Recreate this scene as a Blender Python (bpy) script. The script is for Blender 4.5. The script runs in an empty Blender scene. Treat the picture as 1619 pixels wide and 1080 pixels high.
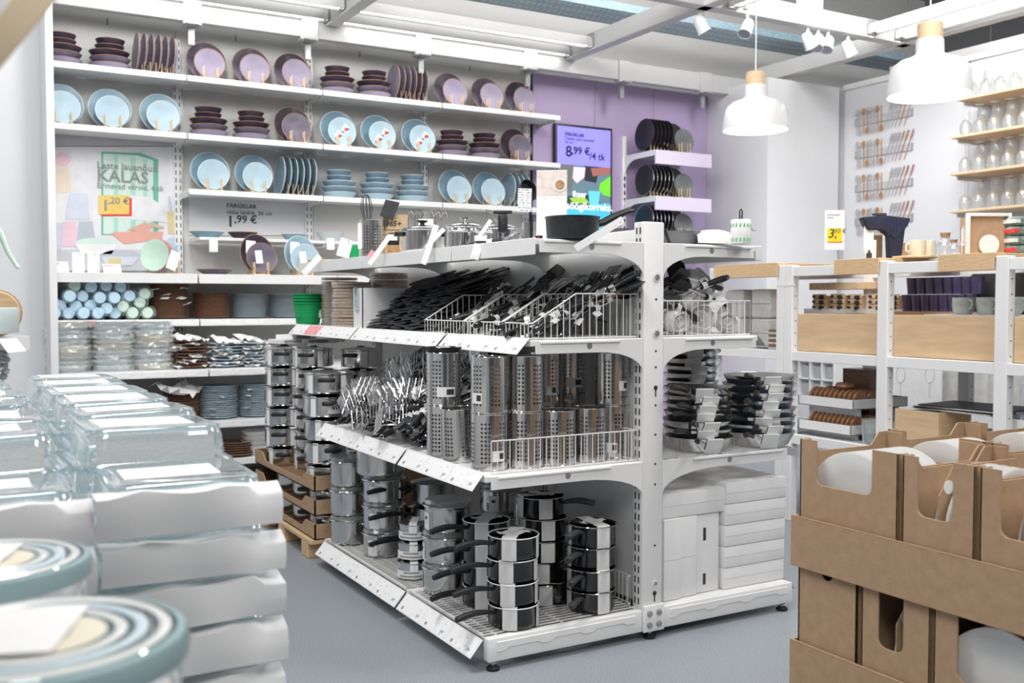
import bpy, bmesh, math, random
from mathutils import Vector, Matrix
random.seed(7)
S = bpy.context.scene
COL = S.collection
PI = math.pi
# ------------------------------------------------------------------ camera
FPX, YH, CXP, CYP = 1580.0, 478.0, 809.5, 540.0
YAW = math.radians(29.65); PITCH = math.atan((CYP-YH)/FPX); CH = 1.15
cam = bpy.data.cameras.new('camera'); camo = bpy.data.objects.new('camera', cam); COL.objects.link(camo)
camo.location = (0, 0, CH)
camo.rotation_euler = (PI/2-PITCH, 0, -YAW)
cam.sensor_width = 36; cam.lens = FPX*36/1619; cam.clip_start = .05; cam.clip_end = 60
cam.dof.use_dof = True; cam.dof.focus_distance = 3.1; cam.dof.aperture_fstop = 5.0
S.camera = camo
# ------------------------------------------------------------------ world and lights
w = bpy.data.worlds.new('store_light'); S.world = w; w.use_nodes = True
w.node_tree.nodes['Background'].inputs[0].default_value = (.93, .95, 1, 1)
w.node_tree.nodes['Background'].inputs[1].default_value = .35
LK = .39
def area(name, loc, size, energy, target=None, sy=None, col=(1, .99, .97), spread=180):
    l = bpy.data.lights.new(name, 'AREA'); l.energy = energy*LK; l.color = col; l.size = size; l.spread = math.radians(spread)
    if sy: l.shape = 'RECTANGLE'; l.size_y = sy
    o = bpy.data.objects.new(name, l); COL.objects.link(o); o.location = loc
    d = Vector(target)-Vector(loc) if target else Vector((0, 0, -1))
    o.rotation_euler = d.to_track_quat('-Z', 'Y').to_euler()
    return o
# ceiling luminaires of the shop: rows of fittings over the aisles (above and behind the camera) and over the wall bays
area('aisle_luminaire', (.4, 2.4, 3.7), .5, 150, (1.3, 3.2, .6), 1.6)
area('aisle_luminaire', (3.3, 1.9, 3.7), .5, 125, (2.9, 3.0, .6), 1.6)
area('aisle_luminaire', (-.6, -.6, 3.7), .8, 135, (.6, 1.6, .6), 1.8)
area('aisle_luminaire', (2.2, -.8, 3.7), .8, 100, (2.0, 2.6, .5), 1.8)
area('wall_luminaire', (1.0, 4.6, 3.6), .4, 56, (1.2, 6.9, 1.8), 1.2)
area('wall_luminaire', (3.0, 4.6, 3.6), .4, 56, (3.1, 6.9, 1.9), 1.2)
area('wall_luminaire', (4.9, 4.9, 3.6), .4, 37, (5.0, 6.9, 1.9), 1.0)
area('wall_luminaire', (4.9, 4.0, 3.6), .4, 58, (6.8, 5.2, 1.9), 1.0)
S.view_settings.view_transform = 'Standard'; S.view_settings.look = 'None'
S.view_settings.exposure = 0.40; S.view_settings.gamma = 1; S.view_settings.use_curve_mapping = False
try:
    S.cycles.transparent_max_bounces = 24; S.cycles.max_bounces = 10; S.cycles.sample_clamp_indirect = 6
except Exception: pass
area('wall_luminaire', (-1.4, 3.9, 3.6), .4, 60, (-.3, 6.5, 1.7), 1.2)  # extra lamp added out of view to brighten the left wall
# ------------------------------------------------------------------ survey: where a sight line meets a real plane of the shop
_F = Vector((math.sin(YAW)*math.cos(PITCH), math.cos(YAW)*math.cos(PITCH), -math.sin(PITCH)))
_R = Vector((math.cos(YAW), -math.sin(YAW), 0)); _U = _R.cross(_F); _C = Vector((0, 0, CH))
def _ray(x, y): return _F+_R*((x-CXP)/FPX)-_U*((y-CYP)/FPX)
def onz(x, y, z): d = _ray(x, y); return _C+d*((z-CH)/d.z)
def ony(x, y, Y): d = _ray(x, y); return _C+d*(Y/d.y)
def onx(x, y, X): d = _ray(x, y); return _C+d*(X/d.x)
def base(x, y, z, r):
    p = onz(x, y, z); d = Vector((p.x, p.y, 0)).normalized(); return Vector((p.x, p.y, z))+d*r
def atx(px, py, X, z):
    p = onx(px, py, X); return Vector((X, p.y, z))
# ------------------------------------------------------------------ mesh builder
class MB:
    def __init__(s): s.v = []; s.f = []
    def add(s, vs, fs, xf=None):
        n = len(s.v)
        s.v += [tuple(xf @ Vector(p)) for p in vs] if xf else [tuple(p) for p in vs]
        s.f += [tuple(i+n for i in f) for f in fs]; return s
    def bx(s, x0, x1, y0, y1, z0, z1, xf=None):
        return s.add([(x0,y0,z0),(x1,y0,z0),(x1,y1,z0),(x0,y1,z0),(x0,y0,z1),(x1,y0,z1),(x1,y1,z1),(x0,y1,z1)],
                     [(0,3,2,1),(4,5,6,7),(0,1,5,4),(1,2,6,5),(2,3,7,6),(3,0,4,7)], xf)
    def c(s, x, y, z, sx, sy, sz, xf=None): return s.bx(x-sx/2, x+sx/2, y-sy/2, y+sy/2, z-sz/2, z+sz/2, xf)
    def lathe(s, prof, n=24, xf=None, cap0=True, cap1=True, a0=0):
        vs = []; fs = []
        for r, z in prof:
            for i in range(n):
                a = a0+2*PI*i/n; vs.append((r*math.cos(a), r*math.sin(a), z))
        for k in range(len(prof)-1):
            for i in range(n):
                j = (i+1) % n; fs.append((k*n+i, k*n+j, (k+1)*n+j, (k+1)*n+i))
        if cap0 and prof[0][0] > 1e-4: fs.append(tuple(range(n-1, -1, -1)))
        if cap1 and prof[-1][0] > 1e-4: fs.append(tuple((len(prof)-1)*n+i for i in range(n)))
        return s.add(vs, fs, xf)
    def tube(s, pts, r, n=6, closed=False, xf=None, cap=True):
        pts = [Vector(p) for p in pts]; m = len(pts); vs = []; fs = []
        rs = r if isinstance(r, (list, tuple)) else [r]*m
        up = None
        for i, p in enumerate(pts):
            a = pts[(i-1) % m] if closed or i > 0 else p; b = pts[(i+1) % m] if closed or i < m-1 else p
            t = (b-a)
            if t.length < 1e-9: t = Vector((0, 0, 1))
            t.normalize()
            if up is None:
                up = Vector((0, 0, 1)) if abs(t.z) < .9 else Vector((1, 0, 0))
            u = t.cross(up)
            if u.length < 1e-4: u = t.cross(Vector((.3, .9, .1)))
            u.normalize(); v = u.cross(t).normalized(); up = v
            for k in range(n):
                an = 2*PI*k/n; vs.append(p+u*(rs[i]*math.cos(an))+v*(rs[i]*math.sin(an)))
        for i in range(m if closed else m-1):
            j = (i+1) % m
            for k in range(n):
                l = (k+1) % n; fs.append((i*n+k, i*n+l, j*n+l, j*n+k))
        if cap and not closed: fs.append(tuple(range(n-1, -1, -1))); fs.append(tuple((m-1)*n+k for k in range(n)))
        return s.add(vs, fs, xf)
    def prism(s, poly, z0, z1, xf=None):
        n = len(poly)
        return s.add([(x, y, z0) for x, y in poly]+[(x, y, z1) for x, y in poly],
                     [tuple(range(n-1, -1, -1)), tuple(range(n, 2*n))]+[(i, (i+1) % n, n+(i+1) % n, n+i) for i in range(n)], xf)
    def grid(s, rows, xf=None):            # rows of points -> sheet
        m = len(rows[0]); return s.add([p for r in rows for p in r],
            [(i*m+j, i*m+j+1, (i+1)*m+j+1, (i+1)*m+j) for i in range(len(rows)-1) for j in range(m-1)], xf)
    def mesh(s, name='mesh', smooth=35, bev=0, seg=2):
        me = bpy.data.meshes.new(name); me.from_pydata(s.v, [], s.f)
        bm = bmesh.new(); bm.from_mesh(me)
        bmesh.ops.recalc_face_normals(bm, faces=bm.faces)
        if bev:
            ed = [e for e in bm.edges if len(e.link_faces) == 2 and e.calc_face_angle(0) > .6]
            bmesh.ops.bevel(bm, geom=ed, offset=bev, segments=seg, affect='EDGES', profile=.5, clamp_overlap=True)
        bm.to_mesh(me); bm.free()
        if smooth: me.shade_smooth(); me.set_sharp_from_angle(angle=math.radians(smooth))
        return me
XZ = Matrix(((1,0,0,0),(0,0,-1,0),(0,1,0,0),(0,0,0,1)))    # polygon (x, z) extruded along -y
YZ = Matrix(((0,0,1,0),(1,0,0,0),(0,1,0,0),(0,0,0,1)))     # polygon (y, z) extruded along x
def RZ(a): return Matrix.Rotation(a, 4, 'Z')
def RX(a): return Matrix.Rotation(a, 4, 'X')
def RY(a): return Matrix.Rotation(a, 4, 'Y')
def TR(x, y, z): return Matrix.Translation((x, y, z))
def obj(name, me, m, parent=None, loc=None, rot=None):
    if isinstance(me, MB): me = me.mesh(name)
    if not me.materials: me.materials.append(m)
    elif me.materials[0] is not m: me = me.copy(); me.materials[0] = m
    o = bpy.data.objects.new(name, me); COL.objects.link(o)
    if parent: o.parent = parent
    if loc is not None: o.location = loc
    if rot is not None: o.rotation_euler = rot
    return o
def tag(o, label, cat, group=None):
    o['label'] = label; o['category'] = cat
    if group: o['group'] = group
    return o
def thing(name, label, cat, loc=(0,0,0), rz=0, group=None, rot=None):
    o = bpy.data.objects.new(name, None); COL.objects.link(o); o.empty_display_size = .05
    o.location = loc; o.rotation_euler = rot if rot else (0, 0, rz)
    return tag(o, label, cat, group)
def struct(name, me, m, parent=None, loc=None):
    o = obj(name, me, m, parent, loc); o['kind'] = 'structure'; return o
def kids(o): return list(o.children)
def dup(o, loc=None, rot=None, label=None, group=None, parent=None):
    ch = KID.get(o.name) or kids(o)
    c = o.copy(); COL.objects.link(c); c.parent = parent
    if loc is not None: c.location = loc
    if rot is not None: c.rotation_euler = rot
    if label: c['label'] = label
    if group: c['group'] = group
    for k in ch: dup(k, parent=c)
    return c
KID = {}
class Kind:                     # one thing of a kind; the first placing uses the original, later ones are copies
    def __init__(s, root): s.root = root; s.used = False
    def put(s, loc, rot, label, group=None):
        if not s.used:
            s.used = True; o = s.root; o.location = loc; o.rotation_euler = rot; o['label'] = label
            if group: o['group'] = group
            return o
        return dup(s.root, loc, rot, label, group)
ORD = ['topmost','second','third','fourth','fifth','sixth','seventh','eighth','ninth','tenth','eleventh','twelfth','thirteenth','fourteenth',
       'fifteenth','sixteenth','seventeenth','eighteenth','nineteenth','twentieth','twenty-first','twenty-second','twenty-third','twenty-fourth',
       'twenty-fifth','twenty-sixth','twenty-seventh','twenty-eighth','twenty-ninth','thirtieth']
def olab(k, n, noun, desc):     # k counted from the bottom of n
    t = n-1-k
    if n == 1: return f'{noun} of {desc}'
    if t == 0: return f'topmost {noun} of {desc}'
    if k == 0 and n > 2: return f'lowest {noun} of {desc}'
    return f'{ORD[t]} {noun} from the top of {desc}'
SEQ = ['leftmost','second from left','third from left','fourth from left','fifth from left','sixth from left','seventh from left','eighth from left',
       'ninth from left','tenth from left','eleventh from left','twelfth from left','thirteenth from left','fourteenth from left','fifteenth from left','sixteenth from left']
def seq(i, n): return 'rightmost' if i == n-1 and n > 1 else SEQ[i]
# ------------------------------------------------------------------ materials
def mat(name, col, rough=.5, metal=0, var=.06, scale=18, bump=0, bscale=None, coat=0, spec=.5, trans=0, stretch=None, emit=0, alpha=1, ecol=None, ior=1.45):
    m = bpy.data.materials.new(name); m.use_nodes = True; nt = m.node_tree; b = nt.nodes['Principled BSDF']
    tc = nt.nodes.new('ShaderNodeTexCoord'); nz = nt.nodes.new('ShaderNodeTexNoise'); nz.inputs['Scale'].default_value = scale; nz.inputs['Detail'].default_value = 3
    src = tc.outputs['Object']
    if stretch:
        mp = nt.nodes.new('ShaderNodeMapping'); mp.inputs['Scale'].default_value = stretch; nt.links.new(src, mp.inputs[0]); src = mp.outputs[0]
    nt.links.new(src, nz.inputs['Vector'])
    rp = nt.nodes.new('ShaderNodeValToRGB')
    c0 = [max(0, c*(1-var)) for c in col]; c1 = [min(1, c*(1+var)) for c in col]
    rp.color_ramp.elements[0].position = .3; rp.color_ramp.elements[1].position = .7
    rp.color_ramp.elements[0].color = (*c0, 1); rp.color_ramp.elements[1].color = (*c1, 1)
    nt.links.new(nz.outputs['Fac'], rp.inputs[0]); nt.links.new(rp.outputs[0], b.inputs['Base Color'])
    b.inputs['Roughness'].default_value = rough; b.inputs['Metallic'].default_value = metal
    b.inputs['Coat Weight'].default_value = coat; b.inputs['Coat Roughness'].default_value = .08
    b.inputs['Specular IOR Level'].default_value = spec; b.inputs['Transmission Weight'].default_value = trans; b.inputs['IOR'].default_value = ior
    b.inputs['Alpha'].default_value = alpha
    if emit:
        b.inputs['Emission Strength'].default_value = emit; b.inputs['Emission Color'].default_value = (*(ecol or col), 1)
    if bump:
        bp = nt.nodes.new('ShaderNodeBump'); bp.inputs['Strength'].default_value = bump; bp.inputs['Distance'].default_value = .002
        n2 = nz
        if bscale:
            n2 = nt.nodes.new('ShaderNodeTexNoise'); n2.inputs['Scale'].default_value = bscale; nt.links.new(src, n2.inputs['Vector'])
        nt.links.new(n2.outputs['Fac'], bp.inputs['Height']); nt.links.new(bp.outputs[0], b.inputs['Normal'])
    return m
def thin_glass(name, tint, gloss=.1, facing=.25, rough=.03, body=0, bodycol=(.8, .85, .87)):
    m = bpy.data.materials.new(name); m.use_nodes = True; nt = m.node_tree; nt.nodes.clear()
    o = nt.nodes.new('ShaderNodeOutputMaterial'); t = nt.nodes.new('ShaderNodeBsdfTransparent'); g = nt.nodes.new('ShaderNodeBsdfGlossy')
    t.inputs[0].default_value = (*tint, 1); g.inputs['Roughness'].default_value = rough; g.inputs[0].default_value = (.95, .98, 1, 1)
    lw = nt.nodes.new('ShaderNodeLayerWeight'); lw.inputs[0].default_value = facing
    ma = nt.nodes.new('ShaderNodeMath'); ma.operation = 'MULTIPLY_ADD'; ma.inputs[1].default_value = .75; ma.inputs[2].default_value = gloss; ma.use_clamp = True
    nt.links.new(lw.outputs['Facing'], ma.inputs[0]); mx = nt.nodes.new('ShaderNodeMixShader')
    nt.links.new(ma.outputs[0], mx.inputs[0])
    if body:
        d = nt.nodes.new('ShaderNodeBsdfDiffuse'); d.inputs[0].default_value = (*bodycol, 1); tr = nt.nodes.new('ShaderNodeBsdfTranslucent'); tr.inputs[0].default_value = (*bodycol, 1)
        m0 = nt.nodes.new('ShaderNodeMixShader'); m0.inputs[0].default_value = .5; nt.links.new(d.outputs[0], m0.inputs[1]); nt.links.new(tr.outputs[0], m0.inputs[2])
        nz = nt.nodes.new('ShaderNodeTexNoise'); nz.inputs['Scale'].default_value = 30; m3 = nt.nodes.new('ShaderNodeMath'); m3.operation = 'MULTIPLY'; m3.inputs[1].default_value = body*2
        nt.links.new(nz.outputs['Fac'], m3.inputs[0])
        m2 = nt.nodes.new('ShaderNodeMixShader'); nt.links.new(m3.outputs[0], m2.inputs[0]); nt.links.new(t.outputs[0], m2.inputs[1]); nt.links.new(m0.outputs[0], m2.inputs[2])
        nt.links.new(m2.outputs[0], mx.inputs[1])
    else: nt.links.new(t.outputs[0], mx.inputs[1])
    nt.links.new(g.outputs[0], mx.inputs[2]); nt.links.new(mx.outputs[0], o.inputs[0])
    return m
def print_mat(name, paper=(.86,.86,.87), ink=(.25,.25,.27), sx=60, sy=160, cover=.5, blk=.0):
    # rows of illegible small print on paper: bricks of ink with noise gaps, in the label's own generated coordinates
    m = bpy.data.materials.new(name); m.use_nodes = True; nt = m.node_tree; b = nt.nodes['Principled BSDF']; b.inputs['Roughness'].default_value = .55
    tc = nt.nodes.new('ShaderNodeTexCoord'); mp = nt.nodes.new('ShaderNodeMapping'); mp.inputs['Scale'].default_value = (1, 1, 1); nt.links.new(tc.outputs['UV'], mp.inputs[0])
    br = nt.nodes.new('ShaderNodeTexBrick'); br.inputs['Scale'].default_value = 1; br.inputs['Brick Width'].default_value = .31; br.inputs['Row Height'].default_value = .11
    br.inputs['Mortar Size'].default_value = .03; br.offset = .37
    nt.links.new(mp.outputs[0], br.inputs['Vector'])
    br.inputs['Color1'].default_value = (*ink, 1); br.inputs['Color2'].default_value = (*[min(1, i+.25) for i in ink], 1); br.inputs['Mortar'].default_value = (*paper, 1)
    nz = nt.nodes.new('ShaderNodeTexNoise'); nz.inputs['Scale'].default_value = 5; nt.links.new(mp.outputs[0], nz.inputs['Vector'])
    gt = nt.nodes.new('ShaderNodeMath'); gt.operation = 'GREATER_THAN'; gt.inputs[1].default_value = 1-cover
    nt.links.new(nz.outputs['Fac'], gt.inputs[0]); mx = nt.nodes.new('ShaderNodeMix'); mx.data_type = 'RGBA'
    nt.links.new(gt.outputs[0], mx.inputs[0]); mx.inputs[6].default_value = (*paper, 1); nt.links.new(br.outputs[0], mx.inputs[7])
    nt.links.new(mx.outputs[2], b.inputs['Base Color'])
    return m
M = {}
def defm(k, *a, **kw): M[k] = mat(k, *a, **kw)
defm('white_metal', (.80,.80,.80), .38, 0, .02, 6, coat=.1)
defm('white_paint', (.80,.80,.81), .55, 0, .02, 3)
defm('panel_grey', (.66,.655,.64), .6, 0, .03, 2)
defm('wall_white', (.74,.745,.77), .6, 0, .02, 2)
defm('wall_purple', (.47,.37,.58), .6, 0, .03, 2)
defm('beam_white', (.55,.547,.545), .5, 0, .03, 4)
defm('ceiling_grey', (.22,.217,.213), .9, 0, .06, 1)
defm('duct_blue', (.36,.50,.58), .5, .2, .25, 60)
defm('reflect_dark', (.17,.17,.175), .6, 0, .3, 3)
defm('slot_dark', (.05,.05,.05), .7)
defm('galv', (.45,.46,.47), .4, .8, .15, 40)
defm('steel', (.68,.67,.66), .18, 1, .08, 14, stretch=(1,1,.05), bump=.04)
defm('steel_polish', (.70,.70,.70), .10, 1, .04, 10)
defm('steel_dark', (.35,.35,.36), .3, 1, .1, 10)
defm('black_plastic', (.018,.019,.022), .42, 0, .2, 30)
defm('black_rubber', (.012,.012,.013), .7, 0, .2, 30)
defm('black_enamel', (.010,.010,.012), .16, 0, .1, 20, coat=.5)
defm('nonstick', (.025,.026,.028), .35, 0, .2, 60)
defm('nonstick_blue', (.022,.035,.05), .3, 0, .15, 60)
defm('charcoal', (.035,.037,.042), .5, 0, .2, 30)
defm('paper', (.82,.82,.82), .7, 0, .03, 25, bump=.1)
defm('paper_grey', (.66,.66,.65), .75, 0, .08, 30, bump=.3)
defm('carton_white', (.83,.83,.835), .6, 0, .03, 9, bump=.1)
defm('cardboard', (.43,.285,.175), .8, 0, .07, 40, bump=.15, bscale=180)
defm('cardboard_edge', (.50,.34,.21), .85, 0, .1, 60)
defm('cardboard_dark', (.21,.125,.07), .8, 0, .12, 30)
defm('birch', (.66,.46,.27), .5, 0, .12, 7, stretch=(1,4,22))
defm('birch_light', (.72,.53,.34), .5, 0, .10, 8, stretch=(5,5,18))
defm('maple', (.66,.47,.29), .45, 0, .10, 5, stretch=(1,1,7))
defm('cork', (.42,.25,.13), .9, 0, .25, 120, bump=.4)
defm('dowel', (.68,.50,.30), .6, 0, .1, 30)
defm('brown_wood', (.25,.115,.05), .35, 0, .25, 20, stretch=(1,1,6), coat=.3)
defm('pale_wood_end', (.50,.49,.48), .6, 0, .2, 30)
defm('pl_dark', (.050,.036,.055), .4, 0, .35, 8, coat=.03, spec=.25)
defm('pl_mid', (.155,.135,.185), .4, 0, .25, 8, coat=.03, spec=.25)
defm('pl_lilac', (.31,.275,.37), .4, 0, .12, 8, coat=.03, spec=.25)
defm('copper_rim', (.42,.22,.13), .35, 0, .2, 40)
defm('pl_blue_deep', (.17,.28,.37), .4, 0, .15, 8, coat=.03, spec=.25)
defm('pl_blue', (.28,.41,.50), .4, 0, .12, 8, coat=.03, spec=.25)
defm('pl_blue_pale', (.42,.565,.65), .4, 0, .06, 8, coat=.03, spec=.25)
defm('pl_brown', (.15,.072,.042), .3, 0, .3, 12, coat=.4)
defm('pl_greyblue', (.25,.31,.35), .3, 0, .15, 12, coat=.4)
defm('white_rim', (.80,.84,.85), .3, 0, .05, 30)
defm('black_plate', (.012,.012,.016), .38, 0, .2, 10, coat=.15)
defm('grey_plate', (.17,.18,.19), .35, 0, .2, 10, coat=.3)
defm('porcelain', (.80,.80,.79), .22, 0, .02, 8, coat=.4)
defm('bowl_pale', (.58,.66,.66), .3, 0, .06, 8)
defm('mint', (.55,.74,.62), .35, 0, .05, 8)
defm('cup_blue', (.55,.74,.88), .35, 0, .06, 8)
defm('cup_mint', (.62,.76,.68), .35, 0, .06, 8)
defm('green', (.005,.33,.10), .42, 0, .08, 8)
defm('ink', (.04,.04,.045), .6)
defm('ink_navy', (.02,.02,.07), .6)
defm('ink_grey', (.30,.30,.31), .6)
defm('white_ink', (.9,.92,.95), .6, emit=.6)
defm('red', (.75,.05,.05), .5)
defm('pink_label', (.85,.36,.38), .55, 0, .1, 30)
defm('yellow', (.88,.68,.02), .5)
defm('lamp_white', (.80,.80,.80), .35, 0, .01, 4, coat=.2)
defm('lamp_inside', (.92,.91,.89), .5, 0, .01, 4)
defm('led', (1,1,1), .5, emit=4, ecol=(1,.99,.97))
defm('led_profile', (.55,.55,.55), .4, .3, .05, 20)
defm('copper', (.62,.36,.20), .25, 1, .1, 20)
defm('rose', (.68,.46,.46), .25, 1, .1, 20)
defm('silver', (.62,.62,.63), .22, 1, .08, 20)
defm('mug', (.38,.42,.39), .35, 0, .2, 30, coat=.3)
defm('purple_glass', (.055,.045,.12), .12, 0, .2, 10, coat=.6)
defm('navy', (.012,.016,.04), .55, 0, .2, 10)
defm('teal_band', (.28,.40,.42), .3, 0, .1, 10)
defm('seal_blue', (.62,.72,.78), .35, 0, .06, 10)
defm('cream', (.78,.72,.58), .5, 0, .06, 10)
defm('kraft', (.45,.32,.19), .8, 0, .08, 60)
defm('linen', (.55,.55,.54), .9, 0, .10, 25, bump=.5)
defm('wire_white', (.80,.79,.77), .4, 0, .02, 10)
defm('plastic_grey', (.52,.53,.54), .5, 0, .05, 10)
defm('beige', (.72,.58,.40), .6, 0, .05, 10)
M['glass'] = thin_glass('glass', (.975,.985,.985), .04, .25, .03, .12, (.95,.94,.95))
M['glass_teal'] = thin_glass('glass_teal', (.86,.95,.96), .10, .3, .05, .12, (.70,.84,.86))
M['glass_dish'] = thin_glass('glass_dish', (.97,.985,.99), .10, .3, .06, .22, (.94,.96,.97))
M['glass_lid'] = thin_glass('glass_lid', (.45,.48,.50), .18, .3, .08, .06, (.5,.52,.54))
M['film'] = thin_glass('film', (.95,.96,.96), .06, .3, .22, .36, (.95,.96,.95))
M['print'] = print_mat('print', cover=.38, ink=(.48,.48,.51))
M['print_dense'] = print_mat('print_dense', cover=.56, ink=(.3,.3,.33))
M['print_kraft'] = print_mat('print_kraft', paper=(.50,.36,.22), ink=(.10,.07,.05), cover=.5)
# floor: blue-grey vinyl with fine pale and dark flecks
def floor_mat():
    m = mat('floor_vinyl', (.33,.36,.40), .42, 0, .05, 2); nt = m.node_tree; b = nt.nodes['Principled BSDF']
    tc = nt.nodes['Texture Coordinate']; vo = nt.nodes.new('ShaderNodeTexNoise'); vo.inputs['Scale'].default_value = 260; vo.inputs['Detail'].default_value = 2
    nt.links.new(tc.outputs['Object'], vo.inputs['Vector']); rp = nt.nodes.new('ShaderNodeValToRGB'); cr = rp.color_ramp
    cr.elements[0].position = .30; cr.elements[0].color = (.16,.18,.205,1); cr.elements[1].position = .72; cr.elements[1].color = (.50,.53,.56,1)
    e = cr.elements.new(.42); e.color = (.262,.288,.322,1); e = cr.elements.new(.60); e.color = (.288,.315,.35,1)
    nt.links.new(vo.outputs['Fac'], rp.inputs[0]); nt.links.new(rp.outputs[0], b.inputs['Base Color']); return m
M['floor'] = floor_mat()
def text(s, size, loc, rot, m, parent, name='lettering', align='LEFT', bold=0, thick=.0006, italic=0):
    cu = bpy.data.curves.new(name, 'FONT'); cu.body = s; cu.size = size; cu.align_x = align; cu.extrude = thick; cu.resolution_u = 2; cu.offset = bold; cu.shear = italic
    t = bpy.data.objects.new(name, cu); COL.objects.link(t); dg = bpy.context.evaluated_depsgraph_get(); dg.update()
    me = bpy.data.meshes.new_from_object(t.evaluated_get(dg)); bpy.data.objects.remove(t); bpy.data.curves.remove(cu)
    me.materials.clear(); o = obj(name, me, m, parent, loc, rot); return o
def card_mesh(w, h, t=.0015, bend=0, n=5):
    # a paper card in the XZ plane, origin at its top centre, hanging down; optional bend; uv laid over the face
    b = MB(); rows = []
    me = bpy.data.meshes.new('card'); vs = []; fs = []; uv = []
    for i in range(n+1):
        q = i/n; y = -bend*math.sin(q*PI*.5)*1.0
        for x in (-w/2, w/2): vs.append((x, y, -h*q))
    for i in range(n+1):
        q = i/n; y = -bend*math.sin(q*PI*.5)+t
        for x in (-w/2, w/2): vs.append((x, y, -h*q))
    o = 2*(n+1)
    for i in range(n):
        fs.append((2*i, 2*i+2, 2*i+3, 2*i+1)); fs.append((o+2*i, o+2*i+1, o+2*i+3, o+2*i+2))
        fs.append((2*i, o+2*i, o+2*i+2, 2*i+2)); fs.append((2*i+1, 2*i+3, o+2*i+3, o+2*i+1))
    fs.append((0, 1, o+1, o)); fs.append((2*n, o+2*n, o+2*n+1, 2*n+1))
    me.from_pydata(vs, [], fs); ul = me.uv_layers.new(name='UVMap')
    for p in me.polygons:
        for li in p.loop_indices:
            v = vs[me.loops[li].vertex_index]; ul.data[li].uv = (v[0]/w+.5, 1+v[2]/h)
    return me
# ================================================================== the setting
YW = 6.97
fl = struct('floor', MB().bx(-9, 12, -9, 10, -.05, 0), M['floor'])
struct('ceiling', MB().bx(-9, 12, -9, 10, 4.3, 4.35), M['ceiling_grey'])
UPX = [.56, 1.383, 2.285, 3.19, 4.088]
wb = struct('wall_back', MB().bx(-3.2, 9, YW+.1, YW+.2, 0, 4.3), M['panel_grey'])
for i in range(4):       # hung back panels of the shelving bays
    struct('panel', MB().bx(UPX[i]+.004, UPX[i+1]-.004, YW, YW+.02, 0, 2.955), M['panel_grey'], wb)
for i in range(4):
    x0 = UPX[i]+.4
    struct('panel_hook', MB().tube([(x0, YW-.002, 2.94), (x0, YW-.002, 2.985)], .003, 4), M['slot_dark'], wb)
wp = struct('wall_purple', MB().bx(4.15, 5.96, YW, YW+.08, 0, 2.98), M['slot_dark'])
px = [4.15, 4.75, 5.36, 5.96]
for i in range(3):
    struct('panel', MB().bx(px[i]+.002, px[i+1]-.002, YW-.02, YW, 0, 2.99).mesh(bev=.002, seg=1), M['wall_purple'], wp)
struct('wall_column', MB().bx(5.96, 6.79, 6.19, 7.05, 0, 3.01).mesh(bev=.006), M['wall_white'])
wr = struct('wall_right', MB().bx(6.86, 6.98, 1.5, 6.9, 0, 3.02), M['wall_white'])
ys = [6.18, 4.96, 3.75, 2.5]
for i in range(3): struct('panel', MB().bx(6.84, 6.86, ys[i+1]+.002, ys[i]-.002, 0, 2.99).mesh(bev=.002, seg=1), M['wall_white'], wr)
struct('trim', MB().bx(6.825, 6.9, 2.5, 6.18, 2.985, 3.03), M['white_metal'], wr)
struct('wall_left', MB().bx(-3.2, .515, 6.45, 6.6, 0, 4.3), M['wall_white'])
struct('trim_1', MB().bx(.515, .556, 6.08, 6.97, 0, 2.99).mesh(bev=.004), M['white_paint'])
# added light and dark panels, standing in for unseen shelving, for steel to reflect
wf = struct('wall_front', MB().bx(-9, 12, -8.9, -8.8, 0, 4.3), M['wall_white'])
for i in range(11):
    struct('panel', MB().bx(-7+i*1.45, -7+i*1.45+(.55 if i % 2 else .8), -4.6-.3*(i % 3), -4.5-.3*(i % 3), 0, 2.5), M['reflect_dark' if i % 3 else 'panel_grey'], wf)
for i in range(7):
    struct('panel', MB().bx(-4.6, -4.5, -3.2+i*1.4, -3.2+i*1.4+.7, 0, 2.4), M['reflect_dark' if i % 2 else 'linen'], wf)
# ---- ceiling grid
ZG = 3.05
bN = [0]
def beam(p0, p1, wd, hg, z0, label, m='beam_white', grp='white ceiling grid beams'):
    p0 = Vector(p0); p1 = Vector(p1); d = p1-p0; L = d.length
    o = obj('ceiling_beam', MB().bx(0, L, -wd/2, wd/2, 0, hg).mesh(bev=.004, seg=1), M[m], None, (p0.x, p0.y, z0), (0, 0, math.atan2(d.y, d.x)))
    return tag(o, label, 'beam', grp)
xb1 = onz(500, 60, ZG).x; xb2 = onz(885, 102, ZG).x; yb = onz(1117, 14, ZG).y; xb3 = onz(1423, 74, ZG).x
beam((xb1, 3.6, 0), (xb1, 6.72, 0), .09, .13, ZG, 'white ceiling beam running from the plate shelves past both light tracks')
beam((xb2, 2.8, 0), (xb2, 6.72, 0), .09, .13, ZG, 'white ceiling beam reaching the wall above the lilac panel')
beam((xb1+.05, yb, 0), (xb3+.05, yb, 0), .09, .13, ZG, 'white ceiling beam carrying the cluster of spotlights')
beam((xb3, 3.2, 0), (xb3, 6.7, 0), .09, .13, ZG, 'white ceiling beam running above the white wall column')
beam((xb3+.9, 2.4, 0), (xb3+.9, 5.9, 0), .12, .16, 3.0, 'wide white ceiling beam right of the larger pendant lamp')
beam((2.2, 3.4, 0), (10.5, 3.4, 0), .1, .2, 3.95, 'white roof beam high in the grey ceiling, farthest up')
wbm = thing('wall_top_beam', 'long white beam with square brackets along the top of the plate wall', 'beam', (0, 6.7, 0))
zb = ony(480, 60, 6.7).z
obj('rail', MB().bx(-.2, 6.3, -.03, .03, zb, zb+.15).mesh(bev=.003, seg=1), M['beam_white'], wbm)
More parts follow.
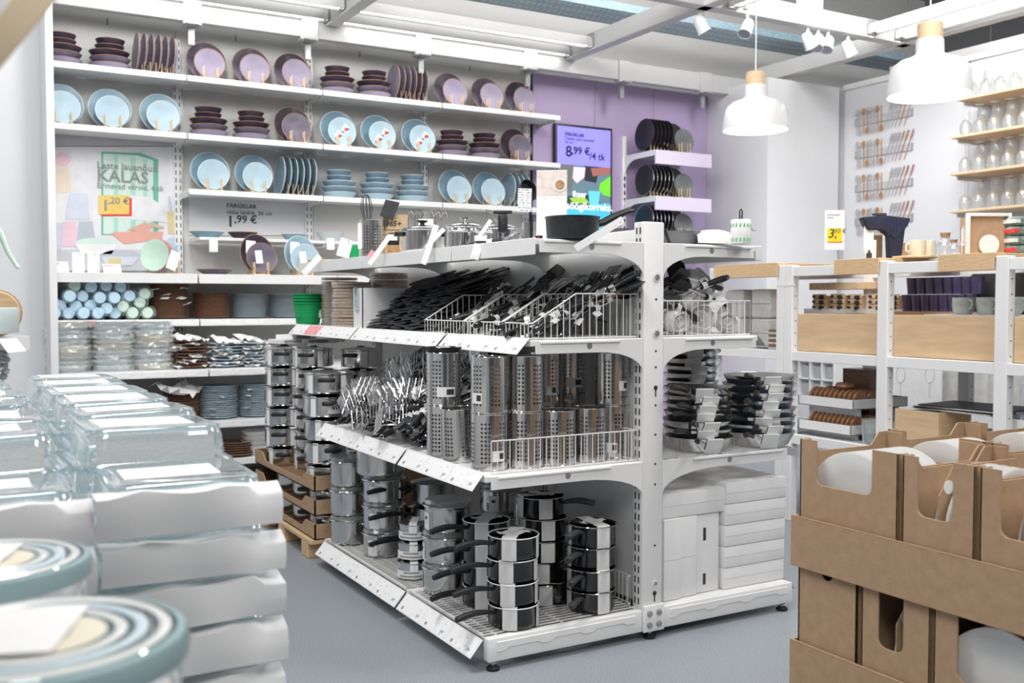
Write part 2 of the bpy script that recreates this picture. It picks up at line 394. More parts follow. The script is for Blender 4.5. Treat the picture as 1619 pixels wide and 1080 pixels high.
for p in (303, 487, 666, 835, 984, 1112):
    x = ony(p, 80, 6.7).x
    obj('bracket', MB().bx(x-.06, x+.06, -.045, .035, zb-.02, zb+.155).mesh(bev=.003, seg=1), M['beam_white'], wbm)
    obj('hanger', MB().bx(x-.02, x+.02, .0, .03, zb-.14, zb-.02).bx(x-.05, x+.03, -.1, .03, zb-.03, zb-.02), M['galv'], wbm)
# ---- linear light tracks with LED rows
def track(a, b, label, led=True):
    a = Vector(a); b = Vector(b); d = b-a; L = d.length; r = math.atan2(d.y, d.x)
    t = thing('light_track', label, 'light', a, r, 'linear light tracks under the ceiling grid')
    obj('profile', MB().bx(0, L, -.03, .03, .014, .07).bx(0, L, -.045, -.03, 0, .05).bx(0, L, .03, .045, 0, .05), M['beam_white'], t)
    obj('end_plate', MB().bx(-.004, 0, -.05, .05, -.005, .1), M['galv'], t); obj('end_plate', MB().bx(L, L+.004, -.05, .05, -.005, .1), M['galv'], t)
    b_ = MB(); n = int(L/.035)
    for i in range(n): b_.bx(.01+i*.035, .034+i*.035, -.012, .012, .006, .014)
    o = obj('led_row', b_.mesh(smooth=0), M['led'], t); o['kind'] = 'stuff'
    return t
def trk(p, q, z, label, y=None, x=None):
    a = onz(*p, z); b = onz(*q, z)
    if y: a.y = b.y = (a.y+b.y)/2
    if x: a.x = b.x = (a.x+b.x)/2
    return track(a, b, label), a, b
zt = ZG+.02
e1 = xb1-.06; e2 = xb1+.06; e3 = xb2-.06
y1 = (onz(523, 37, zt).y+onz(910, 88, zt).y)/2; y2 = (onz(550, 20, zt).y+onz(950, 74, zt).y)/2
track((.3, y1, zt), (e1, y1, zt), 'lit LED track left of the first beam, nearer the plate wall')
track((e2, y1, zt), (e3, y1, zt), 'lit LED track between two beams, nearer the plate wall')
track((.9, y2, zt), (e1, y2, zt), 'lit LED track left of the first beam, farther from the wall')
track((e2, y2, zt), (e3, y2, zt), 'lit LED track between two beams, farther from the wall')
for y in (y1, y2):
    area('track_light', ((e2+e3)/2, y, zt-.012), e3-e2-.1, 5, None, .03)
    area('track_light', ((.9+e1)/2, y, zt-.012), e1-1.0, 4, None, .03)
xr1 = onz(1373, 56, zt).x; xr2 = onz(1417, 64, zt).x; ye = yb-.06
track((xr1, 2.6, zt), (xr1, ye, zt), 'lit LED track crossing above the larger pendant cord, left one')
track((xr2, 2.6, zt), (xr2, ye, zt), 'lit LED track right above the larger pendant lamp')
for x in (xr1, xr2): area('track_light', (x, 3.9, zt-.012), .03, 7, None, 2.4)
xr0 = onz(1160, 12, zt).x
track((xr0, 3.0, zt), (xr0, ye, zt), 'short lit LED track end above the left pendant lamp cord')
# ---- blue cable tray
def tray(p, q, z, wd, label):
    a = onz(*p, z); b = onz(*q, z); y = (a.y+b.y)/2; x0, x1 = a.x-5.5, b.x+3.0
    t = thing('cable_tray', label, 'cable tray', (x0, y, z)); L = x1-x0
    obj('tray_floor', MB().bx(0, L, -wd/2, wd/2, 0, .004), M['duct_blue'], t)
    h = MB(); n = int(L/.05)
    for i in range(n):
        for k in range(3): h.bx(.01+i*.05, .035+i*.05, -wd/2+.03+k*wd/3, -wd/2+.065+k*wd/3, -.002, 0)
    o = obj('slots', h.mesh(smooth=0), M['panel_grey'], t); o['kind'] = 'stuff'
    for s in (-1, 1): obj('side_wall', MB().bx(0, L, s*wd/2-.002, s*wd/2+.002, 0, .06), M['duct_blue'], t)
    for k in range(9): obj('hanger_rod', MB().tube([(.6+k*1.2, -wd/2, 0), (.6+k*1.2, -wd/2, 4.3-z)], .004, 5), M['galv'], t)
tray((900, 22), (1400, 96), 3.35, .34, 'pale blue perforated cable tray under the grey ceiling')
# ---- spotlights on the grid
def spot(p, z, aim, label, s=1.0):
    a = onz(*p, z); t = thing('track_spotlight', label, 'spotlight', a, aim, 'white track spotlights')
    X = RY(.55)
    obj('body', MB().lathe([(.028*s,.05*s),(.04*s,.03*s),(.045*s,-.05*s),(.05*s,-.07*s),(.044*s,-.07*s),(.036*s,-.03*s)], 20, X, cap1=True), M['lamp_white'], t)
    obj('reflector', MB().lathe([(.043*s,-.068*s),(.02*s,-.045*s),(.001,-.04*s)], 16, X), M['steel_polish'], t)
    obj('stem', MB().tube([(0,0,.04*s),(0,0,.14*s)], .012, 8).c(0,0,.13*s,.09*s,.035,.03), M['lamp_white'], t)
for i, (p, a, lb) in enumerate([((1107,36),2.9,'single white spotlight left of the short light track'),((1181,42),.3,'white spotlight beside the left pendant lamp cord'),
    ((1277,62),3.0,'leftmost of four clustered white spotlights'),((1293,65),.5,'second of four clustered white spotlights'),((1309,68),.4,'third of four clustered white spotlights'),((1340,74),3.0,'rightmost of four clustered white spotlights')]):
    spot(p, ZG-.08, a, lb, .95)
plt = onz(1293, 15, ZG+.13)
tag(obj('fixing_plate', MB().bx(-.12,.12,-.01,.01,-.01,.14).mesh(bev=.002), M['beam_white'], None, (plt.x, yb+.05, ZG+.14)), 'square white fixing plate on top of the spotlight beam', 'plate')
# ---- pendant lamps
def pendant(p, dep, label):
    # p: pixel of the rim centre; dep: distance along the view axis
    d = _ray(*p); c = _C+d*dep
    t = thing('pendant_lamp', label, 'lamp', c, 0, 'white pendant lamps with birch caps')
    R = .18
    obj('shade', MB().lathe([(R,0),(R*.985,.05),(R*.93,.11),(R*.86,.135),(R*.72,.155),(R*.40,.172),(R*.335,.185),(R*.325,.245),(R*.30,.25),
        (R*.30,.19),(R*.66,.148),(R*.84,.125),(R*.91,.10),(R*.965,.05),(R*.982,.0)], 48, cap0=False, cap1=False), M['lamp_white'], t)
    obj('wood_cap', MB().lathe([(.001,.246),(R*.30,.246),(R*.30,.315),(R*.28,.32),(.001,.32)], 32), M['birch_light'], t)
    obj('cord', MB().tube([(0,0,.32),(0,0,4.3-c.z)], .004, 6), M['white_paint'], t)
    obj('bulb', MB().lathe([(.001,.10),(.03,.11),(.045,.14),(.03,.175),(.014,.2),(.001,.21)], 16), mat('bulb', (1,.97,.9), .4, emit=30, ecol=(1,.95,.86)), t)
    l = bpy.data.lights.new('pendant_bulb', 'POINT'); l.energy = 9; l.color = (1,.94,.84); l.shadow_soft_size = .05
    o = bpy.data.objects.new('pendant_bulb', l); COL.objects.link(o); o.parent = t; o.location = (0,0,.06)
pendant((1194,206), 5.6, 'smaller looking white pendant lamp, left of the two')
pendant((1469,152), 4.45, 'larger looking white pendant lamp near the wine glasses, right of the two')
# ================================================================== plate wall: uprights, shelves
def slots(b, x, y, z0, z1, pitch=.05, h=.03, w=.006, dx=.014):
    z = z0
    while z < z1:
        for s in (-1, 1): b.bx(x+s*dx-w/2, x+s*dx+w/2, y-.0015, y, z, z+h)
        z += pitch
    return b
uw = ['left end of the poster', 'between the poster and the blue pairs', 'under the second shelf joint', 'under the third shelf joint', 'beside the lilac panel']
for i, x in enumerate(UPX):
    if i == 0: continue
    u = thing('shelf_upright', f'white slotted steel upright on the plate wall {uw[i]}', 'upright', (x, YW, 0), 0, 'slotted uprights of the plate wall')
    obj('channel', MB().bx(-.027, .027, -.03, 0, 0, 2.9).mesh(bev=.003, seg=1), M['white_metal'], u)
    o = obj('slots', slots(MB(), 0, -.03, .1, 2.88).mesh(smooth=0), M['slot_dark'], u); o['kind'] = 'stuff'
    obj('shadow_gap', MB().bx(.03, .036, -.02, 0, 0, 2.9), M['galv'], u)
def bracket_poly(D, h0, hb, n=7):
    # shelf bracket in (x, z): wall/post at x = 0, runs out to -D; concave arc beneath
    p = [(0, 0), (-D, 0), (-D, -h0)]; xa = -D*.42
    for i in range(n+1):
        a = PI/2*i/n; p.append((xa+(-xa)*math.sin(a)*1.0, -h0-(hb-h0)*(1-math.cos(a))))
    return p
def wall_shelf(bay, z, depth, label, grp, thick=.028, rail=False, joint=True):
    x0, x1 = UPX[bay]+.004, UPX[bay+1]-.004
    if bay == 3: x1 = UPX[4]+.12
    t = thing('wall_shelf', label, 'shelf', (x0, YW, z), 0, grp); W = x1-x0
    obj('deck', MB().bx(0, W, -depth, -.032, -.022, 0).mesh(bev=.003, seg=1), M['white_metal'], t)
    obj('front_lip', MB().bx(0, W, -depth-.004, -depth, -thick-.008, .001).mesh(bev=.002, seg=1), M['white_metal'], t)
    for x in (.004, W-.008):
        poly = bracket_poly(depth*.92, .02, .1)
        obj('bracket', MB().prism([(-p[0]-.03, p[1]-.022) for p in poly], 0, .004, Matrix.Translation((x, 0, 0)) @ Matrix(((0,0,1,0),(-1,0,0,0),(0,1,0,0),(0,0,0,1)))), M['white_metal'], t)
    if rail:
        pr = obj('price_rail', MB().bx(0, W, -depth-.012, -depth-.005, -.04, -.002).mesh(bev=.001, seg=1), M['white_paint'], t)
        for k in range(4):
            me = card_mesh(.12, .03, .001); obj('price_label', me, M['print'], pr, (.12+k*(W-.2)/3.2, -depth-.0142, -.004))
        if bay == 0: obj('price_label', card_mesh(.05, .028, .001), M['pink_label'], pr, (.2, -depth-.0158, -.005))
    return t
ZS = {1: 2.60, 2: 2.232, 3: 1.878, 4: 1.325, 5: 1.044, 6: .745, 7: .43, 8: .2}
bw = ['first bay from the left', 'second bay from the left', 'third bay', 'fourth bay beside the lilac panel']
for b in range(4):
    wall_shelf(b, ZS[1], .34, f'topmost white shelf with purple plates, {bw[b]}', 'upper shelves of the plate wall')
    wall_shelf(b, ZS[2], .34, f'second white shelf from the top, {bw[b]}', 'upper shelves of the plate wall')
    if b: wall_shelf(b, ZS[3], .34, f'third white shelf from the top with blue plates, {bw[b]}', 'upper shelves of the plate wall')
    if b < 4:
        wall_shelf(b, ZS[4], .60, f'deep white display shelf at counter height, {bw[b]}', 'deep lower shelves of the plate wall', .05)
        wall_shelf(b, ZS[5], .62, f'white shelf with price rail under the display shelf, {bw[b]}', 'deep lower shelves of the plate wall', .03, True)
        wall_shelf(b, ZS[6], .85, f'white shelf with price rail holding wrapped plates, {bw[b]}', 'deep lower shelves of the plate wall', .03, True)
        wall_shelf(b, ZS[7], .85, f'low white shelf with price rail behind the glassware, {bw[b]}', 'deep lower shelves of the plate wall', .03, True)
        wall_shelf(b, ZS[8], .88, f'lowest white shelf of the plate wall, {bw[b]}', 'deep lower shelves of the plate wall', .03)
# dark void under the counter: shaded backs of the lower bays are the same panels; kick board at the floor
# ================================================================== crockery
def plate_me(R, h=.024, n=36, well=.66):
    return MB().lathe([(.001,0),(R*.52,0),(R*well,.003),(R*.995,h-.003),(R,h),(R*.975,h),(R*well*.97,.0075),(.001,.006)], n).mesh('plate', 40)
def rim_me(R, h=.024, n=36, r=.0022):
    b = MB(); b.tube([(R*.99*math.cos(2*PI*i/n), R*.99*math.sin(2*PI*i/n), h) for i in range(n)], r, 5, True); return b.mesh('rim', 60)
def bowl_me(R, h=.045, n=36, f=.72):
    return MB().lathe([(.001,0),(R*f,0),(R*(f+.05),.005),(R,h),(R*.97,h),(R*f*.97,.012),(.001,.009)], n).mesh('bowl', 40)
def glaze(name, c0, c1, ax=2, lo=-.10, hi=.10):
    # reactive glaze that shifts from one colour to another across the plate
    m = mat(name, c0, .38, 0, .2, 10, coat=.05, spec=.3); nt = m.node_tree; b = nt.nodes['Principled BSDF']; tc = nt.nodes['Texture Coordinate']
    sp = nt.nodes.new('ShaderNodeSeparateXYZ'); nt.links.new(tc.outputs['Object'], sp.inputs[0])
    mr = nt.nodes.new('ShaderNodeMapRange'); mr.inputs[1].default_value = lo; mr.inputs[2].default_value = hi; nt.links.new(sp.outputs[ax], mr.inputs[0])
    nz = nt.nodes['Noise Texture']; ad = nt.nodes.new('ShaderNodeMath'); ad.operation = 'MULTIPLY_ADD'; ad.inputs[1].default_value = .5
    nt.links.new(nz.outputs['Fac'], ad.inputs[0]); nt.links.new(mr.outputs[0], ad.inputs[2])
    rp = nt.nodes.new('ShaderNodeValToRGB'); rp.color_ramp.elements[0].position = .35; rp.color_ramp.elements[1].position = .9
    rp.color_ramp.elements[0].color = (*c1, 1); rp.color_ramp.elements[1].color = (*c0, 1)
    nt.links.new(ad.outputs[0], rp.inputs[0]); nt.links.new(rp.outputs[0], b.inputs['Base Color']); return m
M['gl_purple'] = glaze('glaze_purple', (.05,.04,.06), (.25,.225,.31), 1)
M['gl_dark'] = glaze('glaze_dark', (.04,.03,.045), (.10,.08,.12), 1)
M['gl_blue'] = glaze('glaze_blue', (.17,.29,.38), (.25,.385,.475), 1)
BIG, SM = .13, .10
plate_big = plate_me(BIG); plate_sm = plate_me(SM, .02); rim_big = rim_me(BIG); rim_sm = rim_me(SM, .02)
bowl_l = bowl_me(.122, .044); bowl_s = bowl_me(.088, .042, f=.75); rim_bl = rim_me(.122, .044, r=.0016); rim_bs = rim_me(.088, .042, r=.0016)
def mkplate(me, rim, m, rm, name='plate'):
    t = thing(name, 'x', 'plate'); obj('body', me, M[m], t); obj('rim', rim, M[rm], t); return Kind(t)
def mkrack(n=6, L=.2):
    t = thing('plate_rack', 'x', 'plate rack')
    for s in (-1, 1):
        obj('rail', MB().bx(s*.045-.006, s*.045+.006, -L/2, L/2, 0, .012).mesh(bev=.002, seg=1), M['dowel'], t)
        for k in range(n):
            y = -L/2+.012+k*(L-.024)/(n-1); obj('dowel', MB().tube([(s*.045, y, .01), (s*.045, y, .085)], .0042, 7), M['dowel'], t)
    for y in (-L/2+.03, L/2-.03): obj('cross_bar', MB().bx(-.045, .045, y-.006, y+.006, 0, .01), M['dowel'], t)
    return Kind(t)
KP = {k: mkplate(*a) for k, a in {'big_purple': (plate_big, rim_big, 'gl_purple', 'copper_rim'), 'big_dark': (plate_big, rim_big, 'gl_dark', 'copper_rim'),
    'big_blue': (plate_big, rim_big, 'gl_blue', 'white_rim'), 'sm_lilac': (plate_sm, rim_sm, 'pl_lilac', 'copper_rim'), 'sm_mid': (plate_sm, rim_sm, 'pl_mid', 'copper_rim'),
    'sm_blue': (plate_sm, rim_sm, 'pl_blue_pale', 'white_rim'), 'big_lilac': (plate_big, rim_big, 'pl_lilac', 'copper_rim'), 'big_paleblue': (plate_big, rim_big, 'pl_blue', 'white_rim'),
    'bl_lilac': (bowl_l, rim_bl, 'pl_lilac', 'copper_rim', 'deep_plate'), 'bl_mid': (bowl_l, rim_bl, 'pl_mid', 'copper_rim', 'deep_plate'), 'bl_dark': (bowl_l, rim_bl, 'pl_dark', 'copper_rim', 'deep_plate'),
    'bs_dark': (bowl_s, rim_bs, 'pl_dark', 'copper_rim', 'small_bowl'), 'bl_blue': (bowl_l, rim_bl, 'pl_blue', 'white_rim', 'deep_plate'), 'bl_bluepale': (bowl_l, rim_bl, 'pl_blue_pale', 'white_rim', 'deep_plate'),
    'bs_blue': (bowl_s, rim_bs, 'pl_blue_deep', 'white_rim', 'small_bowl')}.items()}
RACK = mkrack()
KARR = Kind(None)
def printed_plate():
    t = thing('printed_plate', 'x', 'plate'); obj('body', plate_sm, M['pl_blue_pale'], t); obj('rim', rim_sm, M['white_rim'], t)
    # small winter print: two white peaked shapes with red and dark patches
    for cx, cy, s in ((.028, .03, 1), (-.025, -.022, 1)):
        d = obj('print', MB().prism([(cx-.03*s,cy-.012),(cx-.012,cy+.018),(cx,cy+.036),(cx+.02,cy+.012),(cx+.03,cy-.01),(cx+.01,cy-.026),(cx-.015,cy-.03)], .0078, .0086), M['porcelain'], t)
        obj('print_red', MB().prism([(cx-.008,cy-.004),(cx+.006,cy+.01),(cx+.016,cy-.004),(cx+.012,cy-.022),(cx-.006,cy-.024)], .0087, .0092), M['red'], d)
        obj('print_dark', MB().prism([(cx+.014,cy+.004),(cx+.028,cy-.004),(cx+.022,cy-.016),(cx+.012,cy-.012)], .0087, .0092).prism([(cx-.022,cy-.02),(cx-.01,cy-.03),(cx-.016,cy-.036),(cx-.026,cy-.028)], .0087, .0092), M['ink'], d)
    return Kind(t)
KP['sm_print'] = printed_plate()
def pair(px, py, row, big, small, lb, where, ys=6.80):
    """a rack holding one large and one small plate, both facing the aisle"""
    z = ZS[row]; x = ony(px, py, ys).x
    RACK.put((x, ys-.03, z), (0,0,0), f'wooden dowel rack under the {where}', 'wooden plate racks on the plate wall')
    le = math.radians(10)
    KP[big].put((x, ys+.035, z+.012+BIG*math.cos(le)), (PI/2-le, 0, 0), f'large {lb[0]} plate of the {where}', 'large plates shown upright')
    KP[small].put((x, ys-.06, z+.012+SM*math.cos(le*.8)), (PI/2-le*.8, 0, random.uniform(-.06,.06)), f'small {lb[1]} plate of the {where}', 'small plates shown upright')
def rack6(px, py, row, kind, lb, where, n=6, ys=6.80, pitch=.044):
    z = ZS[row]; x = ony(px, py, ys).x
    RACK.put((x, ys, z), (0,0,PI/2), f'wooden dowel rack under the {where}', 'wooden plate racks on the plate wall')
    for k in range(n):
        KP[kind].put((x-(n-1)*pitch/2+k*pitch, ys, z+.012+BIG), (0, -PI/2+.06, 0), f'{lb} plate standing {seq(k,n)} in the {where}', f'plates of the {where}')
def stack5(px, py, row, seqk, where, ys=6.80):
    z = ZS[row]+.0005; x = ony(px, py, ys).x; n = len(seqk)
    for k, kd in enumerate(seqk):
        noun = 'small bowl' if kd.startswith('bs') else 'deep plate'
        KP[kd].put((x+random.uniform(-.004,.004), ys+random.uniform(-.003,.003), z), (0,0,random.uniform(0,6)), olab(k, n, noun, where), f'crockery of {where}')
        z += .040 if not kd.startswith('bs') else .038
PUR = ['bl_lilac','bl_mid','bl_dark','bs_dark','bs_dark']; BLU = ['bl_bluepale','bl_blue','bl_blue','bs_blue','bs_blue']
# top row
stack5(97, 90, 1, PUR, 'the first purple stack on the top shelf'); stack5(174, 95, 1, PUR, 'the second purple stack on the top shelf')
rack6(249, 90, 1, 'big_lilac', 'lilac', 'first rack row on the top shelf')
for p, wh in ((327, 'leftmost'), (398, 'middle'), (463, 'rightmost')):
    pair(p, 100, 1, 'big_purple', 'sm_lilac', ('dark purple', 'lilac'), f'{wh} purple pair in the second bay, top shelf')
stack5(533, 125, 1, PUR, 'the third purple stack on the top shelf'); stack5(591, 130, 1, PUR, 'the fourth purple stack on the top shelf')
rack6(648, 130, 1, 'big_lilac', 'lilac', 'second rack row on the top shelf')
for p, wh in ((712, 'leftmost'), (770, 'middle'), (822, 'rightmost')):
    pair(p, 140, 1, 'big_purple', 'sm_lilac', ('dark purple', 'lilac'), f'{wh} purple pair in the fourth bay, top shelf')
# second row
for p, wh in ((97, 'leftmost'), (174, 'middle'), (254, 'rightmost')):
    pair(p, 165, 2, 'big_paleblue', 'sm_blue', ('sky blue', 'pale blue'), f'{wh} blue pair above the party poster')
stack5(330, 190, 2, PUR, 'the first purple stack on the second shelf'); stack5(397, 195, 2, PUR, 'the second purple stack on the second shelf')
pair(463, 190, 2, 'big_dark', 'sm_mid', ('near black purple', 'smoky purple'), 'purple pair in the second bay, second shelf')
for p, wh in ((535, 'leftmost'), (598, 'middle'), (661, 'rightmost')):
    pair(p, 205, 2, 'big_blue', 'sm_print', ('slate blue', 'red and white printed'), f'{wh} pair with printed plates')
stack5(715, 220, 2, PUR, 'the third purple stack on the second shelf'); stack5(766, 225, 2, PUR, 'the fourth purple stack on the second shelf')
pair(815, 225, 2, 'big_dark', 'sm_mid', ('near black purple', 'smoky purple'), 'purple pair in the fourth bay, second shelf')
# third row
pair(333, 270, 3, 'big_blue', 'sm_blue', ('slate blue', 'pale blue'), 'left blue pair above the price lettering')
pair(402, 275, 3, 'big_blue', 'sm_blue', ('slate blue', 'pale blue'), 'right blue pair above the price lettering')
rack6(472, 275, 3, 'big_paleblue', 'sky blue', 'blue rack row above the price lettering')
for p, wh in ((536, 'leftmost'), (596, 'middle'), (652, 'rightmost')): stack5(p, 295, 3, BLU, f'the {wh} blue stack on the third shelf')
pair(719, 295, 3, 'big_blue', 'sm_blue', ('slate blue', 'pale blue'), 'left blue pair behind the black ladle')
pair(772, 298, 3, 'big_blue', 'sm_blue', ('slate blue', 'pale blue'), 'right blue pair behind the black ladle')
rack6(818, 298, 3, 'big_paleblue', 'sky blue', 'blue rack row behind the black ladle', 4)
# ================================================================== party poster in the first bay
def flat(parent, name, poly, y, m, t=.001):
    """printed shape: polygon in wall coordinates (x, z)"""
    return obj(name, MB().prism([(p[0], p[1]) for p in poly], y, y+t, XZ), m, parent)
po = thing('party_poster', 'pale printed poster of pastel tableware with KALAS lettering and yellow price', 'poster', (0, YW-.012, 0))
def W(x, y): p = ony(x, y, YW-.012); return (p.x, p.z)
def rect(x0, y0, x1, y1): return [W(x0, y1), W(x1, y1), W(x1, y0), W(x0, y0)]
PM = {k: mat('print_'+k, c, .45, 0, .05, 12) for k, c in dict(pale=(.80,.80,.83), pink=(.84,.60,.70), peach=(.86,.74,.60), lav=(.66,.70,.82), white=(.85,.85,.86), grey=(.50,.55,.62), mintc=(.42,.72,.60),
    mintp=(.66,.82,.76), teal=(.15,.52,.38), yel=(.70,.60,.32), coral=(.80,.42,.34), blue=(.52,.62,.80), table=(.62,.64,.68), curtain=(.55,.54,.58), bread=(.62,.50,.38)).items()}
flat(po, 'sheet', rect(70, 232, 288, 428), 0, PM['pale'], .004)
flat(po, 'sheet_top', rect(70, 208, 288, 231), 0, PM['curtain'], .004)
flat(po, 'printed_table', rect(71, 395, 287, 427), .0042, PM['table'])
ov = lambda cx, cy, rx, ry, n=20: [W(cx+rx*math.cos(-2*PI*i/n), cy+ry*math.sin(-2*PI*i/n)) for i in range(n)]
for nm, poly, m, d in [('window_frame', [W(160,372),W(250,372),W(250,252),W(222,242),W(160,240)], 'teal', .0044), ('curtain', [W(163,370),W(242,370),W(242,254),W(218,246),W(163,243)], 'mintp', .0054),
    ('curtain_fold', rect(206,250,214,370), 'mintc', .0064), ('curtain_fold', rect(226,252,232,370), 'mintc', .0064), ('curtain_fold', rect(180,246,186,370), 'mintc', .0064),
    ('cup', [W(84,305),W(112,305),W(109,264),W(88,264)], 'peach', .0044), ('pompom', ov(98,252,14,11), 'pink', .0054), ('cup', [W(72,352),W(104,352),W(101,307),W(74,307)], 'white', .0054),
    ('cup', [W(103,347),W(142,347),W(138,306),W(110,306)], 'lav', .0064), ('cup', [W(96,390),W(124,390),W(120,350),W(100,350)], 'pink', .0064), ('cup', [W(120,388),W(152,388),W(146,350),W(125,350)], 'grey', .0074),
    ('cup_stack', rect(78,352,97,396), 'lav', .0074), ('chair_back', [W(180,345),W(265,352),W(255,325),W(235,311),W(205,309),W(185,318)], 'pale', .0074),
    ('straws', [W(176,370),W(196,386),W(256,378),W(258,366),W(180,367)], 'coral', .0084), ('straws', [W(200,364),W(232,368),W(244,356),W(228,352)], 'coral', .0094), ('bread', [W(228,356),W(252,362),W(260,360),W(240,351)], 'bread', .0104),
    ('beaker', [W(266,370),W(287,370),W(286,334),W(264,334)], 'yel', .0084), ('spoon', [W(268,334),W(272,334),W(269,310),W(265,312)], 'blue', .0084), ('spoon', [W(276,334),W(281,334),W(282,309),W(278,309)], 'yel', .0084),
    ('dish', ov(152,384,34,8), 'mintp', .0084), ('dish', [W(118,386),W(186,386),W(176,402),W(128,402)], 'white', .0094), ('dish', ov(190,404,30,9), 'grey', .0094), ('dish', [W(158,406),W(220,406),W(208,420),W(168,420)], 'lav', .0104),
    ('beaker', rect(171,408,191,420), 'yel', .0114), ('plate_print', ov(276,381,12,6), 'blue', .0084)]:
    flat(po, nm, poly, d, PM[m])
R90 = (PI/2, 0, 0)
def wtext(s, px, py, size, m, parent, Y=YW-.012, dy=-.012, bold=0, align='LEFT'):
    p = ony(px, py, Y); return text(s, size, (p.x, dy, p.z), R90, m, parent, bold=bold, align=align)
wtext('Laste lauanõud', 153, 266, .062, M['ink_grey'], po, bold=.0006)
wtext('KALAS', 153, 286, .108, M['ink_grey'], po, bold=.0012)
wtext('Erinevad värvid, 6 tk', 153, 297, .05, M['ink_grey'], po)
flat(po, 'price_shadow', rect(160,313,208,342), .0094, M['red'])
flat(po, 'price_patch', rect(156,309,204,339), .0106, mat('price_yellow', (.86,.62,.16), .5))
wtext('1', 160, 333, .10, M['ink_grey'], po, dy=-.0135, bold=.0014); wtext(',20 €', 170, 322, .062, M['ink_grey'], po, dy=-.0135, bold=.0006)
# price lettering panel in the second bay
sg = thing('price_sign', 'grey wall panel with black FÄRGKLAR lettering and price 1,99 €', 'sign', (0, YW-.006, 0))
flat(sg, 'panel', [(ony(a,b,YW).x, ony(a,b,YW).z) for a, b in ((298,372),(486,372),(486,312),(298,312))], 0, M['wall_white'], .004)
def W2(px, py, s, size, bold=0): p = ony(px, py, YW-.006); text(s, size, (p.x, -.0055, p.z), R90, M['ink'], sg, bold=bold)
W2(358, 328, 'FÄRGKLAR', .042, .0005); W2(358, 338, 'väike taldrik, 20 cm', .04); W2(358, 358, '1', .105, .002); W2(370, 352, ',99 €', .074, .0012)
# ================================================================== items on the deep shelves of the plate wall
def tagcard(w, h, loc, rot, label, m='print', grp='small white price tags', bend=0, name='price_tag', cat='tag'):
    o = obj(name, card_mesh(w, h, .001, bend), M[m], None, loc, rot); return tag(o, label, cat, grp)
z4 = ZS[4]
# tent cards and stand-up cards in front of the poster
def tent(px, py, w, h, label, red=True, Y=6.45):
    p = ony(px, py, Y); t = thing('tent_card', label, 'card', (p.x, Y, z4), .25, 'cards on the display shelf')
    obj('front_leaf', card_mesh(w, h, .001), M['print'], t, (0, 0, h*.93), (.35, 0, 0))
    obj('back_leaf', card_mesh(w, h, .001), M['paper'], t, (0, 0, h*.93), (-.35, 0, 0))
    if red: obj('red_patch', card_mesh(w*.5, h*.6, .0008), M['pink_label'], t, (-w*.2, -h*.11, h*.78), (.35, 0, 0))
tent(92, 425, .11, .07, 'red and white tent card at the left end of the display shelf')
tent(176, 427, .11, .06, 'red and white tent card in front of the printed yellow beaker')
for px, lb in ((124, 'left'), (148, 'right')):
    p = ony(px, 425, 6.6); tagcard(.07, .13, (p.x, 6.6, z4+.13), (0,0,.1), f'{lb} of two tall narrow leaflets standing before the poster', 'print', 'leaflets before the poster', 0, 'leaflet', 'leaflet')
# rack with pastel children's plates and a long receipt-like tag
xr = ony(258, 405, 6.6).x
RACK.put((xr, 6.6, z4), (0,0,PI/2), 'wooden dowel rack under the pastel plates', 'wooden plate racks on the plate wall')
for k, (c, nm) in enumerate((('mint','mint green'), ('pink_label','pink'), ('seal_blue','grey blue'), ('cup_blue','blue'))):
    t = thing('pastel_plate', f'{nm} pastel plate standing in the rack beside the poster', 'plate', (xr-.05+k*.026, 6.52+k*.028, z4+.115), 0, 'pastel plates in the rack', (PI/2-.1, 0, -.75))
    obj('body', bowl_me(.1, .03), M[c], t)
tagcard(.06, .13, (xr+.05, 6.45, z4+.14), (-.2,.4,0), 'long curling white tag hanging from the mint green plate', 'print', None, .03)
# thin ledge in the second and third bay with bowls on it
lz = ony(400, 379, 6.72).z
ld = thing('display_ledge', 'thin white ledge below the price lettering holding bowls', 'ledge', (0, 0, lz))
obj('ledge_board', MB().bx(UPX[1]+.06, UPX[3], 6.60, 6.93, -.02, 0).mesh(bev=.003, seg=1), M['white_metal'], ld)
for x in (UPX[1]+.15, UPX[2], UPX[3]-.1): obj('ledge_support', MB().bx(x-.008, x+.008, 6.62, 6.93, -.035, -.02), M['white_metal'], ld)
def shallow(px, r, h, m, label, z, Y=6.72, rim=None, f=.55):
    x = ony(px, 375, Y).x; t = thing('shallow_bowl', label, 'bowl', (x, Y, z)); obj('body', bowl_me(r, h, 36, f), M[m], t)
    if rim: obj('rim', rim_me(r, h, 36, .0018), M[rim], t)
shallow(327, .115, .042, 'pl_blue', 'pale blue shallow bowl on the ledge under the price lettering', lz, rim='white_rim')
shallow(384, .10, .045, 'pl_dark', 'dark purple bowl on the ledge behind the upright purple plate', lz, rim='copper_rim')
shallow(465, .09, .045, 'pl_blue', 'blue bowl on the ledge mostly behind the upright blue plate', lz, rim='white_rim')
shallow(522, .10, .065, 'bowl_pale', 'pale grey deep bowl on the ledge left of the green scoop', lz, f=.6)
shallow(339, .12, .035, 'pl_mid', 'purple shallow bowl alone on the display shelf', z4, 6.5, 'copper_rim')
tagcard(.055, .09, (ony(337,385,6.6).x, 6.59, lz-.005), (0,0,0), 'white tag hanging under the pale blue shallow bowl')
tagcard(.055, .08, (ony(522,380,6.6).x, 6.59, lz+.02), (0,0,0), 'white tag hanging under the pale grey deep bowl')
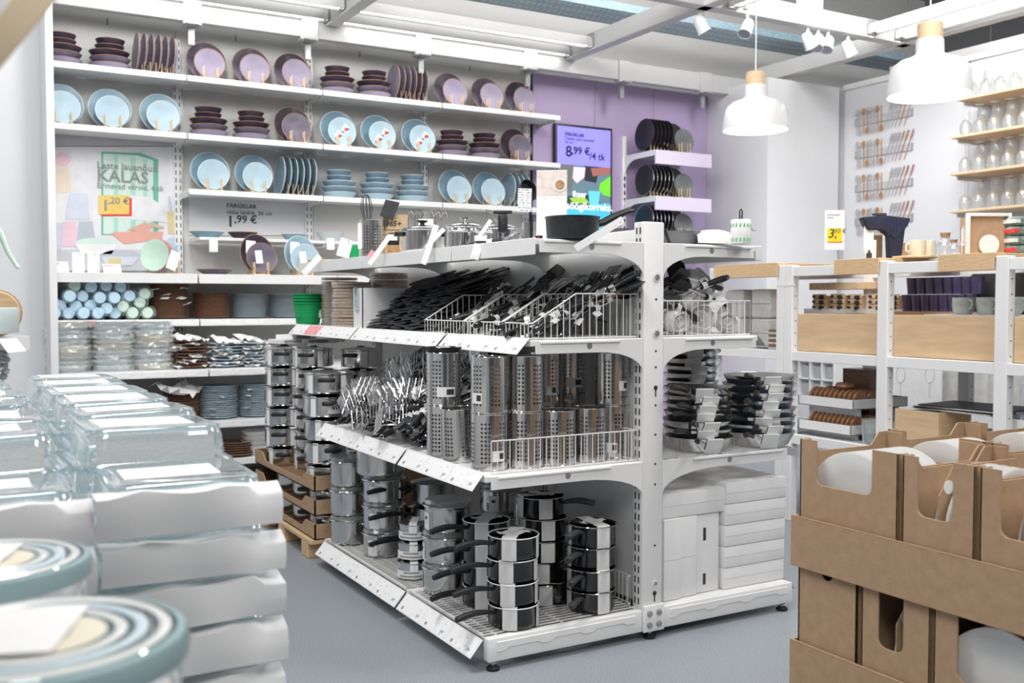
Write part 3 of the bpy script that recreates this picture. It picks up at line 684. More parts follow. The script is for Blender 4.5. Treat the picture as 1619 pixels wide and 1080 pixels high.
for px, kb, ks, lb in ((409, 'big_dark', 'sm_mid', 'purple'), (478, 'big_paleblue', 'sm_blue', 'blue')):
    x = ony(px, 400, 6.5).x
    RACK.put((x, 6.52, z4), (0,0,0), f'wooden dowel rack under the tagged {lb} pair', 'wooden plate racks on the plate wall')
    KP[kb].put((x+.0, 6.575, z4+.012+BIG*.98), (PI/2-.17, 0, .3), f'large {lb} plate with a white tag on the display shelf', 'tagged plates on the display shelf')
    KP[ks].put((x+.012, 6.49, z4+.012+SM*.99), (PI/2-.15, 0, 0), f'small {lb} plate with a white tag on the display shelf', 'tagged plates on the display shelf')
    tagcard(.062, .085, (x-.05, 6.50, z4+.225), (-.15,.08,0), f'upper white tag on the {lb} plates of the display shelf')
    tagcard(.045, .085, (x-.02, 6.44, z4+.16), (-.15,-.08,0), f'lower white tag on the {lb} plates of the display shelf')
# ---- shelf 5: wrapped cups in a pyramid, stacks of plates
def Z5(zx, zy): return (60+zx/3.6, 420+zy/3.6)
cups = [(95,283,0),(180,285,0),(263,283,0),(342,283,0),(445,285,0),(543,275,1),(630,272,1),(130,228,0),(220,232,0),(303,228,0),(392,243,0),(487,232,1),(585,210,1),
        (180,173,0),(257,173,0),(352,183,0),(435,183,0),(525,172,0),(612,160,1),(210,113,1),(308,120,0),(392,115,0),(475,120,0)]
cupm = MB().lathe([(.001,0),(.030,0),(.034,.004),(.041,.06),(.043,.25),(.041,.25),(.036,.05),(.001,.045)], 20).mesh('cup', 40)
def film_me(R, z0, z1, n=28, lump=.006, rows=5, close=True):
    b = MB(); prof = []
    rs = []
    for k in range(rows+1):
        z = z0+(z1-z0)*k/rows; rs.append([((R+random.uniform(-lump, lump))*math.cos(2*PI*i/n), (R+random.uniform(-lump, lump))*math.sin(2*PI*i/n), z+random.uniform(-lump, lump)*.5) for i in range(n)])
    for r in rs: r.append(r[0])
    b.grid(rs); return b.mesh('film', 25)
films = [film_me(.045, -.012, .24, 18, .005, 5) for _ in range(3)]
CK = []
for c, nm in (('cup_blue', 'pale blue'), ('cup_mint', 'mint green')):
    for v in range(2):
        t = thing('cup_sleeve', 'x', 'cup'); obj('cups', cupm, M[c], t); obj('plastic_film', films[v], M['film'], t); CK.append(Kind(t))
rowname = ['bottom row', 'second row from the bottom', 'third row', 'top row']
cnt = {}
for i, (zx, zy, c) in enumerate(cups):
    r = 0 if zy > 260 else 1 if zy > 200 else 2 if zy > 150 else 3
    k = cnt.get(r, 0); cnt[r] = k+1
    p = ony(*Z5(zx, zy), 6.44); z = max(p.z, ZS[5]+.042)
    CK[c*2+i % 2].put((p.x, 6.44+random.uniform(-.02,.03), z), (-PI/2, 0, random.uniform(-.06,.06)), f'{"mint green" if c else "pale blue"} wrapped cup sleeve, {SEQ[k]} in the {rowname[r]}', 'wrapped cup sleeves piled on the shelf')
M['rim_brown'] = mat('rim_brown', (.36,.20,.12), .35, 0, .25, 40); M['rim_greyblue'] = mat('rim_greyblue', (.46,.53,.57), .35, 0, .1, 40)  # lighter rims, also painting the highlights along stacked plate edges
def flat_stack(px, z, R, n, pitch, m, noun, where, Y=6.62, jitter=.002, rm=None, well=.7, hh=.014):
    x = ony(px, 480, Y).x; me = MB().lathe([(.001,0),(R*.6,0),(R*.93,hh-.006),(R,hh-.002),(R,hh),(R*.97,hh),(R*well*.97,.006),(.001,.005)], 32).mesh('plate', 40)
    me.materials.append(M[m])
    rmm = rim_me(R, hh, 32, .0013)
    for k in range(n):
        o = obj('dinner_plate', me, M[m], None, (x+random.uniform(-jitter,jitter), Y+random.uniform(-jitter,jitter), z+.0005+k*pitch), (0,0,random.uniform(0,6)))
        tag(o, olab(k, n, noun, where), 'plate', f'plates of {where}')
        obj('rim', rmm, M[{'pl_brown': 'rim_brown', 'pl_greyblue': 'rim_greyblue', 'pl_blue': 'white_rim'}[m]], o)
    return x
xb = flat_stack(267, ZS[5], .124, 22, .0098, 'pl_brown', 'brown plate', 'the tall brown stack beside the cups')
flat_stack(334, ZS[5], .117, 17, .0094, 'pl_brown', 'brown plate', 'the shorter brown stack')
flat_stack(393, ZS[5], .114, 17, .0091, 'pl_greyblue', 'grey blue plate', 'the left grey blue stack')
flat_stack(451, ZS[5], .114, 17, .0091, 'pl_greyblue', 'grey blue plate', 'the right grey blue stack')
def scrap(loc, s, label, grp, rot=None, n=4):
    """torn sheet of tissue paper: small crumpled sheet"""
    b = MB(); rows = []
    for i in range(n+1):
        rows.append([((i/n-.5)*s+random.uniform(-.1,.1)*s, (j/n-.5)*s*.9+random.uniform(-.1,.1)*s, random.uniform(-.12,.12)*s) for j in range(n+1)])
    b.grid(rows); o = obj('tissue_paper', b.mesh('tissue', 30), M['paper'], None, loc, rot or (random.uniform(-.3,.3), random.uniform(-.3,.3), random.uniform(0,6)))
    return tag(o, label, 'paper', grp)
for k, (zx, zy) in enumerate([(665,135),(830,130),(730,165),(720,185),(815,185),(850,215)]):
    p = ony(*Z5(zx, zy), 6.50); scrap((p.x, 6.49, p.z), .05, f'white tissue corner poking from the tall brown stack beside the cups', 'tissue corners in the tall brown stack', n=3)
# ---- shelf 6: film-wrapped bowls, plates with tissue
fb = [film_me(.125, -.004, .034, 26, .009, 3) for _ in range(4)]
bwm = bowl_me(.112, .03); WK = []
for c, nm in (('seal_blue','blue'), ('cream','cream'), ('bowl_pale','pale green')):
    for v in range(2):
        t = thing('wrapped_bowl', 'x', 'bowl'); obj('bowl', bwm, M[c], t); obj('plastic_film', fb[v+1 if c == 'cream' else v], M['film'], t); WK.append(Kind(t))
for si, px in enumerate((108, 178, 241)):
    x = ony(px, 560, 6.35).x; wh = ['left', 'middle', 'right'][si]; n = 10
    for k in range(n):
        WK[(k*5+si) % 6].put((x+random.uniform(-.008,.008), 6.35+random.uniform(-.01,.01), ZS[6]+.004+k*.0285), (random.uniform(-.03,.03), random.uniform(-.03,.03), random.uniform(0,6)),
            olab(k, n, 'film-wrapped pastel bowl', f'the {wh} wrapped pile'), f'bowls of the {wh} wrapped pile')
for px, m, n, wh in ((300, 'pl_brown', 9, 'the brown plate pile layered with tissue'), (354, 'pl_blue', 8, 'the left blue plate pile layered with tissue'), (397, 'pl_blue', 8, 'the right blue plate pile layered with tissue')):
    x = flat_stack(px, ZS[6], .108, n, .0195, m, 'plate', wh, 6.33, .006)
    for k in range(n):
        for q in range(1 if m == 'pl_brown' and k % 3 else 3):
            a = -PI/2+random.uniform(-1.2, 1.2)
            scrap((x+.085*math.cos(a), 6.33+.085*math.sin(a), ZS[6]+.016+k*.0195), .085, f'sheet of white tissue between the plates of {wh}', f'tissue sheets in {wh}', (random.uniform(-.2,.2), random.uniform(-.2,.2), random.uniform(0,6)), 4)
    scrap((x, 6.3, ZS[6]+n*.0195+.012), .17, f'large crumpled tissue sheet on top of {wh}', f'tissue sheets on {wh}', (.2,.1,.4), 5)
# ---- shelf 7 and 8
x = flat_stack(285, ZS[7], .108, 15, .0115, 'pl_brown', 'brown plate', 'the low brown stack under tissue', 6.3, .004)
scrap((x-.06, 6.22, ZS[7]+.195), .2, 'large crumpled tissue sheet on the low brown stack', None, (.1,.25,.2), 5)
scrap((x+.03, 6.25, ZS[7]+.2), .15, 'folded tissue sheet leaning on the low brown stack', None, (.4,-.2,.9), 4)
for px, wh in ((343, 'the left low blue stack'), (404, 'the right low blue stack')):
    x = flat_stack(px, ZS[7], .116, 18, .0112, 'pl_blue', 'blue plate', wh, 6.3, .003)
    for k in range(5): scrap((x+random.uniform(-.09,.05), 6.19, ZS[7]+.03+k*.037), .035, f'small tissue corner poking from {wh}', f'tissue corners in {wh}', n=3)
flat_stack(372, ZS[8], .1, 6, .014, 'pl_brown', 'brown plate', 'the lowest brown stack', 6.2, .003, hh=.02)
x = ony(404, 700, 6.2).x
wbm_ = bowl_me(.09, .06, 32, .5)
for k in range(4):
    tag(obj('white_bowl', wbm_, M['porcelain'], None, (x, 6.2, ZS[8]+.0005+k*.03)), olab(k, 4, 'white bowl', 'the bowl stack beside the sleeved pots'), 'bowl', 'white bowls on the lowest shelf')
# film-wrapped things under the left bay, half hidden by the glass
for k, px in enumerate((235, 222)):
    x = ony(px, 640, 6.3).x
    for q in range(3): WK[1].put((x, 6.3-.12*k, ZS[7]+.004+q*.06-.0), (.0,0,q), olab(q, 3, 'wrapped bowl', f'the {"rear" if k == 0 else "front"} pile behind the glass dishes'), 'wrapped bowls behind the glass dishes')
# ================================================================== lilac panel: screen and black plates
YP = YW-.02
sc0 = ony(878, 195, YP-.05); sc1 = ony(968, 345, YP-.05)
x0, x1 = ony(878,250,YP-.05).x, ony(968,250,YP-.05).x; zt_, zb_ = ony(878,194,YP-.05).z, .0
zb_ = zt_-1.0
tv = thing('display_screen', 'black framed upright screen showing FÄRGKLAR price on blue and a food scene', 'screen', (x0, YP-.05, 0)); Wd = x1-x0
obj('housing', MB().bx(0, Wd, 0, .045, zb_, zt_).mesh(bev=.004), M['black_plastic'], tv)
def emat(n, c, s=.75): return mat('screen_'+n, c, .3, 0, .08, 9, emit=s, spec=.3)
def flat2(nm, poly, d, m, t=.0005): return obj(nm, MB().prism(poly, d, d+t, XZ), m, tv)
ax, bxx = .018, Wd-.018; zc = ony(920, 262, YP-.05).z
flat2('price_area', [(ax, zc), (bxx, zc), (bxx, zt_-.02), (ax, zt_-.02)], .0005, emat('blue', (.22,.20,.75)))
flat2('picture_area', [(ax, zb_+.03), (bxx, zb_+.03), (bxx, zc), (ax, zc)], .0005, emat('scene', (.10,.16,.20), .7))
zz = lambda f: zc-(zc-zb_)*f
xx = lambda f: ax+(bxx-ax)*f
for nm, poly, d, m in [('apron', [(xx(0),zz(.0)),(xx(.34),zz(.0)),(xx(.26),zz(.32)),(xx(0),zz(.36))], .0012, emat('apron', (.14,.15,.14), .4)),
    ('apron', [(xx(.5),zz(0)),(xx(.8),zz(0)),(xx(.72),zz(.2)),(xx(.5),zz(.18))], .0012, emat('shirt', (.03,.03,.04), .5)),
    ('arm', [(xx(.62),zz(.02)),(xx(1),zz(.0)),(xx(1),zz(.07)),(xx(.66),zz(.12))], .0018, emat('arm', (.32,.12,.10), .5)),
    ('hand', [(xx(.30),zz(.02)),(xx(.52),zz(.02)),(xx(.50),zz(.14)),(xx(.36),zz(.22)),(xx(.28),zz(.16))], .0018, emat('hand', (.62,.50,.56), .6)),
    ('leaves', [(xx(.80),zz(.20)),(xx(1),zz(.10)),(xx(1),zz(.36)),(xx(.86),zz(.34)),(xx(.78),zz(.28))], .0018, emat('leaf', (.12,.48,.03), .8)),
    ('plate', [(xx(.18),zz(.38)),(xx(.7),zz(.34)),(xx(.8),zz(.44)),(xx(.6),zz(.52)),(xx(.16),zz(.5))], .0014, emat('bowl', (.03,.05,.07), .5)),
    ('glass', [(xx(.58),zz(.3)),(xx(.8),zz(.3)),(xx(.76),zz(.52)),(xx(.60),zz(.52))], .0022, emat('drink', (.10,.42,.55), .8)),
    ('cloth', [(xx(0),zz(.5)),(xx(1),zz(.44)),(xx(1),zz(.9)),(xx(0),zz(.9))], .0012, emat('cloth', (.06,.35,.60), .8)),
    ('salad', [(xx(.22),zz(.40)),(xx(.5),zz(.38)),(xx(.6),zz(.45)),(xx(.3),zz(.47))], .0020, emat('salad', (.25,.42,.06), .7))]:
    flat2(nm, poly, d, m)
def T2(s, px, py, size, m, bold=0): p = ony(px, py, YP-.052); text(s, size, (p.x-x0, -.0032, p.z), R90, M[m], tv, bold=bold)
T2('FÄRGKLAR', 893, 214, .038, 'ink_navy', .001); T2('Taldrik, matt tumehall', 893, 220.5, .032, 'ink_navy'); T2('26 cm', 893, 226, .03, 'ink_navy')
T2('8', 894, 247, .125, 'ink_navy', .002); T2(',99 €', 903.5, 243, .085, 'ink_navy', .002); T2('/4 tk', 932, 252, .082, 'ink_navy', .001)
T2('ikser', 905, 311, .07, 'white_ink', .0012); T2('söögikorraks.', 895, 330, .085, 'white_ink', .0012)
# bracket shelves with lilac front boards and racks of black plates
xu = ony(985, 260, YP).x
up = thing('shelf_upright', 'white slotted upright on the lilac panel left of the black plates', 'upright', (xu, YP, 0))
obj('channel', MB().bx(-.02, .02, -.025, 0, .6, ony(985,216,YP).z).mesh(bev=.002, seg=1), M['white_metal'], up)
o = obj('slots', slots(MB(), 0, -.025, .62, 2.2, .06, .034, .014, 0).mesh(smooth=0), M['panel_grey'], up); o['kind'] = 'stuff'
M['lilac_board'] = mat('lilac_board', (.78,.70,.86), .5, 0, .02, 4)
blk = mkplate(plate_big, rim_big, 'black_plate', 'black_plate'); blk2 = mkplate(plate_big, rim_big, 'black_plate', 'silver'); gry = mkplate(plate_sm, rim_sm, 'grey_plate', 'grey_plate')
DS = .45; yf = YP-DS
xl = ony(1036, 250, yf).x; xrr = ony(1124, 250, yf).x
for r, (py, wh) in enumerate(((239, 'upper'), (312, 'middle'), (377, 'lower'))):
    zf = ony(1036, py, yf).z
    t = thing('bracket_shelf', f'{wh} bracket shelf with lilac front board on the lilac panel', 'shelf', (0, 0, zf), 0, 'bracket shelves on the lilac panel')
    obj('deck', MB().bx(xl, xrr, yf+.01, YP-.03, .0, .014), M['white_metal'], t)
    obj('front_board', MB().bx(xl, xrr, yf-.012, yf+.008, -.10, .012).mesh(bev=.002, seg=1), M['lilac_board'], t)
    poly = bracket_poly(DS*.95, .03, .18)
    for xq in (xu, xrr-.05):
        obj('bracket', MB().prism([(-p[0], p[1]) for p in poly], 0, .006, Matrix.Translation((xq-.003, YP-.02, .0)) @ Matrix(((0,0,1,0),(-1,0,0,0),(0,1,0,0),(0,0,0,1)))), M['white_metal'], t)
    zp = zf+.0145; xc = xl+.13; yc = yf+.16
    RACK.put((xc, yc, zp), (0,0,PI/2), f'wooden dowel rack under the {wh} row of black plates', 'wooden plate racks on the lilac panel')
    for k in range(6): (blk if r == 0 else blk2).put((xc-.095+k*.040, yc, zp+.012+BIG), (0, -PI/2+.05, 0), f'black plate standing {seq(k,6)} in the {wh} row on the lilac panel', f'black plates of the {wh} row')
    xq = xl+.36
    RACK.put((xq, yc-.02, zp), (0,0,0), f'wooden dowel rack under the {wh} dark pair', 'wooden plate racks on the lilac panel')
    blk.put((xq-.01, yc+.06, zp+.012+BIG*.98), (PI/2-.16, 0, .1), f'large black plate of the {wh} dark pair on the lilac panel', 'large black plates of the pairs')
    gry.put((xq+.02, yc-.04, zp+.012+SM*.98), (PI/2-.14, 0, 0), f'small grey plate of the {wh} dark pair on the lilac panel', 'small grey plates of the pairs')
# ================================================================== gondola (double-sided shop rack)
XG, YE = 2.09, 2.70
PY = [2.70, 3.30, 4.20, 5.10]
ZB, ZM, Z3, ZT = .108, .612, 1.030, 1.352
g = thing('gondola_rack', 'white double-sided shop rack with slotted end post, back panel and bolted base', 'rack', (0,0,0))
for i, y in enumerate(PY):
    po_ = obj('post', MB().bx(2.045, 2.131, y, y+.055, .04, 1.421).mesh(bev=.004), M['white_metal'], g)
    b = MB(); z = .12
    while z < 1.39:
        for q in (.016, .036): b.bx(2.0436, 2.046, y+q, y+q+.006, z, z+.022)
        z += .036
    o = obj('slots', b.mesh(smooth=0), M['slot_dark'], po_); o['kind'] = 'stuff'
    if i == 0:
        for zz_, r in ((1.235,.010),(1.045,.010),(.19,.006)):
            obj('bolt', MB().lathe([(.001,-.006),(r,-.006),(r*1.1,0)], 6, TR(2.100,y,zz_) @ RX(PI/2) @ RX(PI)), M['galv'], po_)
            obj('washer', MB().lathe([(r,-.0018),(r*1.7,-.0018),(r*1.7,0)], 20, TR(2.100,y-.0002,zz_) @ RX(PI/2) @ RX(PI)), M['white_metal'], po_)
        for zz_ in (1.16, .985, .93, .80, .70, .60, .53, .32):
            obj('hole', MB().lathe([(.001,0),(.004,0),(.004,.001)], 10, TR(2.098,y-.0012,zz_) @ RX(-PI/2)), M['slot_dark'], po_)
        for zz_ in (.86, .155): obj('keyhole', MB().lathe([(.001,0),(.008,0),(.008,.001)], 12, TR(2.098,y-.0012,zz_) @ RX(-PI/2)).bx(2.0955,2.1005,y-.0012,y,zz_-.03,zz_), M['slot_dark'], po_)
for a, b_ in zip(PY, PY[1:]):
    obj('back_panel', MB().bx(2.078, 2.098, a+.056, b_-.001, .11, 1.40).mesh(bev=.002, seg=1), M['white_metal'], g)
for s, x0, x1 in ((-1, 1.45, 2.045), (1, 2.131, 2.742)):
    for i, y in enumerate(PY[:3]):
        r = obj('base_rail', MB().bx(x0, x1, y-.004, y+.03, .03, .104).mesh(bev=.004), M['white_metal'], g)
        if i == 0:
            w0, w1 = x0+.03, x1-.03
            def zig(k): return w0+(w1-w0)*k
            obj('embossing', MB().prism([(zig(0),.092),(zig(1),.092),(zig(1),.066),(zig(.93),.066),(zig(.90),.074),(zig(.70),.074),(zig(.67),.064),(zig(.61),.064),(zig(.58),.072),(zig(.40),.072),(zig(.37),.062),(zig(.31),.062),(zig(.28),.07),(zig(.08),.07),(zig(.05),.06),(zig(0),.06)], 0, .004, TR(0,y-.004,0) @ XZ).mesh(bev=.001, seg=1), M['white_metal'], r)
cp = obj('clamp_plate', MB().bx(2.045, 2.132, 2.688, 2.70, .028, .118).mesh(bev=.003), M['white_metal'], g)
for x in (2.068, 2.108):
    for z in (.052, .092): obj('bolt', MB().lathe([(.001,0),(.0085,0),(.0085,.006),(.011,.006),(.011,.009)], 8, TR(x,2.680,z) @ RX(-PI/2)), M['galv'], cp)
for x, y in ((1.475,2.712),(2.085,2.71),(2.705,2.712),(1.475,3.315),(1.475,4.215),(2.705,3.315),(2.085,4.215)):
    f = obj('levelling_foot', MB().lathe([(.001,0),(.021,0),(.021,.008),(.012,.014),(.001,.014)], 16), M['black_rubber'], g, (x, y, .0005))
    obj('threaded_stud', MB().lathe([(.006,.012),(.006,.035)], 8).lathe([(.012,.022),(.012,.028)], 6), M['galv'], f)
# ---- price rail: sloping white strip with paper labels
def label_me(w, h): return card_mesh(w, h, .0008, 0, 1)
def price_rail(parent, y0, y1, A, B, n, pink=None):
    (xa, za), (xb, zb) = A, B; d = Vector((xb-xa, 0, zb-za)); L = d.length; d.normalize(); nrm = Vector((-abs(d.z), 0, -d.x))
    if nrm.x > 0: nrm = -nrm
    nrm = Vector((d.z, 0, -d.x));  nrm = nrm if nrm.z > 0 else -nrm
    t = .0025
    def P(s, y, k): q = Vector((xa, y, za))+d*(s*L)+nrm*k; return tuple(q)
    b = MB(); b.add([P(0,y0,0),P(1,y0,0),P(1,y1,0),P(0,y1,0),P(0,y0,t),P(1,y0,t),P(1,y1,t),P(0,y1,t)], [(0,3,2,1),(4,5,6,7),(0,1,5,4),(1,2,6,5),(2,3,7,6),(3,0,4,7)])
    r = obj('price_rail', b.mesh(bev=.0008, seg=1), M['white_paint'], parent)
    W_ = (y1-y0)
    cells = n; cw = W_/cells
    ang = math.atan2(-d.z, -d.x)
    for k in range(cells):
        w_ = cw*random.uniform(.86,.96)
        vs = []; yc = y1-cw*(k+.5)
        o = bpy.data.meshes.new('label'); pts = [P(.1,yc+w_/2,t+.0006),P(.1,yc-w_/2,t+.0006),P(.92,yc-w_/2,t+.0006),P(.92,yc+w_/2,t+.0006),P(.1,yc+w_/2,t),P(.1,yc-w_/2,t),P(.92,yc-w_/2,t),P(.92,yc+w_/2,t)]
        o.from_pydata(pts, [], [(0,1,2,3),(0,4,5,1),(1,5,6,2),(2,6,7,3),(3,7,4,0)])
        ul = o.uv_layers.new(name='UVMap'); uvs = [(0,1),(1,1),(1,0),(0,0)]*2
        for p in o.polygons:
            for li in p.loop_indices: u = uvs[o.loops[li].vertex_index]; ul.data[li].uv = (u[0]*1.6+k*.37, u[1]*.8)
        lb_ = obj('price_label', o, M['print' if k != pink else 'pink_label'], r)
        b = MB(); s0, s1 = (.68, .85); y_ = yc+w_*.36
        b.add([P(s0,y_,t+.001),P(s0,y_-.014,t+.001),P(s1,y_-.014,t+.001),P(s1,y_,t+.001)], [(0,1,2,3)])
        y_ = yc-w_*.30
        for q in range(3): b.add([P(.62,y_-q*.007,t+.001),P(.62,y_-q*.007-.004,t+.001),P(.82-.06*(q>0),y_-q*.007-.004,t+.001),P(.82-.06*(q>0),y_-q*.007,t+.001)], [(0,1,2,3)])
        obj('price_print', b.mesh(smooth=0), M['ink_grey'], lb_)
    return r
def wire_deck(parent, x0, x1, y0, y1, z, pitch=.024):
    b = MB(); y = y0+.01
    while y < y1-.005: b.bx(x0, x1, y-.0022, y+.0022, z-.006, z-.0015); y += pitch
    for x in (x0+.003, x0+.05, x0+.1, (x0+x1)/2, x1-.003): b.bx(x-.0025, x+.0025, y0, y1, z-.011, z-.006)
    for x in (x0+.001,): b.bx(x-.003, x+.003, y0, y1, z-.006, z+.002)
    return obj('wire_deck', b.mesh(smooth=0), M['wire_white'], parent)
def gshelf(side, lvl, bay, label, wire=False, rails=3):
    y0, y1 = PY[bay], PY[bay+1]
    D = {'b': .60, 'm': .60, '3': .435, 't': .42}[lvl]; z = {'b': ZB, 'm': ZM, '3': Z3, 't': ZT}[lvl]
    sg_ = -1 if side == 'L' else 1; xp = 2.045 if side == 'L' else 2.131; xf = xp+sg_*D
    t = thing('gondola_shelf', label, 'shelf', (0,0,0), 0, 'shelves of the gondola rack')
    xa, xb = min(xp, xf), max(xp, xf)
    if wire: wire_deck(t, xa+(.004 if side == 'L' else 0), xb, y0+.032, y1-.002, z)
    else: obj('deck', MB().bx(xa, xb, y0+.006, y1-.001, z-.02, z-.0005).mesh(bev=.002, seg=1), M['white_metal'], t)
    if lvl != 'b':
        poly = bracket_poly(D*.97, .042, .115)
        pl = [((xp+p[0]) if side == 'L' else (xp-p[0]), z+p[1]-.002) for p in poly]
        for yb_, nm in ((y0, 'bracket'), (y1-.006, 'bracket')):
            br = obj(nm, MB().prism(pl, -yb_-.004, -yb_, XZ).mesh(bev=.001, seg=1), M['white_metal'], t)
            if bay == 0 and yb_ == y0:
                obj('bracket_screw', MB().lathe([(.001,0),(.010,0),(.010,.0012)], 14, TR(xp+sg_*D*.5, yb_-.0012, z-.022) @ RX(-PI/2)), M['galv'], br)
                obj('bracket_lip', MB().bx(min(xp+sg_*D*.22, xp+sg_*D*.93), max(xp+sg_*D*.22, xp+sg_*D*.93), yb_-.006, yb_-.001, z-.012, z-.004).mesh(bev=.0015, seg=1), M['white_metal'], br)
    if lvl == 't':
        obj('front_lip', MB().bx(xf-.003 if side == 'L' else xf, xf if side == 'L' else xf+.03, y0+.004, y1-.002, z-.052, z+.002).mesh(bev=.002, seg=1), M['white_metal'], t)
    elif side == 'L':
        A, B = {'b': ((1.44,.100),(1.395,.048)), 'm': ((1.446,.622),(1.402,.568)), '3': ((1.608,1.036),(1.560,.985))}[lvl]
        price_rail(t, y0+.01, y1-.008, A, B, rails, 1 if (lvl == '3' and bay == 2) else None)
    else:
        A, B = {'b': ((2.745,.104),(2.77,.07)), 'm': ((2.742,.612),(2.79,.568)), '3': ((2.572,1.03),(2.61,.99))}[lvl]
        b = MB(); n_ = 4
        b.grid([[(A[0], y0+.01, A[1]), (A[0], y1-.01, A[1])], [(B[0], y0+.01, B[1]), (B[0], y1-.01, B[1])]])
        obj('price_rail', b, M['white_paint'], t)
    return t
nm_ = ['nearest the end post', 'middle bay', 'far bay']
lv = {'b': 'base', 'm': 'knee-high', '3': 'basket', 't': 'top display'}
for bay in range(3):
    for l in ('b','m','3','t'):
        if bay == 2 and l in 'bm': continue
        gshelf('L', l, bay, f'white {lv[l]} shelf of the rack, pot side, {nm_[bay]}', l == 'b', 3 if bay == 0 else 4)
        if bay < 2: gshelf('R', l, bay, f'white {lv[l]} shelf of the rack, pan side, {nm_[bay]}', l in 'm', 3)
# ---- wire guards and baskets
def fence_bars(pts_top, pts_bot, step=.022, r=.0017):
    """upright wires between a top and a bottom polyline plus the two long wires"""
    b = MB(); b.tube(pts_top, r*1.5, 6); b.tube(pts_bot, r*1.5, 6)
    A = [Vector(p) for p in pts_top]; B = [Vector(p) for p in pts_bot]
    for i in range(len(A)-1):
        n = max(1, int((A[i+1]-A[i]).length/step))
        for k in range(n+1): q = k/n; b.tube([A[i].lerp(A[i+1], q), B[i].lerp(B[i+1], q)], r, 4)
    return b.mesh('wires', 60)
def guard(x0, x1, y, yb_, z, h, label, xback):
    t = thing('wire_guard', label, 'wire guard', (0,0,0), 0, 'white wire guards on the rack')
    obj('end_wires', fence_bars([(x0,y,z+h),(x1,y,z+h)], [(x0,y,z+.004),(x1,y,z+.004)]), M['wire_white'], t)
    obj('back_wires', fence_bars([(xback,y,z+h),(xback,yb_,z+h)], [(xback,y,z+.004),(xback,yb_,z+.004)]), M['wire_white'], t)
guard(1.475, 2.035, 2.722, 3.2, ZM, .105, 'white wire guard in front of the perforated steel cans', 2.035)
guard(2.03, 2.04, 2.76, 3.2, ZB, .1, 'white wire guard at the back of the lowest shelf beside the post', 2.04)
def basket(y0, y1, label, x0=1.625, x1=2.035, z=Z3, hf=.052, hb=.148, xs=1.79, sg_=1):
    t = thing('wire_basket', label, 'wire basket', (0,0,0), 0, 'white wire baskets with sloping sides')
    for nm, y in (('near_side', y0), ('far_side', y1)):
        obj(nm, fence_bars([(x0,y,z+hf),(xs,y,z+hb),(x1,y,z+hb)], [(x0,y,z+.004),(xs,y,z+.004),(x1,y,z+.004)], .026), M['wire_white'], t)
    obj('front', fence_bars([(x0,y0,z+hf),(x0,y1,z+hf)], [(x0,y0,z+.004),(x0,y1,z+.004)], .024), M['wire_white'], t)
    obj('back', fence_bars([(x1,y0,z+hb),(x1,y1,z+hb)], [(x1,y0,z+.004),(x1,y1,z+.004)], .026), M['wire_white'], t)
    b = MB()
    for k in range(6): y = y0+(y1-y0)*(k+.5)/6; b.tube([(x0,y,z+.003),(x1,y,z+.003)], .0017, 4)
    obj('floor_wires', b.mesh(smooth=60), M['wire_white'], t); return t
BY = [2.725]+[onx(p, 512, 1.625).y for p in (793, 733, 671)]
for i, lb in enumerate(('near the end post, fullest of the three', 'in the middle of the three', 'next to the black spatulas')):
    basket(BY[i]+(.006 if i else 0), BY[i+1]-.006, f'white wire basket of utensils {lb}')
tR = thing('wire_basket', 'white wire basket with white bundles on the pan side', 'wire basket', (0,0,0), 0)
obj('near_side', fence_bars([(2.14,2.725,Z3+.125),(2.545,2.725,Z3+.125)], [(2.14,2.725,Z3+.004),(2.545,2.725,Z3+.004)], .026), M['wire_white'], tR)
obj('front', fence_bars([(2.545,2.725,Z3+.125),(2.545,3.25,Z3+.125)], [(2.545,2.725,Z3+.004),(2.545,3.25,Z3+.004)], .026), M['wire_white'], tR)
obj('far_side', fence_bars([(2.14,3.25,Z3+.125),(2.545,3.25,Z3+.125)], [(2.14,3.25,Z3+.004),(2.545,3.25,Z3+.004)], .026), M['wire_white'], tR)
# ================================================================== perforated steel cans
def can_mesh(R=.06, h=.18, nc=30, z0=.028, pitch=.0135, rows=10, rh=.0041):
    v = []; f = []
    def V(a, z): v.append((R*math.cos(a), R*math.sin(a), z)); return len(v)-1
    da = 2*PI/nc; zs = [0, .004, z0-pitch/2]+[z0-pitch/2+pitch*(k+1) for k in range(rows)]+[h-.003, h]
    gi = [[V(i*da, z) for i in range(nc)] for z in zs]
    for k in range(len(zs)-1):
        for i in range(nc):
            j = (i+1) % nc; c = (gi[k][i], gi[k][j], gi[k+1][j], gi[k+1][i])
            if 2 <= k < 2+rows and i % 5 < 3:
                ac = (i+.5)*da; zc_ = (zs[k]+zs[k+1])/2; hp = []
                for q in range(8):
                    an = -3*PI/4+q*PI/4; hp.append(V(ac+rh/R*math.cos(an), zc_+rh*math.sin(an)))
                # corners map: q0 = lower left, q2 = lower right, q4 = upper right, q6 = upper left
                f.extend([(c[0], c[1], hp[2], hp[1], hp[0]), (c[1], c[2], hp[4], hp[3], hp[2]), (c[2], c[3], hp[6], hp[5], hp[4]), (c[3], c[0], hp[0], hp[7], hp[6])])
            else: f.append(c)
    me = bpy.data.meshes.new('can'); me.from_pydata(v, [], f); me.shade_smooth(); me.set_sharp_from_angle(angle=math.radians(50)); return me
canm = can_mesh()
ct = thing('utensil_can', 'x', 'can', (0,0,0), 0)
obj('perforated_wall', canm, M['steel'], ct)
obj('floor_disc', MB().lathe([(.001,.004),(.058,.004),(.058,.006),(.001,.006)], 24), M['steel'], ct)
obj('rolled_rim', MB().tube([(.06*math.cos(2*PI*i/30), .06*math.sin(2*PI*i/30), .18) for i in range(30)], .0016, 6, True), M['steel_polish'], ct)
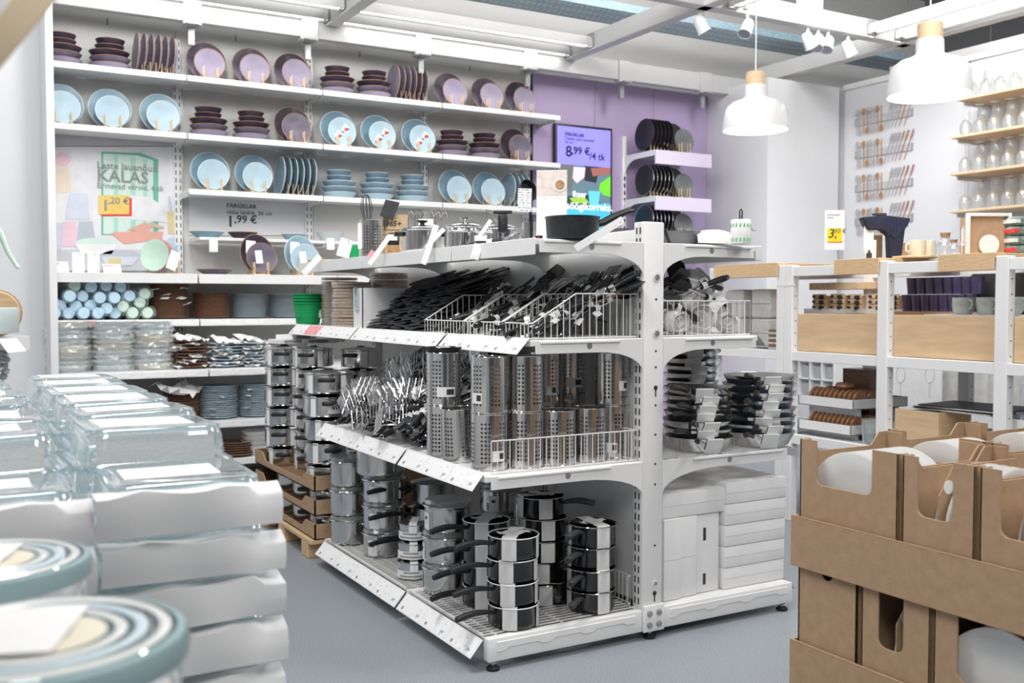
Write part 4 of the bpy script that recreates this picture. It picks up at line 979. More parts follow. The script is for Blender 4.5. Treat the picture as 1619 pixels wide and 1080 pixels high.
obj('base_ring', MB().tube([(.06*math.cos(2*PI*i/30), .06*math.sin(2*PI*i/30), .002) for i in range(30)], .0014, 6, True), M['steel_polish'], ct)
CAN = Kind(ct)
def curved_label(R, z0, z1, a0, a1, n=6, t=.0006):
    me = bpy.data.meshes.new('label'); vs = []; fs = []; uv = []
    for z, vv in ((z0, 0), (z1, 1)):
        for i in range(n+1): a = a0+(a1-a0)*i/n; vs.append((R*math.cos(a), R*math.sin(a), z)); uv.append((i/n, vv))
    m_ = n+1; fs = [(i, i+1, m_+i+1, m_+i) for i in range(n)]; me.from_pydata(vs, [], fs); ul = me.uv_layers.new(name='UVMap')
    for p in me.polygons:
        for li in p.loop_indices: ul.data[li].uv = uv[me.loops[li].vertex_index]
    return me
def view_ang(x, y): return math.atan2(-y, -x)          # direction from a thing towards the aisle where the photographer stands
def can_at(c, z, label, lab=None, tilt=(0,0)):
    o = CAN.put((c.x, c.y, z+.0006), (tilt[0], tilt[1], random.uniform(0, .6)), label, 'perforated steel utensil cans')
    if lab:
        va = view_ang(c.x, c.y)-o.rotation_euler[2]; off, zz_, ww = lab
        l = obj('paper_label', curved_label(.0607, zz_, zz_+.034, va+off-ww, va+off+ww), M['paper'], o)
        obj('barcode', curved_label(.0611, zz_+.008, zz_+.027, va+off+.02, va+off+ww*.85), M['ink'], l)
    return o
def Zc(zx, zy): return (640+zx/3.855, 500+zy/3.855)
low = [(238,872,None),(515,948,(.55,.03,.38)),(735,932,None),(930,917,None),(1120,893,None),(1262,868,(0,.02,.3))]
cl = [base(*Zc(a, b), ZM, .06) for a, b, _ in low]
lbs = ['under the can with the wide barcode label', 'first behind the wire guard, supporting another', 'second behind the wire guard, supporting another', 'third behind the wire guard, open on top', 'fourth behind the wire guard, open on top', 'nearest the end post']
for c, (a, b, l), lb in zip(cl, low, lbs): can_at(c, ZM, f'perforated steel can in the lower layer {lb}', l)
can_at(base(*Zc(338, 898), ZM, .06), ZM, 'perforated steel can leaning beside the utensil pile, lower layer', None, (0, -.04))
zu = ZM+.183
can_at(cl[0], zu, 'perforated steel can with wide barcode label, leftmost of the upper layer', (.15,.03,.55))
can_at(cl[1], zu, 'perforated steel can standing nearest, upper layer, label at its left', (-.75,.032,.35))
can_at(cl[2], zu, 'perforated steel can without label, upper layer, second from front')
bk = [base(*Zc(865, 535), zu, .06), base(*Zc(1003, 520), zu, .06), cl[5]]
for k, (c, lb) in enumerate(zip(bk, ('half hidden between two others, upper layer', 'with curled label, upper layer at the back', 'next to the end post, upper layer'))):
    can_at(c, zu, f'perforated steel can {lb}', ((.3,.03,.3),(.35,.05,.5),(.7,.05,.3))[k])
    if k < 2: can_at(c, ZM, f'perforated steel can hidden in the lower layer, {"left" if k == 0 else "right"} at the back')
for k, (zx, zy) in enumerate(((470, 500), (640, 480))): 
    c = base(*Zc(zx, zy), zu, .06)
    c = Vector((c.x+.05, c.y+.08, 0)); can_at(c, ZM, f'perforated steel can in the back row, lower layer, {"left" if k == 0 else "right"}'); can_at(c, zu, f'perforated steel can in the back row, upper layer, {"left" if k == 0 else "right"}')
c = cl[0]; tag(obj('black_tray', MB().lathe([(.001,0),(.055,0),(.062,.018),(.058,.018),(.052,.004),(.001,.004)], 24), M['black_plastic'], None, (c.x, c.y, zu+.183)), 'round black tray lying on the leftmost upper can', 'tray')
tagcard(.05, .02, (c.x-.02, c.y-.03, zu+.203), (-1.4,0,0), 'white sticker on the round black tray', 'print')
# ================================================================== pots and pans
def pot_body(R, h, n=36, flare=.004): return MB().lathe([(.001,0),(R*.93,0),(R*.985,.006),(R,.016),(R,h-.004),(R+flare,h),(R+flare,h+.0015),(R-.003,h-.002),(R-.003,.006),(.001,.005)], n).mesh('pot', 40)
def band(R, z0, z1, a, wd, n=5, top=0, t=.0012):
    """paper sleeve: strip running up the wall at angle a and over the lid"""
    b = MB(); da = wd/R/2
    o = [[((R+t)*math.cos(a-da+2*da*i/n), (R+t)*math.sin(a-da+2*da*i/n), z) for i in range(n+1)] for z in (z0, z1)]
    if top:
        o.append([((R*.96)*math.cos(a)+(-math.sin(a))*wd*(i/n-.5), (R*.96)*math.sin(a)+math.cos(a)*wd*(i/n-.5), z1+.004) for i in range(n+1)])
        o.append([((-R*.96)*math.cos(a)+(-math.sin(a))*wd*(i/n-.5), (-R*.96)*math.sin(a)+math.cos(a)*wd*(i/n-.5), z1+.005) for i in range(n+1)])
        o.append([((R+t)*math.cos(a+PI+da-2*da*i/n), (R+t)*math.sin(a+PI+da-2*da*i/n), z1) for i in range(n+1)])
        o.append([((R+t)*math.cos(a+PI+da-2*da*i/n), (R+t)*math.sin(a+PI+da-2*da*i/n), z0) for i in range(n+1)])
    b.grid(o); return b.mesh('sleeve', 30)
def loop_handle(R, z, a, w_=.075, out=.035, r=.006, flat_=False):
    b = MB(); c, s = math.cos(a), math.sin(a)
    P = lambda u, v, zz_: (u*c-v*s, u*s+v*c, zz_)
    if flat_:
        b.prism([(R-.004,-w_/2),(R+out*.7,-w_/2),(R+out,-w_*.35),(R+out,w_*.35),(R+out*.7,w_/2),(R-.004,w_/2)], z-.009, z+.009, RZ(a))
        return b.mesh('handle', 40, .004)
    b.tube([P(R-.003,-w_/2,z),P(R+out*.75,-w_/2,z+.002),P(R+out,-w_*.3,z+.003),P(R+out,w_*.3,z+.003),P(R+out*.75,w_/2,z+.002),P(R-.003,w_/2,z)], r, 7)
    return b.mesh('handle', 60)
def long_handle(R, z, L, droop=.0, r0=.006, r1=.011, hole=True, m=None):
    b = MB(); P = []; rr = []
    for i in range(9):
        q = i/8; P.append((R-.004+L*q, 0, z+.014*math.sin(q*2.6)-droop*q*q)); rr.append(r0+(r1-r0)*min(1, q*1.6)*(1 if q < .95 else .7))
    b.tube(P, rr, 8); return b.mesh('handle', 60)
# --- steel pots with black handles in white paper sleeves
def sleeved_pot(R=.098, h=.082):
    t = thing('sleeved_pot', 'x', 'pot'); obj('body', pot_body(R, h), M['steel'], t)
    l = obj('lid', MB().lathe([(R+.003,h),(R+.003,h+.004),(R*.9,h+.009),(R*.3,h+.017),(.001,h+.018)], 32), M['steel_polish'], t)
    obj('lid_knob', MB().lathe([(.001,h+.016),(.018,h+.016),(.02,h+.021),(.001,h+.022)], 16), M['black_plastic'], l)
    for a in (0, PI): obj('handle', loop_handle(R, h*.72, a, .078, .026, .006, True), M['black_plastic'], t)
    for a in (.72, -.72): obj('paper_sleeve', band(R, 0, h+.008, a, .028, top=1 if a > 0 else 0), M['paper'], t)
    return Kind(t)
SP = sleeved_pot(); SPB = sleeved_pot(.112, .085)
def col(K, c, z, n, pitch, noun, where, rz, grp, jit=.006, jr=.25):
    for k in range(n):
        K.put((c[0]+random.uniform(-jit,jit), c[1]+random.uniform(-jit,jit), z+.0005+k*pitch), (0,0,rz+random.uniform(-jr,jr)), olab(k, n, noun, where), grp)
Zt = lambda zx, zy: (400+zx/2.7, 500+zy/2.7)
# columns of sleeved pots rise from the cardboard trays at the far end of the rack
cA = Vector((1.54,5.10,0)); cB = Vector((1.63,4.90,0)); cC = Vector((1.545,4.43,0)); cD = Vector((1.82,4.74,0))
zbase = .310
grp = 'steel pots in white paper sleeves'
front = -2.1
col(SP, (cA.x, cA.y), zbase, 6, .1035, 'sleeved pot', 'the leftmost column at the far end', front-.1, grp)
col(SP, (cB.x, cB.y), zbase, 6, .1035, 'sleeved pot', 'the second column at the far end', front-.25, grp)
col(SPB, (cC.x, cC.y), zbase, 5, .1068, 'larger sleeved pot', 'the front column at the far end', front+.3, grp)
col(SP, (cD.x, cD.y), zbase, 6, .1035, 'sleeved pot', 'the rear column beside the utensil pile', front-.4, grp)
# white cartons lying on the two left columns
cm = MB().bx(-.09,.09,-.06,.06,0,.022).mesh(bev=.002, seg=1)
for k, (dx, dy, dz, a) in enumerate(((-.02,.0,0,.2),(.1,-.03,0,-.1),(.02,.03,.0225,.5),(.16,.06,0,.3))):
    t = thing('flat_carton', f'flat white carton on the sleeved pots, {["left one","middle one","uppermost one","right one"][k]}', 'carton', (cA.x+.05+dx*1.2, cA.y+dy, zbase+6*.1035+.006+dz), a, 'flat white cartons on the sleeved pots')
    obj('carton', cm, M['carton_white'], t); obj('print_strip', MB().bx(-.06,.04,-.0605,-.06,.004,.018), M['ink_grey'], t)
# cardboard trays with pots, on a wooden pallet
pallet = thing('pallet', 'wooden pallet under the cardboard trays at the far end', 'pallet', (1.70, 4.72, 0))
for y in (-.36, 0, .36): obj('runner', MB().bx(-.30,.34,y-.045,y+.045,.0,.070).mesh(bev=.003, seg=1), M['birch'], pallet)
for k in range(5): obj('deck_board', MB().bx(-.30+k*.134,-.30+k*.134+.1,-.45,.52,.0705,.089).mesh(bev=.002, seg=1), M['birch'], pallet)
def tray_open(x0, x1, y0, y1, z, h, label, wall=.1, front_h=None):
    t = thing('cardboard_tray', label, 'tray', (x0, y0, z), 0, 'cardboard trays with sleeved pots'); W_, D_ = x1-x0, y1-y0; th = .006
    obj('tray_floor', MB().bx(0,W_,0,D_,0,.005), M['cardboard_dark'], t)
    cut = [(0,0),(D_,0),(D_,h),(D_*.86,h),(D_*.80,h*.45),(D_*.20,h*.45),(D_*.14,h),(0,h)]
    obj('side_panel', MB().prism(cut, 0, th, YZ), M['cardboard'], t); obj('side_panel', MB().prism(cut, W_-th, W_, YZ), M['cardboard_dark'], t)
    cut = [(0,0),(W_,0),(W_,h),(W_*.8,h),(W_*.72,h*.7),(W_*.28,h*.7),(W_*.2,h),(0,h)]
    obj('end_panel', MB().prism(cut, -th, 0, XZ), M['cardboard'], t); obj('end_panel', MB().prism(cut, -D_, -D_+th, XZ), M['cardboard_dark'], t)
    return t
for k in range(3):
    tray_open(1.42, 2.02, 4.27, 5.24, .090+k*.108, .070, f'brown cardboard tray with pots at the far end, {["lowest","middle","uppermost"][k]} of three')
for k in range(2):
    for j, (x, y) in enumerate(((1.545,4.40),(1.76,4.40),(1.91,4.62),(1.545,4.66),(1.545,4.92))):
        SP.put((x, y, .097+k*.108), (0,0,front+j), f'sleeved pot inside the {["lowest","middle"][k]} cardboard tray, {["front left corner","front middle","front right","left side","left rear"][j]}', 'sleeved pots inside the trays')
# --- large steel pots with wrapped dark lids (base shelf, far bay)
def wrapped_pot(R, h, loop=True, knob=False, sticker=False):
    t = thing('steel_pot', 'x', 'pot'); obj('body', pot_body(R, h, 40, .006), M['steel'], t)
    l = obj('glass_lid', MB().lathe([(R+.006,h+.002),(R+.007,h+.006),(R*.8,h+.012),(R*.4,h+.018),(.001,h+.019)], 36), M['glass_lid'], t)
    obj('lid_ring', MB().tube([((R+.006)*math.cos(2*PI*i/36), (R+.006)*math.sin(2*PI*i/36), h+.004) for i in range(36)], .003, 6, True), M['steel_polish'], l)
    obj('lid_film', film_me(R*.98, h+.004, h+.022, 24, .006, 2), M['film'], l)
    obj('lid_film_top', MB().lathe([(R*.97,h+.021),(R*.5,h+.023),(.001,h+.021)], 20), M['film'], l)
    if loop:
        for a in (0, PI): obj('handle', loop_handle(R, h*.9, a, .085, .034, .0045), M['steel_polish'], t)
    if sticker: s_ = obj('sticker', curved_label(R+.0015, h*.1, h*.8, PI*.82, PI*.98), M['paper'], t); obj('sticker_print', curved_label(R+.002, h*.5, h*.62, PI*.87, PI*.93), M['ink'], s_)
    return Kind(t)
Zp = lambda zx, zy: (480+zx/3.6, 700+zy/3.6)
WP = wrapped_pot(.082, .1); WPL = wrapped_pot(.10, .105); WPS = wrapped_pot(.083, .088, False, sticker=True)
c2 = base(*Zp(262, 588), ZB, .085)
col(WP, c2, ZB, 3, .126, 'steel pot with wrapped lid', 'the leftmost base shelf stack', 2.4, 'steel pots with wrapped lids', .004, .1)
# --- steel saucepans with long black handles
def saucepan(R, h, bm, hm, L, lid=True, sleeve=False, ring=False):
    t = thing('saucepan', 'x', 'saucepan'); obj('body', pot_body(R, h, 40, .003), M[bm], t)
    if lid:
        l = obj('glass_lid', MB().lathe([(R+.003,h+.002),(R*.6,h+.010),(.001,h+.012)], 32), M['glass_lid'], t)
    else: obj('rim', rim_me(R+.003, h+.0005, 40, .002), M['white_rim'] if not ring else M['steel_polish'], t)
    hd = obj('handle', long_handle(R, h*.72, L), M[hm], t)
    if ring: obj('handle_eye', MB().tube([(R+L-.012+.010*math.cos(2*PI*i/14), .010*math.sin(2*PI*i/14), h*.72+.016) for i in range(14)], .0035, 6, True), M['charcoal'], hd)
    if sleeve:
        for a, tp in (((.9, 1), (-.9, 0), (2.6, 0)) if ring else ((.72, 1), (2.27, 0), (-.9, 0))): obj('paper_sleeve', band(R+.001, .0, h+.002, a, .048, top=tp), M['paper_sleeve'], t)
        obj('sleeve_top', scrapmesh(.1, .06), M['paper_sleeve'], t, (0,0,h+.006))
    return Kind(t)
M['paper_sleeve'] = mat('paper_sleeve', (.62,.62,.61), .7, 0, .04, 25, bump=.1)
def scrapmesh(a, b_, n=4):
    m_ = MB(); m_.grid([[((i/n-.5)*a, (j/n-.5)*b_, .004*math.sin(i*1.7)+.003*math.cos(j*2.1)) for j in range(n+1)] for i in range(n+1)]); return m_.mesh('flap', 30)
c3 = base(*Zp(455, 662), ZB, .09)
col(WPS, c3, ZB, 3, .1115, 'steel pot', 'the stack left of the labelled jars', 1.0, 'steel pots left of the labelled jars', .003, .08)
WPL.put((c3.x-.01, c3.y, ZB+3*.1115+.004), (0,0,2.5), 'large steel pot with wrapped dark lid on top of the stack left of the jars', 'steel pots with wrapped lids')
# --- small labelled containers, stack of three
def container():
    t = thing('steel_container', 'x', 'container'); R, h = .058, .058
    obj('body', MB().lathe([(.001,0),(R*.8,0),(R*.95,.008),(R,h),(R*.97,h),(R*.9,.01),(.001,.006)], 28), M['steel_polish'], t)
    obj('lid', MB().lathe([(R+.002,h),(R+.002,h+.004),(R*.7,h+.01),(.001,h+.012)], 28), M['steel_polish'], t)
    obj('paper_sleeve', band(R, .004, h+.008, -1.9, .03, top=1), M['paper'], t)
    l = obj('label_wrap', curved_label(R+.002, .006, .036, -3.4, -.9, 12), M['paper'], t)
    obj('label_text', curved_label(R+.0026, .026, .032, -2.6, -1.6, 8), M['ink_grey'], l); obj('label_text', curved_label(R+.0026, .012, .018, -2.9, -1.3, 8), M['ink_grey'], l)
    return Kind(t)
CT = container(); c4 = base(*Zp(622, 785), ZB, .055)
for k in range(3): CT.put((c4.x+.004*k, c4.y, ZB+.0005+k*.0725), (0,0,-.1*k), olab(k, 3, 'small steel container in white labels', 'the jar stack'), 'small labelled steel containers')
SD = saucepan(.086, .085, 'steel', 'black_plastic', .21)
col(SD, (1.76, 3.78), ZB, 3, .103, 'black-handled steel saucepan', 'the stack behind the labelled jars', PI+.12, 'steel saucepans with black handles', .003, .06)
# --- steel pots with glass lids beside the black saucepans
c5 = base(705.6, 944, ZB, .085)
for k in range(3):
    (WPS if k < 2 else Kind(dup(WPS.root, (0,0,0)))).put((c5.x+(.006 if k == 2 else 0), c5.y, ZB+.0005+k*.1115), (0,0,.25*k-.2), olab(k, 3, 'steel pot with glass lid', 'the stack beside the black saucepans'), 'steel pots with glass lids')
# taller pots in shade at the back of the base shelf
back = [((1.90,3.42),4,'under the steel cans'),((1.88,3.12),3,'behind the glass lids')]
for (x, y), n, wh in back: col(WPS, (x, y), ZB, n, .1115, 'steel pot', f'the shaded stack {wh}', 1.0, 'steel pots in the shaded back row', .004)
BK = saucepan(.09, .075, 'black_enamel', 'black_plastic', .15, False, False, True)
col(BK, (1.86, 2.98-.02), ZB, 1, .08, 'black saucepan', 'the dark back corner', -2.0, 'black saucepans in the back row')
# --- black saucepans with white paper sleeves
BS = saucepan(.08, .068, 'black_enamel', 'black_plastic', .155, False, True); BR = saucepan(.08, .068, 'black_enamel', 'charcoal', .125, False, True, True)
Zs = lambda zx, zy: (660+zx/3.176, 740+zy/3.176)
def bstack(c, n, rz, noun, where, K, pitch=.0745, jr=.08):
    for k in range(n):
        K.put((c.x+random.uniform(-.006,.008), c.y+random.uniform(-.005,.005), ZB+.0005+k*pitch), (0,0,rz+random.uniform(-jr,jr)), olab(k, n, noun, where), 'black saucepans in white paper sleeves')
bstack(base(*Zs(482, 818), ZB, .08), 4, PI+.12, 'sleeved black saucepan', 'the nearest stack', BS)
bstack(base(*Zs(298, 748), ZB, .08)+Vector((.06,.05,0)), 4, PI+.22, 'sleeved black saucepan', 'the stack left behind the nearest one', BS, .0745)
bstack(base(*Zs(645, 705), ZB, .08)+Vector((.0,.03,0)), 5, -1.05, 'sleeved black saucepan', 'the tallest stack at the back', BR)
bstack(base(*Zs(875, 738), ZB, .08), 4, -2.55, 'sleeved black saucepan', 'the stack by the end post', BR)
# ================================================================== pan side of the rack
def frypan(R, h, bm, im, hm):
    t = thing('frying_pan', 'x', 'pan'); obj('body', MB().lathe([(.001,0),(R*.72,0),(R*.80,.006),(R,h),(R-.002,h)], 44, cap1=False), M[bm], t)
    obj('interior', MB().lathe([(R-.0015,h),(R*.79,.009),(R*.70,.005),(.001,.0045)], 44), M[im], t)
    obj('handle', long_handle(R*.99, h*.8, .17, -.02, .007, .010), M[hm], t)
    b = MB(); wd = .062
    prof = [(R*.80,-.001),(R+.0015,h*.98),(R+.001,h+.002),(R*.6,h-.004),(-R*.6,h-.004),(-R-.001,h+.002),(-R-.0015,h*.98),(-R*.8,-.001)]
    b.grid([[(x, -wd/2, z), (x, wd/2, z)] for x, z in prof], RZ(.5)); obj('paper_sleeve', b, M['paper'], t)
    return Kind(t)
FP = frypan(.125, .052, 'steel', 'nonstick', 'black_plastic'); FB = frypan(.138, .054, 'steel', 'nonstick_blue', 'black_plastic'); FS = frypan(.11, .045, 'steel', 'nonstick_blue', 'black_plastic')
Zr = lambda zx, zy: (1000+zx/2.298, 540+zy/2.298)
def pstack(c, n, pitch, rz, where, K, jr=.2, z=ZM):
    for k in range(n): K.put((c.x+random.uniform(-.006,.006), c.y+random.uniform(-.006,.006), z+.0005+k*pitch), (0,0,rz+random.uniform(-jr,jr)), olab(k, n, 'frying pan', where), f'frying pans of {where}')
pstack(base(*Zr(235, 408), ZM, .11), 7, .030, -2.45, 'the stack beside the end post', FP)
pstack(base(*Zr(455, 388), ZM, .12), 8, .030, -2.5, 'the right stack with dark blue interiors', FB)
pstack(Vector((2.61, 3.13, 0)), 12, .030, .6, 'the taller stack at the back', FS)
# white cartons on the base
def carton(name, x0, x1, y0, y1, z0, z1, label, grp, slot=False):
    t = thing(name, label, 'carton', (x0, y0, z0), 0, grp); W_, D_, H_ = x1-x0, y1-y0, z1-z0
    obj('carton_body', MB().bx(0,W_,0,D_,0,H_).mesh(bev=.003), M['carton_white'], t)
    obj('flap_seam', MB().bx(.002,W_-.002,-.0008,0,H_*.5-.0008,H_*.5+.0008) if not slot else MB().bx(W_*.28,W_*.40,-.001,.001,H_*.1,H_*.24).bx(W_*.28,W_*.40,-.001,.001,H_*.66,H_*.82), M['paper_grey'] if not slot else M['slot_dark'], t)
    return t
g2 = 'white cartons on the pan side base'
yb0 = 2.722
bz = ZB+.001
xs_ = [onx and ony(1000+v/2.298, 1000, yb0).x for v in (115, 180, 243, 247, 328, 330, 363, 588)]
for k, (a, b_, s_) in enumerate(((0,1,False),(1,2,False),(3,4,True))):
    carton('upright_carton', xs_[a]+.001, xs_[b_]-.001, yb0+.004+.01*k, 3.2, bz, bz+.285, f'upright white carton, {["next to the end post","middle of three","right of three with two slots"][k]}', g2, s_)
carton('flat_carton', xs_[0], xs_[4]+.03, yb0+.015, 3.25, bz+.287, bz+.372, 'white carton lying across the three upright cartons', g2)
x6 = xs_[5]+.012
for k in range(5): carton('flat_carton', x6, 2.735, yb0+.002-.002*k+.01, 3.25, bz+k*.0782, bz+k*.0782+.077, olab(k, 5, 'long white carton', 'the five stacked at the corner'), g2)
# ================================================================== utensils
def lofted_handle(L=.12, r=.0115, eye=True, x0=0):
    b = MB(); P = []; R_ = []
    for i in range(7): q = i/6; P.append((x0-L*q, 0, .002*math.sin(q*3))); R_.append(r*(.62+.38*math.sin(min(1, q*1.25)*PI*.55)) if i < 6 else r*.7)
    b.tube(P, R_, 8); return b.mesh('handle', 60)
def eye_me(x, r=.0065): 
    b = MB(); b.tube([(x+r*math.cos(2*PI*i/14), r*math.sin(2*PI*i/14), .0085) for i in range(14)], .0022, 5, True); b.tube([(x+r*math.cos(2*PI*i/14), r*math.sin(2*PI*i/14), -.0085) for i in range(14)], .0022, 5, True); return b.mesh('eye', 60)
def tagband(t, x, w_=.03, r=.0135): obj('paper_band', MB().lathe([(r,-w_/2),(r*1.04,0),(r,w_/2)], 10, TR(x,0,0) @ RY(PI/2), False, False), M['paper'], t); 
def flag(t, x, a=.035, b_=.05, rz=0, m='print_dense'): obj('paper_label', card_mesh(a, b_, .0006, .004), M[m], t, (x, .012, .004), (-1.2, 0, rz))
def k_whisk():
    t = thing('whisk', 'x', 'whisk'); obj('handle', lofted_handle(.11), M['black_plastic'], t); obj('handle_eye', eye_me(-.10), M['steel_polish'], t)
    b = MB()
    for k in range(5):
        a = PI*k/5; pts = []
        for i in range(15):
            q = i/14; s_ = math.sin(q*PI); xx_ = .16*(1-abs(2*q-1)**2.2)+.0; yy_ = .030*math.sin((q-.5)*2*PI*.5)*(.35+.65*min(1, xx_/.09)) if True else 0
            pts.append((xx_, yy_*math.cos(a), yy_*math.sin(a)))
        b.tube(pts, .0011, 4)
    obj('wires', b.mesh(smooth=60), M['silver'], t); tagband(t, -.02); return Kind(t)
def k_masher():
    t = thing('potato_masher', 'x', 'masher'); obj('handle', lofted_handle(.11), M['black_plastic'], t); obj('handle_eye', eye_me(-.10), M['steel_polish'], t)
    b = MB(); pts = []
    for k in range(8):
        y = -.045+k*.0128; pts += [(.125, y, -.04 if k % 2 == 0 else .04), (.125, y, .04 if k % 2 == 0 else -.04)]
    b.tube(pts, .0022, 5); b.tube([(0,0,0),(.05,.0,0),(.10,.03,.0),(.125,.045,.04)], .0022, 5); b.tube([(0,0,0),(.05,0,0),(.10,-.03,0),(.125,-.045,-.04)], .0022, 5)
    obj('zigzag_wire', b.mesh(smooth=60), M['silver'], t); tagband(t, -.03); return Kind(t)
def k_tool(head):
    t = thing('kitchen_tool', 'x', 'utensil'); obj('handle', lofted_handle(.12, .0125), M['black_plastic'], t); obj('handle_eye', eye_me(-.11), M['steel_polish'], t)
    obj('shaft', MB().tube([(-.005,0,0),(.06,0,0),(.10,0,.004)], .0042, 6), M['steel_polish'], t)
    if head == 'spoon': obj('head', MB().lathe([(.001,0),(.02,.004),(.028,.012),(.029,.013),(.02,.006),(.001,.002)], 14, TR(.125,0,-.004)), M['steel_polish'], t)
    elif head == 'fork':
        b = MB()
        for k in (-1,0,1): b.tube([(.09,0,.004),(.11,k*.007,.003),(.16,k*.008,.004)], .002, 5)
        obj('head', b.mesh(smooth=60), M['steel_polish'], t)
    else: obj('head', MB().prism([(.09,-.012),(.115,-.03),(.17,-.028),(.17,.028),(.115,.03),(.09,.012)], 0, .003).mesh(bev=.001, seg=1), M['black_plastic'], t)
    flag(t, -.03, .03, .045); tagband(t, -.015, .02); return Kind(t)
WH, MA = k_whisk(), k_masher(); TS, TF, TT = k_tool('spoon'), k_tool('fork'), k_tool('turner')
random.seed(21)
def aim(d, roll=0):
    d = Vector(d).normalized(); q = d.to_track_quat('X', 'Z'); return (q @ Matrix.Rotation(roll, 3, 'X').to_quaternion()).to_euler()
# heap on the knee-high shelf: whisks at the back, mashers in the middle, handles towards the aisle
def mound(x, y): return ZM+.03+.36*max(0, (x-1.47)/.55)**.8
def heap(K, n, xr, yr, dirs, label, grp, dz=(0,.05), roll=6.28):
    for i in range(n):
        x = random.uniform(*xr); y = random.uniform(*yr); d = Vector(random.choice(dirs))+Vector((random.uniform(-.25,.25), random.uniform(-.3,.3), random.uniform(-.12,.15)))
        K.put((x, y, ZM+.02+(mound(x, y)-ZM)*random.choice((.15,.35,.55,.75,.9,1,1,1))+random.uniform(*dz)*.6), aim(d, random.uniform(0, roll)), label, grp)
heap(WH, 34, (1.72,2.0), (3.42,4.08), [(.8,.35,.45),(.7,-.2,.5),(.9,.2,.3)], 'wire whisk with black handle at the back of the utensil heap', 'whisks in the utensil heap', (.0,.09))
heap(WH, 14, (1.52,1.62), (3.75,4.12), [(.9,.1,.45),(.8,.4,.35)], 'wire whisk with black handle at the far front of the utensil heap', 'whisks at the front of the heap', (.01,.06))
heap(MA, 26, (1.54,1.78), (3.48,3.98), [(-.62,-.2,.05),(-.7,.0,-.2),(-.5,-.5,.2)], 'zigzag wire masher in the middle of the utensil heap', 'mashers in the utensil heap', (.02,.06), .7)
for kd, nm in ((TS,'spoon'), (TF,'fork'), (TT,'turner')):
    heap(kd, 14, (1.52,1.76), (3.33,3.55), [(.8,.2,.45),(.7,.5,.3),(.6,-.6,.35)], f'black handled {nm} with paper label beside the perforated cans', 'labelled tools beside the cans', (.0,.07))
heap(WH, 5, (1.57,1.66), (3.32,3.5), [(.85,.1,.5)], 'wire whisk with black handle beside the perforated cans', 'whisks beside the cans', (.02,.07))
heap(MA, 20, (1.50,1.60), (3.42,3.95), [(-.5,-.3,.3),(-.6,.0,.1),(-.4,-.5,.4)], 'zigzag wire masher along the front of the utensil heap', 'mashers at the front of the heap', (.02,.05), .7)
heap(WH, 16, (1.53,1.62), (3.34,4.1), [(.9,.1,.5),(.8,-.3,.4)], 'wire whisk with its handle over the price rail', 'whisks over the price rail', (.0,.04))
p = onx(600, 706, 1.50)   # two crossed tools sticking out over the price rail
TS.put((1.53, p.y-.12, .70), aim((.55,-.62,.50)), 'black handled spoon lying across the price rail', None)
TF.put((1.56, p.y-.2, .735), aim((-.45,.45,.42)), 'black handled fork crossing the spoon above the price rail', None)
# ---- black nylon spatulas on the basket shelf
tsp = thing('black_spatula', 'x', 'spatula')
bl = [(-.06,-.025),(-.05,-.038),(-.03,-.043),(.04,-.041),(.065,-.016),(.085,-.012),(.17,-.011),(.18,-.006),(.18,.006),(.17,.011),(.085,.012),(.065,.016),(.04,.041),(-.03,.043),(-.05,.038),(-.06,.025)]
obj('blade_and_handle', MB().prism(bl, 0, .004).mesh(bev=.001, seg=1), M['charcoal'], tsp); obj('grip', MB().bx(.10,.175,-.0125,.0125,-.002,.007).mesh(bev=.004, seg=2), M['black_plastic'], tsp)
SPT = Kind(tsp)
yA, yB = BY[3]+.05, onx(573, 510, 1.64).y-.05
for k in range(6):
    for j in range(24):
        q = j/23; x = 1.68+.22*q+random.uniform(-.012,.012); z = Z3+.010+.20*q+random.uniform(0,.004); y = yA+(yB-yA)*(k+.5)/6+random.uniform(-.025,.025)
        if k < 2 and q > .8: z -= .0
        SPT.put((x, y, z), (random.uniform(-.12,.12), -.16-.14*q, random.uniform(-.35,.35)), 'black nylon spatula in the heap between the white carton and the baskets', 'black spatulas in the heap')
# ---- tools in the baskets
for bi in range(3):
    y0, y1 = BY[bi]+.03, BY[bi+1]-.03
    wh = ['nearest the end post', 'in the middle', 'beside the black spatulas'][bi]
    for i in range(30 if bi == 0 else 24):
        x = random.uniform(1.70, 1.98); q = (x-1.64)/.4; y = random.uniform(y0, y1)
        kd, nm = random.choice(((TS,'spoon'),(TF,'fork'),(TT,'turner'),(TT,'turner')))
        s_ = random.choice((-1, 1, 1))
        kd.put((x, y, Z3+.04+.17*q*random.uniform(.55,1)), aim((s_*.75, random.uniform(-.45,.45), s_*random.uniform(.15,.7)), random.uniform(-.5,.5)), f'black handled {nm} in the wire basket {wh}', f'tools in the wire basket {wh}')
